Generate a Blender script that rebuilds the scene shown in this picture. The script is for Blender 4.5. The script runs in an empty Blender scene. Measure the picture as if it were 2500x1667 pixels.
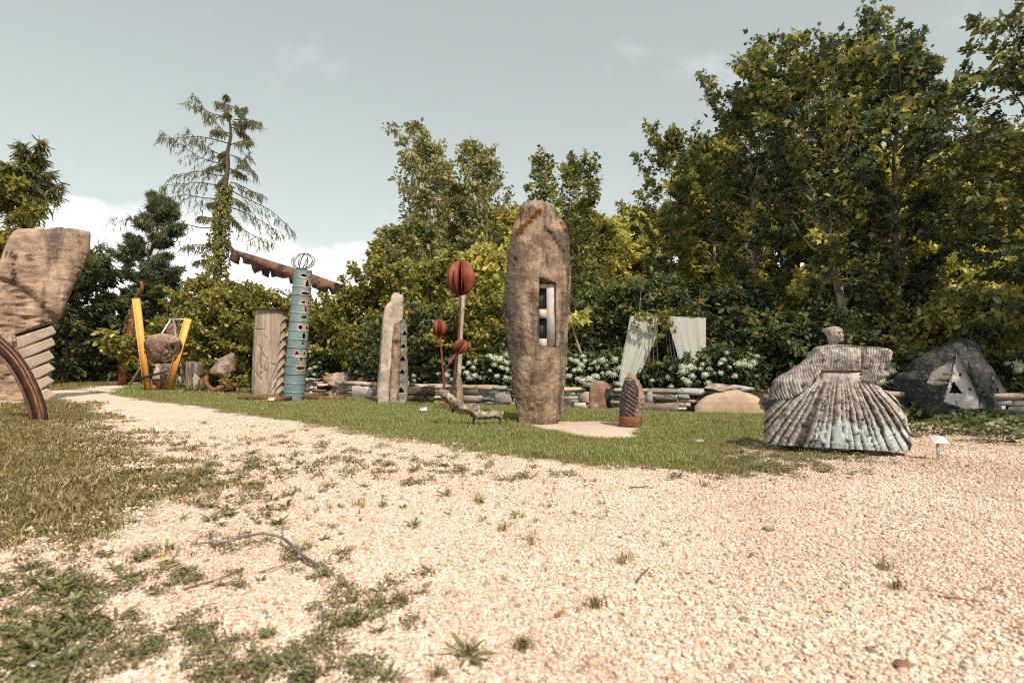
import bpy, bmesh, math, random
import numpy as np
from mathutils import Vector
random.seed(7)
RNG = np.random.default_rng(7)
SC = bpy.context.scene
COL = SC.collection

# ------------------------------------------------------------------ camera
EYE = 1.0
F, CX, CY, HORIZON = 1389.0, 1250.0, 833.5, 896.0      # survey of the photograph (2500 px wide)
PITCH = math.atan((HORIZON - CY) / F)
cam = bpy.data.cameras.new('camera')
cam.lens, cam.sensor_width = 20.0, 36.0
cam.clip_start, cam.clip_end = 0.05, 2000
cam.dof.use_dof = True
cam.dof.focus_distance = 9.0
cam.dof.aperture_fstop = 2.2
co = bpy.data.objects.new('camera', cam); COL.objects.link(co)
co.location = (0, 0, EYE)
co.rotation_euler = (math.pi / 2 + PITCH, 0, 0)
SC.camera = co

# ------------------------------------------------------------------ light
SUN_AZ, SUN_EL = math.radians(28), math.radians(48)     # to the right and behind the camera
SUN = Vector((math.sin(SUN_AZ) * math.cos(SUN_EL), -math.cos(SUN_AZ) * math.cos(SUN_EL), math.sin(SUN_EL)))
sl = bpy.data.lights.new('sun', 'SUN')
sl.energy, sl.angle, sl.color = 4.0, math.radians(0.6), (1.0, 0.845, 0.70)
so = bpy.data.objects.new('sun', sl); COL.objects.link(so)
so.rotation_euler = SUN.to_track_quat('Z', 'Y').to_euler()
W = bpy.data.worlds.new('World'); SC.world = W; W.use_nodes = True
nt = W.node_tree; nt.nodes.clear()
def wn(t, **k):
    n = nt.nodes.new(t)
    for a, b in k.items(): setattr(n, a, b)
    return n
L = nt.links.new
out = wn('ShaderNodeOutputWorld'); bg = wn('ShaderNodeBackground'); L(bg.outputs[0], out.inputs[0])
bg.inputs[1].default_value = 0.15
sky = wn('ShaderNodeTexSky', sky_type='NISHITA', sun_disc=False, sun_elevation=SUN_EL,
         sun_rotation=math.atan2(SUN.x, SUN.y), altitude=400, air_density=1.2, dust_density=2.2, ozone_density=1.0)
hs = wn('ShaderNodeHueSaturation'); hs.inputs['Saturation'].default_value = 0.30; hs.inputs['Value'].default_value = 0.92
L(sky.outputs[0], hs.inputs['Color'])
tintn = wn('ShaderNodeMix', data_type='RGBA', blend_type='MULTIPLY'); tintn.inputs[0].default_value = 1
flat_ = wn('ShaderNodeMix', data_type='RGBA'); flat_.inputs[0].default_value = 0.45; L(hs.outputs[0], flat_.inputs[6]); flat_.inputs[7].default_value = (1.98, 2.2, 2.24, 1)
L(flat_.outputs[2], tintn.inputs[6]); tintn.inputs[7].default_value = (0.98, 1.01, 0.925, 1)
tc = wn('ShaderNodeTexCoord'); sep = wn('ShaderNodeSeparateXYZ'); L(tc.outputs['Generated'], sep.inputs[0])
# cumulus near the horizon
mp = wn('ShaderNodeMapping'); mp.inputs['Scale'].default_value = (4.6, 4.6, 9.0); mp.inputs['Location'].default_value = (2.35, 0.4, 0.9)
L(tc.outputs['Generated'], mp.inputs[0])
n1 = wn('ShaderNodeTexNoise'); n1.inputs['Scale'].default_value = 1.0; n1.inputs['Detail'].default_value = 9; n1.inputs['Roughness'].default_value = 0.55
L(mp.outputs[0], n1.inputs[0])
cov = wn('ShaderNodeMapRange'); cov.inputs[1].default_value = 0.10; cov.inputs[2].default_value = 0.33; cov.inputs[3].default_value = 0.30; cov.inputs[4].default_value = -0.26
L(sep.outputs[2], cov.inputs[0])
ad = wn('ShaderNodeMath', operation='ADD'); L(n1.outputs[0], ad.inputs[0]); L(cov.outputs[0], ad.inputs[1])
cm = wn('ShaderNodeMapRange', interpolation_type='SMOOTHSTEP'); cm.inputs[1].default_value = 0.50; cm.inputs[2].default_value = 0.60
L(ad.outputs[0], cm.inputs[0])
# faint high cirrus
mp2 = wn('ShaderNodeMapping'); mp2.inputs['Scale'].default_value = (2.2, 7.0, 5.0); mp2.inputs['Rotation'].default_value = (0.2, 0.5, 0.75); mp2.inputs['Location'].default_value = (1.3, 3.1, 0.2)
L(tc.outputs['Generated'], mp2.inputs[0])
n2 = wn('ShaderNodeTexNoise'); n2.inputs['Scale'].default_value = 1.1; n2.inputs['Detail'].default_value = 7; n2.inputs['Roughness'].default_value = 0.6
L(mp2.outputs[0], n2.inputs[0])
cm2 = wn('ShaderNodeMapRange', interpolation_type='SMOOTHSTEP'); cm2.inputs[1].default_value = 0.57; cm2.inputs[2].default_value = 0.80; cm2.inputs[4].default_value = 0.5
L(n2.outputs[0], cm2.inputs[0])
mx = wn('ShaderNodeMath', operation='MAXIMUM'); L(cm.outputs[0], mx.inputs[0]); L(cm2.outputs[0], mx.inputs[1])
cl = wn('ShaderNodeMix', data_type='RGBA'); L(mx.outputs[0], cl.inputs[0]); L(tintn.outputs[2], cl.inputs[6])
ccm = wn('ShaderNodeMix', data_type='RGBA'); ccr = wn('ShaderNodeMapRange'); ccr.inputs[1].default_value = 0.52; ccr.inputs[2].default_value = 0.85; L(ad.outputs[0], ccr.inputs[0])
L(ccr.outputs[0], ccm.inputs[0]); ccm.inputs[6].default_value = (4.6, 4.75, 4.75, 1); ccm.inputs[7].default_value = (8.0, 7.9, 7.6, 1); L(ccm.outputs[2], cl.inputs[7])
L(cl.outputs[2], bg.inputs[0])
vs = SC.view_settings
vs.view_transform = 'Standard'; vs.look = 'None'; vs.gamma = 1; vs.exposure = 0.6; vs.use_curve_mapping = False
SC.render.film_transparent = False
cy = SC.cycles
cy.filter_width = 1.05; cy.use_adaptive_sampling = True; cy.adaptive_threshold = 0.02; cy.max_bounces = 6; cy.diffuse_bounces = 3; cy.glossy_bounces = 2; cy.transmission_bounces = 4; cy.transparent_max_bounces = 8
cy.sample_clamp_indirect = 6; cy.use_denoising = False; cy.caustics_reflective = False; cy.caustics_refractive = False

# ------------------------------------------------------------------ survey helpers
cp, sp = math.cos(PITCH), math.sin(PITCH)
def ray(u, v):
    dx, dy = (u - CX) / F, (CY - v) / F
    return dx, cp - dy * sp, sp + dy * cp
def at(u, v, Y):
    r = ray(u, v); t = Y / r[1]
    return np.array((r[0] * t, Y, EYE + r[2] * t))
def G(u, v):
    r = ray(u, v); t = -EYE / r[2]
    return np.array((r[0] * t, r[1] * t, 0.0))
def D(u, v): return G(u * 1.063, v * 1.063)
def proj(V):
    x, y, z = V[:, 0], V[:, 1], V[:, 2] - EYE
    d = y * cp + z * sp
    return CX + F * x / d, CY - F * (-y * sp + z * cp) / d

# ------------------------------------------------------------------ noise
def _hash(i, j, k, s):
    n = (i * 73856093) ^ (j * 19349663) ^ (k * 83492791) ^ (s * 2654435)
    n = (n ^ (n >> 13)) * 1274126177 & 0xffffffff
    return ((n ^ (n >> 16)) & 0xffff) / 65535.0
def vnoise(P, s=0):
    P = np.asarray(P, float); I = np.floor(P).astype(np.int64); f = P - I; f = f * f * (3 - 2 * f)
    r = 0
    for a in (0, 1):
        for b in (0, 1):
            for c in (0, 1):
                w = (f[:, 0] if a else 1 - f[:, 0]) * (f[:, 1] if b else 1 - f[:, 1]) * (f[:, 2] if c else 1 - f[:, 2])
                r = r + w * _hash(I[:, 0] + a, I[:, 1] + b, I[:, 2] + c, s)
    return r * 2 - 1
def fbm(P, s=0, o=4, g=0.5):
    r, a = 0, 1.0
    for i in range(o):
        r = r + a * vnoise(P * 2.0 ** i + 17.3 * i, s + i); a *= g
    return r
def sstep(a, b, x):
    t = np.clip((x - a) / (b - a), 0, 1); return t * t * (3 - 2 * t)

# ------------------------------------------------------------------ mesh helpers
def fastmesh(name, V, Fs, mat=None, smooth=False, attrs=None):
    """V (n,3); Fs: list of (m,k) index arrays or of index tuples."""
    V = np.asarray(V, np.float32)
    me = bpy.data.meshes.new(name)
    arrs = []
    loose = {}
    for f in Fs:
        if isinstance(f, np.ndarray): arrs.append(f.reshape(-1, f.shape[-1]))
        else: loose.setdefault(len(f), []).append(f)
    for k, l in loose.items(): arrs.append(np.array(l))
    arrs = [a for a in arrs if len(a)]
    tot = np.concatenate([np.full(len(a), a.shape[1]) for a in arrs]).astype(np.int32)
    loops = np.concatenate([a.ravel() for a in arrs]).astype(np.int32)
    start = np.concatenate([[0], np.cumsum(tot)[:-1]]).astype(np.int32)
    me.vertices.add(len(V)); me.vertices.foreach_set('co', V.ravel())
    me.loops.add(len(loops)); me.loops.foreach_set('vertex_index', loops)
    me.polygons.add(len(tot)); me.polygons.foreach_set('loop_start', start)
    me.polygons.foreach_set('loop_total', tot)
    if smooth: me.polygons.foreach_set('use_smooth', np.ones(len(tot), bool))
    for an, (ty, data) in (attrs or {}).items():
        a = me.attributes.new(an, ty, 'POINT')
        key = {'FLOAT': 'value', 'FLOAT_COLOR': 'color', 'FLOAT_VECTOR': 'vector', 'INT': 'value'}[ty]
        a.data.foreach_set(key, np.asarray(data, np.int32 if ty == 'INT' else np.float32).ravel())
    me.update(calc_edges=True)
    if mat is not None: me.materials.append(mat)
    return me
def obj(name, me, parent=None, loc=(0, 0, 0), **props):
    o = bpy.data.objects.new(name, me); COL.objects.link(o); o.location = loc
    if parent is not None: o.parent = parent
    for k, v in props.items(): o[k] = v
    return o
def thing(name, label, cat, loc, group=None):
    o = bpy.data.objects.new(name, None); COL.objects.link(o); o.location = [float(c) for c in loc]
    o.empty_display_size = 0.1
    o['label'] = label; o['category'] = cat; o['kind'] = 'thing'
    if group: o['group'] = group
    return o
def single(name, V, Fs, mat, label, cat, loc, group=None, smooth=False, attrs=None):
    """a thing that is one mesh; V in world coordinates"""
    me = fastmesh(name, np.asarray(V) - np.asarray(loc), Fs, mat, smooth, attrs)
    o = obj(name, me, None, [float(c) for c in loc]); o['label'] = label; o['category'] = cat; o['kind'] = 'thing'
    if group: o['group'] = group
    return o
def part(name, V, Fs, mat, root, smooth=False, attrs=None, sub=None, **props):
    """V in world coordinates; root: the thing; sub: a part to hang a sub-part on"""
    me = fastmesh(name, np.asarray(V) - np.asarray(root.location), Fs, mat, smooth, attrs)
    return obj(name, me, sub if sub is not None else root, **props)
class MB:
    def __init__(s): s.V, s.F, s.n = [], [], 0
    def add(s, V, Fs):
        V = np.asarray(V, float)
        for f in Fs:
            s.F.append(f + s.n if isinstance(f, np.ndarray) else tuple(i + s.n for i in f))
        s.V.append(V); s.n += len(V); return s
    def get(s): return np.concatenate(s.V), s.F
def vnormals(V, Fs):
    N = np.zeros_like(V)
    for f in Fs:
        f = np.atleast_2d(np.array(f))
        a, b, c = V[f[:, 0]], V[f[:, 1]], V[f[:, 2]]
        n = np.cross(b - a, c - a)
        for k in range(f.shape[1]): np.add.at(N, f[:, k], n)
    return N / (np.linalg.norm(N, axis=1, keepdims=True) + 1e-12)
def norm(a): return a / (np.linalg.norm(a, axis=-1, keepdims=True) + 1e-12)
def tube(P, R, n=8, caps=True, squash=1.0):
    P = np.asarray(P, float); R = np.broadcast_to(np.asarray(R, float), (len(P),))
    T = np.gradient(P, axis=0); T = norm(T)
    ref = np.array((0.0, 0.0, 1.0)) if abs(T[0, 2]) < 0.9 else np.array((1.0, 0, 0))
    A = norm(np.cross(T, ref)); B = np.cross(A, T)
    th = np.arange(n) / n * 2 * math.pi
    V = (P[:, None] + R[:, None, None] * (np.cos(th)[None, :, None] * A[:, None] + squash * np.sin(th)[None, :, None] * B[:, None])).reshape(-1, 3)
    i, j = np.meshgrid(np.arange(len(P) - 1), np.arange(n), indexing='ij')
    a, b = i * n + j, i * n + (j + 1) % n
    Fs = [np.stack([a, b, b + n, a + n], -1).reshape(-1, 4)[:, ::-1].copy()]
    if caps and n > 2: Fs += [tuple(range(n)), tuple(range(len(V) - n, len(V)))[::-1]]
    return V, Fs
def boxm(c, half, ax=None):
    ax = np.eye(3) if ax is None else np.asarray(ax, float)
    s = np.array([(x, y, z) for z in (-1, 1) for y in (-1, 1) for x in (-1, 1)], float) * np.asarray(half)
    V = np.asarray(c) + s @ ax
    return V, [(0, 2, 3, 1), (4, 5, 7, 6), (0, 1, 5, 4), (2, 6, 7, 3), (0, 4, 6, 2), (1, 3, 7, 5)]
def beam(a, b, w, h, up=(0, 0, 1)):
    a, b = np.asarray(a, float), np.asarray(b, float)
    d = b - a; l = np.linalg.norm(d); d /= l
    s = norm(np.cross(d, np.asarray(up, float))); t = np.cross(s, d)
    return boxm((a + b) / 2, (l / 2, w / 2, h / 2), [d, s, t])
def prism(P, off):
    P = np.asarray(P, float); n = len(P)
    V = np.concatenate([P, P + np.asarray(off)])
    return V, [tuple(range(n)), tuple(range(2 * n - 1, n - 1, -1))] + [(i, i + n, (i + 1) % n + n, (i + 1) % n) for i in range(n)]
def ico(sub):
    bm = bmesh.new(); bmesh.ops.create_icosphere(bm, subdivisions=sub, radius=1)
    V = np.array([v.co[:] for v in bm.verts]); Fs = np.array([[v.index for v in f.verts] for f in bm.faces]); bm.free()
    return V, Fs
ICO = {k: ico(k) for k in (1, 2, 3, 4, 5)}
def rockm(c, r, seed, sub=4, rough=0.12, cuts=7, box=0.0, freq=1.3, fine=0.0):
    V, Fs = ICO[sub]; V = V.copy(); rg = np.random.default_rng(seed)
    if box: V = np.sign(V) * np.abs(V) ** (1 - box); V *= 1 / np.abs(V).max(1, keepdims=True) ** 0
    for _ in range(cuts):
        n = norm(rg.normal(size=3)); h = rg.uniform(0.68, 0.92)
        V -= np.maximum(V @ n - h, 0)[:, None] * n
    V *= 1 + rough * fbm(V * freq + seed * 3.1, seed, 4)[:, None]
    V = V * np.asarray(r) + np.asarray(c)
    if fine: V = V + norm(V - np.asarray(c)) * fine * fbm(V * 9, seed + 5, 3)[:, None]
    return V, [Fs]
def loft(rows, Y, depth, nu=48, nv=60, n=2.6, Yf=None, capk=(0.9, 0.65, 0.35), dome=0.02):
    """stone raised from left/right survey pairs (v, uL, uR[, depth factor]) standing at distance Y.
    depth: half thickness in metres. Returns V, Fs, V rows run bottom to top"""
    rows = sorted([r if len(r) == 4 else (*r, 1.0) for r in rows], key=lambda r: -r[0])
    vv = np.array([r[0] for r in rows], float)
    vs_ = np.linspace(vv[0], vv[-1], nv)
    uL = np.interp(-vs_, -vv, [r[1] for r in rows]); uR = np.interp(-vs_, -vv, [r[2] for r in rows])
    ds = np.interp(-vs_, -vv, [r[3] for r in rows]) * depth
    global LFRONT, LDIR
    h2 = nu // 2; th = np.arange(h2) / h2 * 2 * math.pi + 0.5 / h2
    c, s = np.cos(th), np.sin(th)
    A1 = np.stack([c, np.sign(s) * (1 - np.abs(c) ** n) ** (1 / n)], -1)
    c, s = np.cos(th + .5 / h2), np.sin(th + .5 / h2)
    A2 = np.stack([np.sign(c) * (1 - np.abs(s) ** n) ** (1 / n), s], -1)
    A = np.concatenate([A1, A2]); A = A[np.argsort(np.arctan2(A[:, 1], A[:, 0]))]; cxs, sxs = A[:, 0], A[:, 1]; nu = len(A)
    u0 = (uL[nv // 2] + uR[nv // 2]) / 2; ta = (u0 - CX) / F; LDIR = norm(np.array((ta, 1.0, 0)))
    if Yf is None: Yf = lambda u_: Y * (1 + ta * ta) / (1 + (u_ - CX) / F * ta)
    ring = []
    for k in range(nv):
        yl, yr = Yf(uL[k]), Yf(uR[k])
        a, b = at(uL[k], vs_[k], yl), at(uR[k], vs_[k], yr)
        m, h = (a + b) / 2, (b - a) / 2
        nrm = norm(np.array((-h[1], h[0], 0.0)))
        ring.append(m + cxs[:, None] * h + sxs[:, None] * ds[k] * nrm)
    top = ring[-1]; m = top.mean(0)
    for i, k in enumerate(capk): ring.append(m + (top - m) * k + np.array((0, 0, dome * (i + 1))))
    bot = ring[0]; mb = bot.mean(0)
    ring = [mb + (bot - mb) * 0.5] + ring
    V = np.concatenate(ring); R = len(ring)
    i, j = np.meshgrid(np.arange(R - 1), np.arange(nu), indexing='ij')
    a, b = i * nu + j, i * nu + (j + 1) % nu
    LFRONT = np.tile(sxs < 0.02, R)
    Fs = [np.stack([a, b, b + nu, a + nu], -1).reshape(-1, 4), tuple(range(nu))[::-1], tuple(range(len(V) - nu, len(V)))]
    return V, Fs
def rough(V, Fs, amp, freq, seed=0, o=4, sq=(1, 1, 1)):
    P = V * freq * np.asarray(sq); k = 0.5 * fbm(P, seed, o) + 0.9 * (0.42 - np.abs(fbm(P * 0.8 + 5.1, seed + 50, o)))
    return V + vnormals(V, Fs) * (amp * k)[:, None]
def inpoly(px, py, poly):
    poly = np.asarray(poly, float); r = np.zeros(len(px), bool); n = len(poly)
    for i in range(n):
        x1, y1 = poly[i][:2]; x2, y2 = poly[(i + 1) % n][:2]
        c = ((y1 > py) != (y2 > py)) & (px < (x2 - x1) * (py - y1) / (y2 - y1 + 1e-12) + x1)
        r ^= c
    return r
def segdist(px, py, poly, closed=True):
    poly = np.asarray(poly, float)[:, :2]; n = len(poly); d = np.full(len(px), 1e9)
    for i in range(n if closed else n - 1):
        a, b = poly[i], poly[(i + 1) % n]; ab = b - a
        t = np.clip(((px - a[0]) * ab[0] + (py - a[1]) * ab[1]) / (ab @ ab + 1e-12), 0, 1)
        d = np.minimum(d, np.hypot(px - a[0] - t * ab[0], py - a[1] - t * ab[1]))
    return d
def sdf(px, py, poly):
    d = segdist(px, py, poly); return np.where(inpoly(px, py, poly), d, -d)

# ------------------------------------------------------------------ materials
def newmat(name):
    m = bpy.data.materials.new(name); m.use_nodes = True; t = m.node_tree; t.nodes.clear()
    def N(ty, ins=None, **k):
        n = t.nodes.new(ty)
        for a, b in k.items(): setattr(n, a, b)
        for a, b in (ins or {}).items():
            if isinstance(b, bpy.types.NodeSocket): t.links.new(b, n.inputs[a])
            else: n.inputs[a].default_value = b
        return n
    return m, t, N
def rgba(c): return (c[0], c[1], c[2], 1.0)
def ramp(N, fac, cols, pos=None):
    n = N('ShaderNodeValToRGB', {0: fac}); e = n.color_ramp.elements
    pos = pos or [i / (len(cols) - 1) for i in range(len(cols))]
    while len(e) < len(cols): e.new(0.5)
    for i, c in enumerate(cols): e[i].position = pos[i]; e[i].color = rgba(c)
    return n.outputs[0]
def mixc(N, f, a, b, bt='MIX'):
    n = N('ShaderNodeMix', data_type='RGBA', blend_type=bt)
    for s, v in ((0, f), (6, a), (7, b)):
        if isinstance(v, bpy.types.NodeSocket): n.id_data.links.new(v, n.inputs[s])
        elif s == 0: n.inputs[0].default_value = v
        else: n.inputs[s].default_value = rgba(v)
    return n.outputs[2]
def M(name, cols, scale=3.0, detail=7, roughness=0.88, bump=0.35, bscale=14.0, streak=None, speck=None, patch=None,
      vcol=False, rand=0.0, metallic=0.0, stretch=None, lo=0.3, hi=0.7, bdist=0.02, spec=0.25, patch2=None):
    m, t, N = newmat(name)
    co_ = N('ShaderNodeTexCoord').outputs['Object']
    oi = N('ShaderNodeObjectInfo').outputs['Random']
    off = N('ShaderNodeVectorMath', {0: co_, 1: N('ShaderNodeCombineXYZ', {0: N('ShaderNodeMath', {0: oi, 1: 37.0}, operation='MULTIPLY').outputs[0]}).outputs[0]}, operation='ADD').outputs[0]
    src = off
    if stretch: src = N('ShaderNodeMapping', {0: off, 'Scale': stretch}).outputs[0]
    n = N('ShaderNodeTexNoise', {'Vector': src, 'Scale': scale, 'Detail': detail, 'Roughness': 0.62}).outputs[0]
    pos = [lo + (hi - lo) * i / (len(cols) - 1) for i in range(len(cols))]
    c = ramp(N, n, cols, pos)
    if vcol:
        a = N('ShaderNodeAttribute', attribute_name='col')
        mul = N('ShaderNodeMapRange', {0: n, 1: 0.25, 2: 0.75, 3: 0.62, 4: 1.35}).outputs[0]
        cc = mixc(N, 1.0, a.outputs['Color'], N('ShaderNodeCombineColor', {0: mul, 1: mul, 2: mul}).outputs[0], 'MULTIPLY')
        c = mixc(N, a.outputs['Alpha'], c, cc)
    for st, mpg in ((streak, True), (patch, False), (patch2, False)):
        if st:
            col, lo_, hi_, sc_ = st
            v = N('ShaderNodeMapping', {0: off, 'Scale': (1, 1, 0.13)}).outputs[0] if mpg else off
            k = N('ShaderNodeTexNoise', {'Vector': v, 'Scale': sc_, 'Detail': 6, 'Roughness': 0.66}).outputs[0]
            k = N('ShaderNodeMapRange', {0: k, 1: lo_, 2: hi_}, interpolation_type='SMOOTHSTEP').outputs[0]
            c = mixc(N, k, c, col)
    if speck:
        col, amt, sc_ = speck
        k = N('ShaderNodeTexNoise', {'Vector': off, 'Scale': sc_, 'Detail': 2, 'Roughness': 0.7}).outputs[0]
        k = N('ShaderNodeMapRange', {0: k, 1: 0.56, 2: 0.68, 4: amt}).outputs[0]
        c = mixc(N, k, c, col)
    if rand:
        k = N('ShaderNodeMapRange', {0: oi, 3: 1 - rand, 4: 1 + rand}).outputs[0]
        c = mixc(N, 1.0, c, N('ShaderNodeCombineColor', {0: k, 1: k, 2: k}).outputs[0], 'MULTIPLY')
    b = N('ShaderNodeTexNoise', {'Vector': src, 'Scale': bscale, 'Detail': 8, 'Roughness': 0.65}).outputs[0]
    bp = N('ShaderNodeBump', {'Strength': bump, 'Distance': bdist, 'Height': b}).outputs[0]
    p = N('ShaderNodeBsdfPrincipled', {'Base Color': c, 'Roughness': roughness, 'Metallic': metallic, 'Normal': bp, 'Specular IOR Level': spec})
    N('ShaderNodeOutputMaterial', {0: p.outputs[0]})
    return m
def LEAF(name, cols, trans=0.42, tcol=(1.2, 1.15, 0.62), spec=0.25, rough_=0.55, gain=1.65, pos=None):
    cols = [(min(0.8, c_[0] * gain * .89), min(0.8, c_[1] * gain * 1.06), min(.8, c_[2] * gain * 1.3)) for c_ in cols]
    m, t, N = newmat(name)
    a = N('ShaderNodeAttribute', attribute_name='tone').outputs['Fac']
    oi = N('ShaderNodeObjectInfo').outputs['Random']
    c = ramp(N, a, cols, pos)
    k = N('ShaderNodeMapRange', {0: oi, 3: 0.88, 4: 1.12}).outputs[0]
    c = mixc(N, 1.0, c, N('ShaderNodeCombineColor', {0: k, 1: k, 2: k}).outputs[0], 'MULTIPLY')
    p = N('ShaderNodeBsdfPrincipled', {'Base Color': c, 'Roughness': rough_, 'Specular IOR Level': spec}).outputs[0]
    tr = N('ShaderNodeBsdfTranslucent', {'Color': mixc(N, 1.0, c, tcol, 'MULTIPLY')}).outputs[0]
    N('ShaderNodeOutputMaterial', {0: N('ShaderNodeMixShader', {0: trans, 1: p, 2: tr}).outputs[0]})
    return m

# ================================================================== ground
WALL = np.array([(-60, 62), (-26, 43), (-19, 33), (-12, 27), (-7.9, 21.9), (-5.5, 19.4), (-2.97, 16.7), (-0.5, 15.2), (1.6, 14.1), (3.26, 13.2), (4.1, 12.7),
                 (5.4, 12.2), (8.8, 10.1), (12, 8), (20, 2), (45, -16)], float)
def behind(x, y):
    d = segdist(x, y, WALL, False)
    return np.where(y > np.interp(x, WALL[:, 0], WALL[:, 1]), d, -d)
def height(x, y):
    x = np.asarray(x, float); y = np.asarray(y, float)
    s = behind(x, y)
    wl = sstep(-13, -8, x)
    z = 0.40 * sstep(0.12, 0.45, s) * wl + 0.2 * sstep(0.5, 5, s) * wl
    z = z + np.minimum(np.maximum(s - 4.5, 0) * (0.05 + 0.12 * sstep(-10, 2, x)), 16)
    P = np.stack([x, y, 0 * x], -1)
    return z + 0.012 * vnoise(P * 1.3, 3) * (s < 0) + 0.03 * vnoise(P * 0.35, 4) * sstep(14, 26, y) * (s < 0)
def h1(x, y): return float(height(np.array([x]), np.array([y]))[0])

lawn = [D(*p) for p in ((150, 893), (232, 905), (250, 910), (330, 920), (450, 936), (560, 957), (700, 980), (850, 1003), (1000, 1031), (1150, 1055), (1300, 1072), (1450, 1085),
        (1600, 1096), (1700, 1098), (1748, 1082), (1738, 1045), (1765, 1012), (1800, 1000), (1900, 990), (2000, 975))]
lawn += [np.array(p) for p in ((9.0, 9.9, 0), (5.4, 12.3, 0), (3.2, 13.3, 0), (-0.5, 15.4, 0), (-5.5, 19.6, 0), (-8, 22.5, 0), (-14, 28, 0), (-18, 32.5, 0), (-21, 33, 0))]
lawn += [D(288, 886), D(240, 903)]
leftg = [G(*p) for p in ((0, 985), (140, 974), (245, 985), (262, 1005), (345, 1052), (430, 1097), (520, 1125), (640, 1150), (550, 1192), (460, 1255), (330, 1330), (200, 1372), (60, 1365))]
leftg += [np.array(p) for p in ((-4.2, 3.2, 0), (-9, 5, 0), (-24, 9, 0), (-34, 17, 0))]
farg = [np.array(p) for p in ((-62, 19, 0), (-30, 21.5, 0), (-18.6, 24.5, 0), (-21.5, 29.5, 0), (-23.5, 35, 0), (-30, 41, 0), (-60, 60, 0))]
def grassd(x, y):
    return np.maximum.reduce([sdf(x, y, np.array(p)[:, :2]) for p in (lawn, leftg, farg)])
def axis(vals): return np.unique(np.round(np.concatenate(vals), 4))
gx = axis([np.arange(-11, 11.01, 0.16), 11 + np.cumsum(0.16 * 1.09 ** np.arange(1, 50)), -11 - np.cumsum(0.16 * 1.075 ** np.arange(1, 58))])
gy = axis([np.arange(-1.0, 14, 0.14), 14 + np.cumsum(0.14 * 1.055 ** np.arange(1, 76)), -1 - np.cumsum(0.2 * 1.25 ** np.arange(1, 22))])
X, Yg = np.meshgrid(gx, gy, indexing='ij'); x, y = X.ravel(), Yg.ravel()
gd = grassd(x, y); sd = behind(x, y)
nx, ny = len(gx), len(gy)
i, j = np.meshgrid(np.arange(nx - 1), np.arange(ny - 1), indexing='ij')
a = i * ny + j
gm, t, N = newmat('ground')
pos = N('ShaderNodeNewGeometry').outputs['Position']
vor = N('ShaderNodeTexVoronoi', {'Vector': pos, 'Scale': 46.0, 'Randomness': 1.0})
vcol_ = N('ShaderNodeSeparateColor', {0: vor.outputs['Color']}).outputs[0]
peb = ramp(N, vcol_, [(0.30, 0.21, 0.155), (0.51, 0.375, 0.295), (0.60, 0.475, 0.395), (0.65, 0.54, 0.465), (0.70, 0.605, 0.54)], [0, 0.12, 0.4, 0.7, 1])
dst = N('ShaderNodeMapRange', {0: vor.outputs['Distance'], 1: 0.35, 2: 0.75, 3: 1.25, 4: 0.7}).outputs[0]
peb = mixc(N, 1.0, peb, N('ShaderNodeCombineColor', {0: dst, 1: dst, 2: dst}).outputs[0], 'MULTIPLY')
big = N('ShaderNodeTexNoise', {'Vector': pos, 'Scale': 0.9, 'Detail': 5, 'Roughness': 0.6}).outputs[0]
peb = mixc(N, N('ShaderNodeMapRange', {0: big, 1: 0.45, 2: 0.75, 4: 0.4}).outputs[0], peb, (0.36, 0.27, 0.18))
fine = N('ShaderNodeTexNoise', {'Vector': pos, 'Scale': 7.0, 'Detail': 8, 'Roughness': 0.7}).outputs[0]
grs = ramp(N, fine, [(0.055, 0.05, 0.014), (0.10, 0.092, 0.022), (0.17, 0.14, 0.045)], [0.3, 0.5, 0.75])
grs = mixc(N, N('ShaderNodeMapRange', {0: big, 1: 0.42, 2: 0.68, 4: 0.85}).outputs[0], grs, (0.17, 0.115, 0.06))
sol = ramp(N, fine, [(0.018, 0.013, 0.008), (0.045, 0.032, 0.018), (0.09, 0.06, 0.03)], [0.3, 0.5, 0.75])
ga = N('ShaderNodeAttribute', attribute_name='grassd').outputs['Fac']
sa = N('ShaderNodeAttribute', attribute_name='bank').outputs['Fac']
nz = N('ShaderNodeTexNoise', {'Vector': pos, 'Scale': 3.2, 'Detail': 8, 'Roughness': 0.7}).outputs[0]
nz = N('ShaderNodeMath', {0: nz, 1: 0.5}, operation='SUBTRACT').outputs[0]
gk = N('ShaderNodeMath', {0: nz, 1: 0.9, 2: ga}, operation='MULTIPLY_ADD').outputs[0]
gk = N('ShaderNodeMapRange', {0: gk, 1: 0.12, 2: 0.42}, interpolation_type='SMOOTHSTEP').outputs[0]
sk = N('ShaderNodeMapRange', {0: sa, 1: -0.05, 2: 0.15}).outputs[0]
c = mixc(N, sk, mixc(N, gk, peb, grs), sol)
hgt = N('ShaderNodeMath', {0: vor.outputs['Distance'], 1: -1.0}, operation='MULTIPLY').outputs[0]
b1 = N('ShaderNodeBump', {'Strength': 0.9, 'Distance': 0.012, 'Height': hgt}).outputs[0]
p = N('ShaderNodeBsdfPrincipled', {'Base Color': c, 'Roughness': 0.92, 'Normal': b1, 'Specular IOR Level': 0.15})
N('ShaderNodeOutputMaterial', {0: p.outputs[0]})
me = fastmesh('ground', np.stack([x, y, height(x, y)], -1), [np.stack([a, a + ny, a + ny + 1, a + 1], -1).reshape(-1, 4)], gm, True,
              {'grassd': ('FLOAT', np.clip(gd, -2, 2)), 'bank': ('FLOAT', np.clip(sd, -2, 2))})
obj('ground', me, kind='structure')

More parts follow.
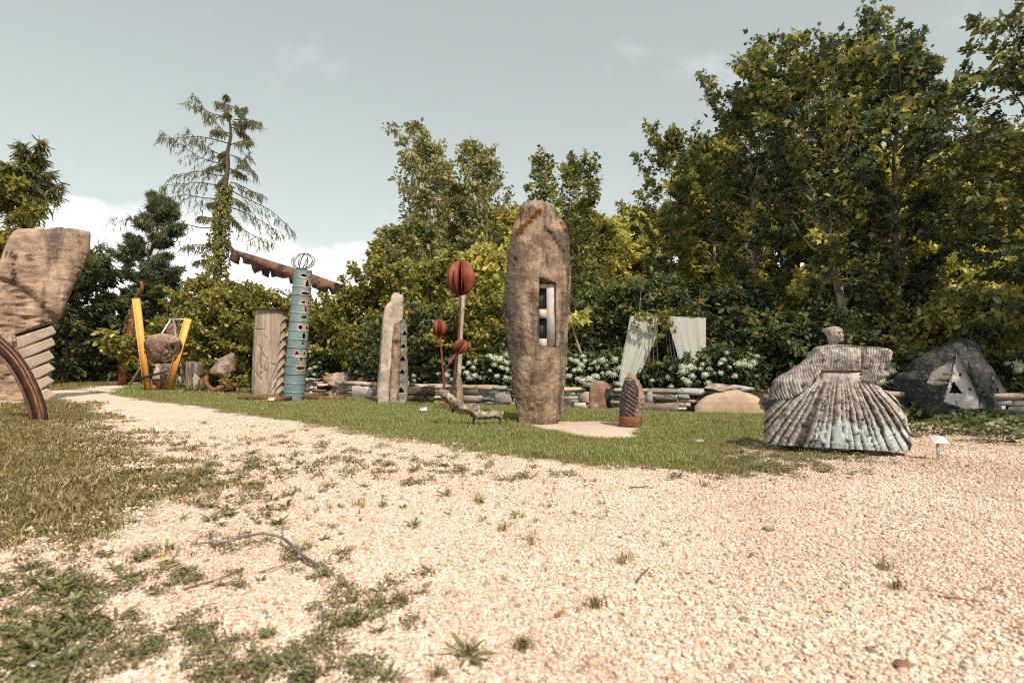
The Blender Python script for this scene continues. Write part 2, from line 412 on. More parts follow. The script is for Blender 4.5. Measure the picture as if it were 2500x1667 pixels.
# ================================================================== scatter (uncountable ground cover)
def scatter(name, P, rot, scl, idx, protos, label, cat):
    pc = bpy.data.collections.new(name + '_kinds')
    for q, (me_) in enumerate(protos):
        pc.objects.link(bpy.data.objects.new('%s_kind_%02d' % (name, q), me_))
    me_ = bpy.data.meshes.new(name); n = len(P)
    me_.vertices.add(n); me_.vertices.foreach_set('co', np.asarray(P, np.float32).ravel())
    for an, ty, key, d in (('rot', 'FLOAT_VECTOR', 'vector', rot), ('scl', 'FLOAT_VECTOR', 'vector', scl), ('idx', 'INT', 'value', idx)):
        at_ = me_.attributes.new(an, ty, 'POINT')
        at_.data.foreach_set(key, np.asarray(d, np.int32 if ty == 'INT' else np.float32).ravel())
    o = obj(name, me_, kind='stuff', label=label, category=cat)
    ng = bpy.data.node_groups.new(name, 'GeometryNodeTree')
    ng.interface.new_socket('Geometry', in_out='INPUT', socket_type='NodeSocketGeometry')
    ng.interface.new_socket('Geometry', in_out='OUTPUT', socket_type='NodeSocketGeometry')
    gi, go = ng.nodes.new('NodeGroupInput'), ng.nodes.new('NodeGroupOutput')
    ci = ng.nodes.new('GeometryNodeCollectionInfo'); ci.inputs[0].default_value = pc; ci.inputs[1].default_value = True; ci.inputs[2].default_value = True
    ip = ng.nodes.new('GeometryNodeInstanceOnPoints'); ip.inputs['Pick Instance'].default_value = True
    def na(nm, ty):
        n_ = ng.nodes.new('GeometryNodeInputNamedAttribute'); n_.data_type = ty; n_.inputs[0].default_value = nm
        return n_.outputs[0]
    l = ng.links.new
    l(gi.outputs[0], ip.inputs['Points']); l(ci.outputs[0], ip.inputs['Instance'])
    l(na('idx', 'INT'), ip.inputs['Instance Index']); l(na('scl', 'FLOAT_VECTOR'), ip.inputs['Scale'])
    er = ng.nodes.new('FunctionNodeEulerToRotation'); l(na('rot', 'FLOAT_VECTOR'), er.inputs[0]); l(er.outputs[0], ip.inputs['Rotation'])
    l(ip.outputs[0], go.inputs[0])
    md = o.modifiers.new('scatter', 'NODES'); md.node_group = ng
    return o
def pick(area, dens, rg):
    x0, x1, y0, y1 = area; n = int((x1 - x0) * (y1 - y0) * dens)
    return rg.uniform(x0, x1, n), rg.uniform(y0, y1, n)
def view(xx, yy, m=1.2): return (np.abs(xx) < 0.93 * yy + m)

# pebbles
pm, t, N = newmat('pebble')
oi = N('ShaderNodeObjectInfo').outputs['Random']
c = ramp(N, oi, [(0.13, 0.10, 0.088), (0.34, 0.225, 0.165), (0.475, 0.342, 0.262), (0.555, 0.425, 0.342), (0.605, 0.492, 0.412), (0.645, 0.548, 0.475), (0.68, 0.602, 0.54)], [0, 0.05, 0.14, 0.34, 0.58, 0.8, 1])
nn = N('ShaderNodeTexNoise', {'Vector': N('ShaderNodeTexCoord').outputs['Object'], 'Scale': 2.2, 'Detail': 5}).outputs[0]
c = mixc(N, N('ShaderNodeMapRange', {0: nn, 1: 0.42, 2: 0.7, 4: 0.45}).outputs[0], c, (0.36, 0.25, 0.16))
loc_ = N('ShaderNodeObjectInfo').outputs['Location']
dn = N('ShaderNodeTexNoise', {'Vector': loc_, 'Scale': 0.75, 'Detail': 6, 'Roughness': 0.65}).outputs[0]
dx_ = N('ShaderNodeMapRange', {0: N('ShaderNodeSeparateXYZ', {0: loc_}).outputs[0], 1: 0.5, 2: 5.0, 3: 0.0, 4: 0.16}).outputs[0]
dn = N('ShaderNodeMapRange', {0: N('ShaderNodeMath', {0: dn, 1: dx_}, operation='ADD').outputs[0], 1: 0.44, 2: 0.78, 4: 0.68}).outputs[0]
c = mixc(N, dn, c, (0.33, 0.235, 0.17))
p = N('ShaderNodeBsdfPrincipled', {'Base Color': c, 'Roughness': 0.75, 'Specular IOR Level': 0.3})
N('ShaderNodeOutputMaterial', {0: p.outputs[0]})
protos = []
for q in range(7):
    V, Fs = rockm((0, 0, 0), (1, RNG.uniform(0.6, 0.85), RNG.uniform(0.42, 0.6)), 100 + q, 2, 0.10, 6)
    protos.append(fastmesh('pebble', V, Fs, pm, True))
rg = np.random.default_rng(21)
PX, PY = [], []
for y0, y1, dn in ((0.5, 3.4, 4600), (3.4, 6.0, 2700), (6.0, 11, 1000)):
    w = 0.93 * y1 + 1.3
    a_, b_ = pick((-w, w, y0, y1), dn, rg); PX.append(a_); PY.append(b_)
px, py = np.concatenate(PX), np.concatenate(PY)
k = view(px, py); px, py = px[k], py[k]
g_ = grassd(px, py) + (0.55 - 0.25 * sstep(5, 8, py)) * fbm(np.stack([px, py, 0 * px], -1) * 1.7, 9, 3)
k = ((g_ < 0.12) | (rg.random(len(px)) < 0.55 * sstep(1.6, 0.1, g_)) & (px < 0)) & (behind(px, py) < -0.3)
px, py = px[k], py[k]; n = len(px)
s = rg.lognormal(math.log(0.0071), 0.40, n) * (1 + 0.25 * sstep(3.4, 6, py)) * (1 + 0.25 * sstep(6, 9, py))
s = np.clip(s, 0.004, 0.024)
scatter('gravel', np.stack([px, py, height(px, py) + 0.25 * s], -1), np.stack([rg.normal(0, .3, n), rg.normal(0, .3, n), rg.uniform(0, 6.3, n)], -1),
        np.repeat(s[:, None], 3, 1), rg.integers(0, 7, n), protos, 'cream coloured loose gravel of the path', 'gravel')

# grass blades and weeds
def blades(seed, n, h, spread, w, lean, nseg=3):
    rg_ = np.random.default_rng(seed); mb = MB(); tones = []
    for _ in range(n):
        b = rg_.normal(0, spread, 2); az = rg_.uniform(0, 6.28); hh = h * rg_.uniform(0.55, 1.15); ln = lean * rg_.uniform(0.2, 1.2)
        d = np.array((math.cos(az), math.sin(az))); sd_ = np.array((-d[1], d[0])); V = []
        for q in range(nseg + 1):
            f = q / nseg; cpt = b + d * ln * hh * f * f; z = hh * (f - 0.25 * ln * f * f)
            ww = w * (1 - f ** 1.5) * 0.5 * (0.7 + 0.6 * math.sin(f * 2.2))
            V += [(*(cpt - sd_ * ww), z), (*(cpt + sd_ * ww), z)]
        mb.add(V, [(2 * q, 2 * q + 1, 2 * q + 3, 2 * q + 2) for q in range(nseg)]); tones += [rg_.random()] * len(V)
    return mb.get() + (np.array(tones),)
grassm = LEAF('grass_blade', [(0.042, 0.050, 0.013), (0.09, 0.094, 0.024), (0.15, 0.138, 0.04), (0.25, 0.20, 0.08)], 0.35, (1.2, 1.1, 0.6), 0.2, 0.6, 2.1)
drym = LEAF('rough_grass', [(0.06, 0.05, 0.014), (0.13, 0.095, 0.03), (0.20, 0.145, 0.055), (0.29, 0.21, 0.105)], 0.35, (1.2, 1.1, 0.6), 0.2, 0.6)
weedm = LEAF('weed_leaf', [(0.045, 0.046, 0.018), (0.085, 0.076, 0.028), (0.14, 0.112, 0.042), (0.21, 0.155, 0.07)], 0.3, (1.2, 1.1, 0.6), 0.35, 0.5)
def tuftmesh(seed, n, h, spread, w, lean, mat):
    V, Fs, tn = blades(seed, n, h, spread, w, lean)
    return fastmesh('tuft', V, Fs, mat, True, {'tone': ('FLOAT', tn)})
lawnp = [tuftmesh(q, 16, 0.075, 0.035, 0.0065, 0.7, grassm) for q in range(5)] + [tuftmesh(90 + q, 12, 0.06, 0.035, 0.0065, 0.9, drym) for q in range(3)]
rg = np.random.default_rng(5)
A = []
for (ar, dn) in (((-4, 8, 4.2, 9.5), 620), ((-9, 9, 9.5, 14), 330), ((-14, 8, 14, 20), 170), ((-24, -2, 20, 34), 60)):
    a_, b_ = pick(ar, dn, rg); A.append((a_, b_, np.full(len(a_), {620: 1.0, 330: 1.15, 170: 1.5, 60: 2.3}[dn])))
px, py, ps = [np.concatenate(q) for q in zip(*A)]
k = view(px, py, 2.0); px, py, ps = px[k], py[k], ps[k]
gl = sdf(px, py, np.array(lawn)[:, :2]); nz_ = fbm(np.stack([px, py, 0 * px], -1) * 2.1, 31, 4)
bed = [np.array(G(*q)) for q in ((1375, 1030), (1460, 1028), (1562, 1040), (1580, 1050), (1540, 1072), (1440, 1070), (1370, 1058), (1300, 1046), (1250, 1030), (1270, 1024))]
bd = sdf(px, py, np.array(bed)[:, :2])
k = (gl + 0.28 * nz_ > 0.02) & (rg.random(len(px)) < 0.35 + sstep(0, 0.5, gl + 0.2 * nz_)) & (bd + 0.12 * nz_ < 0.0) & (behind(px, py) < -0.28)
px, py, ps, gl = px[k], py[k], ps[k], gl[k]; n = len(px)
nz_ = fbm(np.stack([px, py, 0 * px], -1) * 0.8, 77, 3)
s = ps * rg.uniform(0.6, 1.1, n) * (0.75 + 0.35 * sstep(0, 1.0, gl)) * (1 + 0.25 * nz_)
scatter('lawn_grass', np.stack([px, py, height(px, py)], -1), np.stack([rg.normal(0, .12, n), rg.normal(0, .12, n), rg.uniform(0, 6.3, n)], -1),
        np.stack([s, s, s * (0.8 / np.sqrt(ps))], -1), np.where((gl + .3 * nz_ + rg.normal(0, .12, n) < .30) | (nz_ + rg.normal(0, .25, n) > .85), rg.integers(5, 8, n), rg.integers(0, 5, n)), lawnp, 'short green grass of the lawn around the tall stones', 'grass')

# rough grass and weeds on the left
roughp = [tuftmesh(40 + q, 11, 0.06, 0.035, 0.008, 1.1, drym) for q in range(4)] + [tuftmesh(50 + q, 6, 0.09, 0.02, 0.016, 0.9, drym) for q in range(3)]
A = []
for (ar, dn) in (((-6, 0.5, 1.0, 6), 480), ((-12, -1, 6, 12), 300), ((-26, -6, 12, 20), 130), ((-45, -16, 20, 42), 36)):
    a_, b_ = pick(ar, dn, rg); A.append((a_, b_, np.full(len(a_), {480: 1.0, 300: 1.1, 130: 1.5, 36: 2.6}[dn])))
px, py, ps = [np.concatenate(q) for q in zip(*A)]
k = view(px, py, 1.5); px, py, ps = px[k], py[k], ps[k]
gl = np.maximum(sdf(px, py, np.array(leftg)[:, :2]), sdf(px, py, np.array(farg)[:, :2])); nz_ = fbm(np.stack([px, py, 0 * px], -1) * 2.3, 131, 4)
dens = 0.08 + 0.8 * sstep(-0.1, 1.3, gl + 0.9 * nz_)
k = (gl + (0.7 - 0.45 * sstep(5, 9, py)) * nz_ > 0.0) & (rg.random(len(px)) < dens)
px, py, ps = px[k], py[k], ps[k]; n = len(px)
s = ps * rg.uniform(0.55, 1.1, n)
scatter('rough_grass', np.stack([px, py, height(px, py)], -1), np.stack([rg.normal(0, .15, n), rg.normal(0, .15, n), rg.uniform(0, 6.3, n)], -1),
        np.stack([s, s, s * 0.85 / np.sqrt(ps)], -1), np.where(rg.random(n) < 0.8, rg.integers(0, 4, n), rg.integers(4, 7, n)), roughp, 'rough dry grass left of the gravel path', 'grass')

# ================================================================== vegetation
def arr(*p): return np.array(p, float)
T_OV = (arr((0, 0, 0), (-.27, .32, .07), (-.23, .68, .05), (0, 1, -.03), (.23, .68, .05), (.27, .32, .07)), [(0, 3, 2, 1), (0, 5, 4, 3)])
T_DI = (arr((0, 0, 0), (.3, .5, 0.05), (0, 1, 0), (-.3, .5, 0.05)), [(0, 1, 2, 3)])
_h = [(0, 0), (.32, .02), (.30, .20), (.60, .48), (.24, .50), (0, 1.08)]
T_MA = (arr(*[(x_, y_, abs(x_) * .18 - y_ * y_ * .10) for x_, y_ in _h] + [(-x_, y_, abs(x_) * .18 - y_ * y_ * .10) for x_, y_ in _h[1:-1]]),
        [(0, 1, 2, 3, 4, 5), (5, 9, 8, 7, 6, 0)])
T_ST = (arr((-.07, 0, 0), (.07, 0, 0), (.045, 1, 0), (-.045, 1, 0)), [(0, 1, 2, 3)])
_s, _sf = [], []
for q in range(7):
    az_, el_ = q * 2.4, 0.15 + 0.16 * q
    dv = np.array((math.cos(az_) * math.cos(el_), math.sin(el_), math.sin(az_) * math.cos(el_)))
    sv = norm(np.cross(dv, (0.3, 0.5, 0.8))) * 0.09
    _s += [-sv, sv, dv]; _sf.append((3 * q, 3 * q + 1, 3 * q + 2))
T_PI = (np.array(_s), _sf)
def leaves(P, axis_, nrm, size, tone, tpl):
    V0, F0 = tpl; N_ = len(P); K = len(V0)
    d = norm(axis_); n = norm(nrm - (nrm * d).sum(1, keepdims=True) * d); s = np.cross(d, n)
    V = P[:, None] + size[:, None, None] * (V0[None, :, 0:1] * s[:, None] + V0[None, :, 1:2] * d[:, None] + V0[None, :, 2:3] * n[:, None])
    base = (np.arange(N_) * K)[:, None]
    Fs = [(base + np.array(f)[None]) for f in F0]
    byk = {}
    for f in Fs: byk.setdefault(f.shape[1], []).append(f)
    return V.reshape(-1, 3), [np.concatenate(v) for v in byk.values()], np.repeat(tone, K)

def grow(seed, stems, nb, length, up, tplf, nleaf, lsize, t0=0.15, nsec=6, seclen=0.38, curve=0.25, droop=0.3, flat=0.6, jit=0.10, tonebias=0.0, r0=0.1,
         hang=0.0, seg=6, taper=0.12, tip=True, lump=0.0, inner=0.25, branches=None):
    """stems: list of polylines; length(t): branch reach in metres at stem fraction t. Returns wood (V,F), leaf arrays"""
    rg_ = np.random.default_rng(seed); wood = MB(); LP, LA, LN, LT = [], [], [], []
    nper = max(1, int(nleaf / (len(stems) * nb * (nsec + 1))))
    for si, S in enumerate(stems):
        S = np.asarray(S, float); m = len(S)
        tt = np.linspace(0, 1, m * 3 - 2); SS = np.stack([np.interp(tt, np.linspace(0, 1, m), S[:, q]) for q in range(3)], -1)
        SS[1:-1] += rg_.normal(0, r0 * 0.25, SS[1:-1].shape) * [1, 1, 0.3]
        R = r0 * (1 - tt * (1 - taper)) * (1 + 0.5 * np.exp(-tt * 25))
        V, Fs = tube(SS, R, 8); wood.add(V, Fs)
        for b in range(nb if branches is None else len(branches)):
            t_ = t0 + (1 - t0) * ((b + rg_.uniform(0, 1)) / nb) ** 0.9
            o_ = np.array([np.interp(t_, tt, SS[:, q]) for q in range(3)])
            az = b * 2.399 + si * 1.3 + rg_.normal(0, 0.35); u_ = up(t_) + rg_.normal(0, 0.12)
            Ln = length(t_) * rg_.uniform(0.72, 1.15)
            d0 = np.array((math.cos(az) * math.cos(u_), math.sin(az) * math.cos(u_), math.sin(u_)))
            f = np.linspace(0, 1, seg)[:, None]
            B = o_ + d0 * Ln * f + np.array((0, 0, curve)) * Ln * f * f + np.cumsum(rg_.normal(0, 0.03 * Ln, (seg, 3)), 0) * (f > 0)
            if branches is not None:
                o_, tp_, sag = branches[b]; Ln = float(np.linalg.norm(tp_ - o_)); t_ = 0.6
                B = o_ + (tp_ - o_) * f + np.array((0, 0, -sag)) * Ln * np.sin(f * math.pi) + np.cumsum(rg_.normal(0, 0.015 * Ln, (seg, 3)), 0) * (f > 0)
            rb = max(0.006, r0 * (0.42 if branches is None else .22) * (1 - 0.75 * t_))
            V, Fs = tube(B, np.linspace(rb, max(0.003, rb * 0.18), seg), 5, False); wood.add(V, Fs)
            secs = [(B, 0.45)] if tip else []
            for q in range(nsec):
                s_ = inner + (0.98 - inner) * (q + rg_.uniform(0, 1)) / nsec
                p0 = np.array([np.interp(s_, f[:, 0], B[:, c_]) for c_ in range(3)])
                td = norm(B[min(seg - 1, int(s_ * seg) + 1 if int(s_ * seg) + 1 < seg else seg - 1)] - B[max(0, int(s_ * seg) - 1)])
                side = norm(np.cross(td, (0, 0, 1))) * (1 if q % 2 else -1)
                sd_ = norm(td * 0.75 + side * rg_.uniform(0.5, 1.1) + np.array((0, 0, rg_.uniform(-0.15, 0.45) - hang)))
                sl_ = seclen * Ln * (1.15 - 0.6 * s_) * rg_.uniform(0.6, 1.3) + 0.06
                g_ = np.linspace(0, 1, 4)[:, None]
                C = p0 + sd_ * sl_ * g_ + np.array((0, 0, -droop * 0.5 + curve * 0.3)) * sl_ * g_ * g_
                V, Fs = tube(C, np.linspace(max(0.003, rb * 0.35), 0.002, 4), 3, False); wood.add(V, Fs)
                secs.append((C, 0.0))
            for C, st in secs:
                g_ = rg_.uniform(st, 1.02, nper) ** 0.8; fr = np.linspace(0, 1, len(C))
                Pp = np.stack([np.interp(g_, fr, C[:, c_]) for c_ in range(3)], -1)
                td = norm(C[-1] - C[0])
                rv = rg_.normal(0, 1, (nper, 3))
                LP.append(Pp + rg_.normal(0, jit * .65, (nper, 3)) * [1, 1, 0.7])
                LA.append(td * 0.7 + rv * 0.6 + np.array((0, 0, -droop)))
                LN.append(np.array((0, 0, flat)) + rg_.normal(0, 0.45, (nper, 3)))
                LT.append(np.clip(rg_.normal(0.5 + tonebias + rg_.normal(0, 0.10), 0.2, nper), 0, 1))
    P = np.concatenate(LP); n_ = len(P)
    sz = lsize * np.clip(rg_.lognormal(-.08, .32, n_), .4, 1.6)
    LV, LF, LTn = leaves(P, np.concatenate(LA), np.concatenate(LN), sz, np.concatenate(LT), tplf)
    return wood.get(), (LV, LF, LTn)
def plant(name, label, cat, seed, stems, leafmat, barkmat, group=None, wood='trunk', fol='crown', **k):
    w, (LV, LF, LT) = grow(seed, stems, **k)
    r = thing(name, label, cat, stems[0][0], group)
    part(wood, w[0], w[1], barkmat, r, True)
    part(fol, LV, LF, leafmat, r, False, {'tone': ('FLOAT', LT)})
    return r
def copytree(o, loc, rz, s, label=None):
    c_ = o.copy(); COL.objects.link(c_); c_.location = loc; c_.rotation_euler = (0, 0, rz); c_.scale = s
    if label: c_['label'] = label
    for ch in list(o.children):
        d = ch.copy(); COL.objects.link(d); d.parent = c_
    return c_
bark = M('bark', [(0.05, 0.04, 0.03), (0.12, 0.10, 0.075), (0.22, 0.18, 0.13)], 6, stretch=(1, 1, 0.25), bump=0.6)
barkpale = M('pale_bark', [(0.13, 0.11, 0.08), (0.27, 0.24, 0.19), (0.40, 0.36, 0.29)], 5, stretch=(1, 1, 0.4), bump=0.4)
barkred = M('pine_bark', [(0.12, 0.055, 0.03), (0.30, 0.13, 0.06), (0.42, 0.21, 0.10)], 5, stretch=(1, 1, 0.4), bump=0.6)
barkdark = M('dark_bark', [(0.025, 0.02, 0.016), (0.06, 0.048, 0.036), (0.11, 0.09, 0.07)], 6, stretch=(1, 1, 0.25), bump=0.6)
maple_l = LEAF('maple_leaf', [(0.014, 0.022, 0.015), (0.034, 0.043, 0.022), (0.085, 0.072, 0.02), (0.20, 0.15, 0.038)], 0.44, pos=[0, .40, .62, 1], gain=2.6)
hornb_l = LEAF('hornbeam_leaf', [(0.03, 0.036, 0.014), (0.085, 0.076, 0.02), (0.17, 0.13, 0.03), (0.28, 0.205, 0.055)], 0.42, gain=2.15)
dark_l = LEAF('dark_leaf', [(0.012, 0.020, 0.013), (0.030, 0.037, 0.017), (0.065, 0.06, 0.02), (0.15, 0.115, 0.03)], 0.42, gain=2.7)
gold_l = LEAF('sunlit_leaf', [(0.06, 0.058, 0.018), (0.155, 0.125, 0.032), (0.26, 0.21, 0.06), (0.37, 0.30, 0.11)], 0.48, gain=2.6)
popl_l = LEAF('poplar_leaf', [(0.026, 0.034, 0.018), (0.075, 0.068, 0.024), (0.145, 0.115, 0.04), (0.28, 0.21, 0.09)], 0.40, gain=1.95)
larch_l = LEAF('larch_needle', [(0.03, 0.034, 0.014), (0.07, 0.065, 0.02), (0.13, 0.11, 0.03), (0.20, 0.16, 0.05)], 0.3, gain=1.15)
pine_l = LEAF('pine_needle', [(0.022, 0.034, 0.016), (0.05, 0.06, 0.026), (0.09, 0.09, 0.035), (0.14, 0.12, 0.05)], 0.2)
ivy_l = LEAF('ivy_leaf', [(0.03, 0.034, 0.010), (0.075, 0.065, 0.016), (0.14, 0.11, 0.022), (0.2, 0.15, 0.03)], 0.3)
redivy_l = LEAF('rusty_ivy_leaf', [(0.05, 0.03, 0.014), (0.11, 0.05, 0.024), (0.18, 0.075, 0.03), (0.24, 0.11, 0.05)], 0.3, (1.2, 1, 0.7))
def crop(ox, oy, sc): return lambda x_, y_: (ox + x_ / sc, oy + y_ / sc)
def gp(u, Y): # ground point below survey column u at distance Y
    x_ = (u - CX) / F * Y
    return np.array((x_, Y, h1(x_, Y)))
def top(u, v, Y): return at(u, v, Y)
def line(a, b, n=5): return [a + (b - a) * f for f in np.linspace(0, 1, n)]
def round_(r, t0=0.2, p=0.6): return lambda t_: r * max(0.12, math.sin(math.pi * min(1, max(0.04, ((1 - t_) / (1 - t0)) ** p * 0.86 + 0.04))))

# --- big maples on the right
def maple(label, u, Y, ut, vt, seed, r, nl, um=None, vm=None, **k):
    b = gp(u, Y); tp = top(ut, vt, Y)
    S = line(b, tp, 5)
    if um: S = [b, (b + top(um, vm, Y)) / 2, top(um, vm, Y), (tp + top(um, vm, Y)) / 2, tp]
    kw = dict(nb=30, length=round_(r, 0.15), up=lambda t_: 0.35 + 0.75 * t_, tplf=T_MA, nleaf=int(nl * 2.1), lsize=0.12, t0=0.16, nsec=8, curve=0.30, droop=0.5, flat=0.8, jit=0.13, r0=0.14)
    kw.update(k)
    return plant('maple_tree', label, 'tree', seed, [S], maple_l, barkpale, **kw)
maple('tall leaning maple with dark lobed leaves behind the stone dancer', 2105, 14.2, 1935, 275, 1, 2.9, 9500, 2010, 560, nb=36)
maple('broad dark maple with upright shoots between leaning maple and frame edge', 2200, 14.6, 2190, 225, 2, 2.5, 8500, 2185, 560, nb=34, tonebias=-0.05)
maple('lower maple spreading left of the leaning maple above the curtain', 1850, 16.0, 1830, 300, 3, 2.2, 6500, nb=28)
plant('ash_tree', 'dark feathery ash overhanging the frame edge above the black boulder', 'tree', 4, [line(gp(2520, 11.8), top(2560, 190, 11.8), 5)], dark_l, barkdark,
      nb=36, length=round_(2.7, 0.12), up=lambda t_: 0.1 + 0.6 * t_, tplf=T_OV, nleaf=15000, lsize=0.135, t0=0.14, nsec=8, curve=0.1, droop=0.5, flat=0.9, jit=0.10, r0=0.12)
plant('birch_tree', 'birch whose drooping twigs hang in the upper corner', 'tree', 5, [line(np.array((13.6, 12.2, h1(13.6, 12.2))), np.array((13.4, 12.0, 11.5)), 5)], dark_l, barkpale,
      nb=30, length=lambda t_: 3.6 * (1.1 - 0.6 * t_), up=lambda t_: 0.5, tplf=T_OV, nleaf=6500, lsize=0.075, t0=0.55, nsec=7, curve=-0.12, droop=0.8, hang=0.5, flat=0.3, jit=0.06, r0=0.12)
# trees beside the frame that shade the black boulder
for q, (x_, y_, hh) in enumerate(((12.6, 5.4, 8.5), (14.2, 8.2, 9.5), (12.9, 1.8, 8.0))):
    b = np.array((x_, y_, h1(x_, y_)))
    plant('maple_tree', 'maple standing beyond the frame edge beside the gravel yard', 'tree', 60 + q, [line(b, b + (0, 0, hh), 5)], maple_l, bark, 'maples beyond the frame edge',
          nb=24, length=round_(2.6, 0.15), up=lambda t_: 0.25 + 0.6 * t_, tplf=T_MA, nleaf=4200, lsize=0.22, t0=0.2, nsec=6, curve=0.2, droop=0.5, flat=0.8, jit=0.14, r0=0.11)
# --- young maples behind the wall
kw = dict(nb=26, up=lambda t_: 0.55 + 0.6 * t_, tplf=T_MA, lsize=0.125, t0=0.2, nsec=6, curve=0.2, droop=0.5, flat=0.8, jit=0.12, r0=0.055)
plant('young_maple', 'young maple rising straight behind the windowed menhir', 'tree', 11, [line(gp(1417, 19), top(1412, 420, 19), 5)], maple_l, bark, length=round_(1.4, 0.2), nleaf=3900, tonebias=0.06, **kw)
plant('young_maple', 'tallest young maple with pointed crown above the curtains', 'tree', 12, [line(gp(1632, 18.5), top(1640, 360, 18.5), 5)], maple_l, bark, length=round_(1.7, 0.2), nleaf=5000, tonebias=0.06, **kw)
plant('young_maple', 'slim young maple peeking over the top of the menhir', 'tree', 13, [line(gp(1330, 21), top(1318, 408, 21), 5)], maple_l, bark, length=round_(1.25, 0.2), nleaf=2600, tonebias=0.08, **kw)
plant('leaning_sapling', 'thin leaning sapling with pale leaves beside the menhir', 'tree', 14, [[gp(1432, 15.4), top(1418, 860, 15.4), top(1398, 800, 15.3), top(1386, 770, 15.2)]], gold_l, barkpale,
      nb=7, length=lambda t_: 0.4, up=lambda t_: 0.2, tplf=T_MA, nleaf=240, lsize=0.15, t0=0.72, nsec=3, curve=0, droop=0.7, flat=0.6, jit=0.08, r0=0.045, taper=0.4)
# --- poplars
for lb, u, v, Y, sd_, r in (('tall poplar with sparse glinting leaves left of the red globes', 1012, 330, 30, 21, 2.2), ('second poplar with rounded crown behind the largest red globe', 1150, 372, 31, 22, 2.2),
                            ('slender poplar between the two crowned poplars', 1085, 420, 33, 23, 1.7)):
    b = gp(u + 15, Y); tp = top(u, v, Y)
    plant('poplar_tree', lb, 'tree', sd_, [line(b, tp, 5), line(b + (0.4, 0.1, 0), top(u + 38, v + 55, Y), 5)], popl_l, barkpale, nb=24, length=round_(r, 0.1, 0.7), up=lambda t_: 0.75 + 0.35 * t_, tplf=T_OV,
          nleaf=7600, lsize=0.205, t0=0.15, nsec=6, curve=0.2, droop=0.2, flat=0.3, jit=0.20, r0=0.12, tonebias=0.05)
# --- larch with ivy trunk
b = gp(528, 28); S = [b, top(520, 790, 28), top(540, 560, 28), top(556, 430, 28), top(566, 240, 28)]
cl_ = crop(0, 200, 3.136); brs = []; rgl = np.random.default_rng(6)
for (xa, ya), (xb, yb_), sag in (((1770, 290), (1425, 125), .04), ((1750, 420), (1500, 110), .05), ((1745, 470), (1290, 455), -.06), ((1735, 640), (1245, 345), .05), ((1738, 600), (1300, 290), .06), ((1735, 720), (1265, 660), -.05), ((1710, 890), (1050, 790), -.03), ((1690, 790), (1310, 830), -.10),
        ((1660, 1115), (830, 1050), -.02), ((1640, 1240), (1440, 1260), .05), ((1800, 330), (1990, 330), .0), ((1790, 290), (1985, 285), -.08), ((1770, 700), (1960, 570), .08), ((1760, 770), (1965, 850), .0), ((1770, 830), (2175, 1110), -.08), ((1755, 960), (2100, 1120), -.05), ((1750, 1050), (2195, 1275), .05),
        ((1770, 480), (1940, 470), -.06), ((1765, 560), (1940, 690), -.1), ((1800, 200), (1660, 150), .0), ((1800, 230), (1880, 190), .0), ((1720, 120), (1740, 105), .0), ((1800, 180), (1870, 260), -.05), ((1690, 930), (1590, 930), -.05), ((1640, 1350), (1460, 1370), -.03), ((1660, 1060), (1500, 1020), -.02), ((1770, 400), (1650, 380), -.05), ((1770, 350), (1880, 400), -.05),
        ((1750, 620), (1600, 690), -.05), ((1750, 660), (1880, 720), -.05), ((1740, 880), (1900, 960), -.08), ((1720, 1000), (1850, 1110), -.05), ((1700, 1180), (1800, 1290), -.05), ((1775, 260), (1720, 230), 0), ((1780, 300), (1850, 320), 0), ((1750, 520), (1680, 560), -.05), ((1745, 560), (1690, 640), -.05), ((1740, 700), (1690, 780), -.05)):
    a_ = top(*cl_(xa, ya), 28); b_ = top(*cl_(xb, yb_), 28); l_ = abs(b_[0] - a_[0]); b_ = b_ + (0, rgl.uniform(-.8, .8) * l_ * .6, 0); brs.append((a_, b_, sag))
S = [b, top(520, 790, 28), top(540, 560, 28), top(553, 450, 28), top(562, 330, 28), top(552, 238, 28)]
lr = plant('larch_tree', 'tall sparse larch with drooping branches and ivy wrapped trunk', 'tree', 31, [S], larch_l, barkdark, nb=len(brs), branches=brs, length=lambda t_: 3, up=lambda t_: 0, seg=8,
      tplf=T_ST, nleaf=8000, lsize=0.21, t0=0.34, nsec=16, seclen=0.19, curve=0.0, droop=1.3, hang=0.45, flat=0.1, jit=0.06, r0=0.27, tip=True, taper=0.1, inner=.12)
def ivy(root, S, r, n_, seed, mat, size, r_top):
    rg_ = np.random.default_rng(seed); S = np.asarray(S, float); f = rg_.random(n_); az = rg_.uniform(0, 6.28, n_)
    C = np.stack([np.interp(f, np.linspace(0, 1, len(S)), S[:, q]) for q in range(3)], -1)
    rad = (r + (r_top - r) * f) * (0.75 + 0.5 * np.abs(fbm(np.stack([np.cos(az) * 1.2, np.sin(az) * 1.2, C[:, 2] * 1.1], -1), seed, 3))) * rg_.uniform(0.75, 1.12, n_)
    o_ = np.stack([np.cos(az), np.sin(az), 0 * az], -1)
    V, Fs, tn = leaves(C + o_ * rad[:, None], rg_.normal(0, .5, (n_, 3)) + [0, 0, -0.8], o_ + rg_.normal(0, .35, (n_, 3)), size * rg_.uniform(.6, 1.2, n_), np.clip(rg_.normal(.55, .22, n_), 0, 1), T_OV)
    part('ivy', V, Fs, mat, root, False, {'tone': ('FLOAT', tn)})
ivy(lr, [b, top(520, 790, 28), top(532, 620, 28), top(550, 450, 28)], 0.95, 5200, 3, ivy_l, 0.17, 0.32)
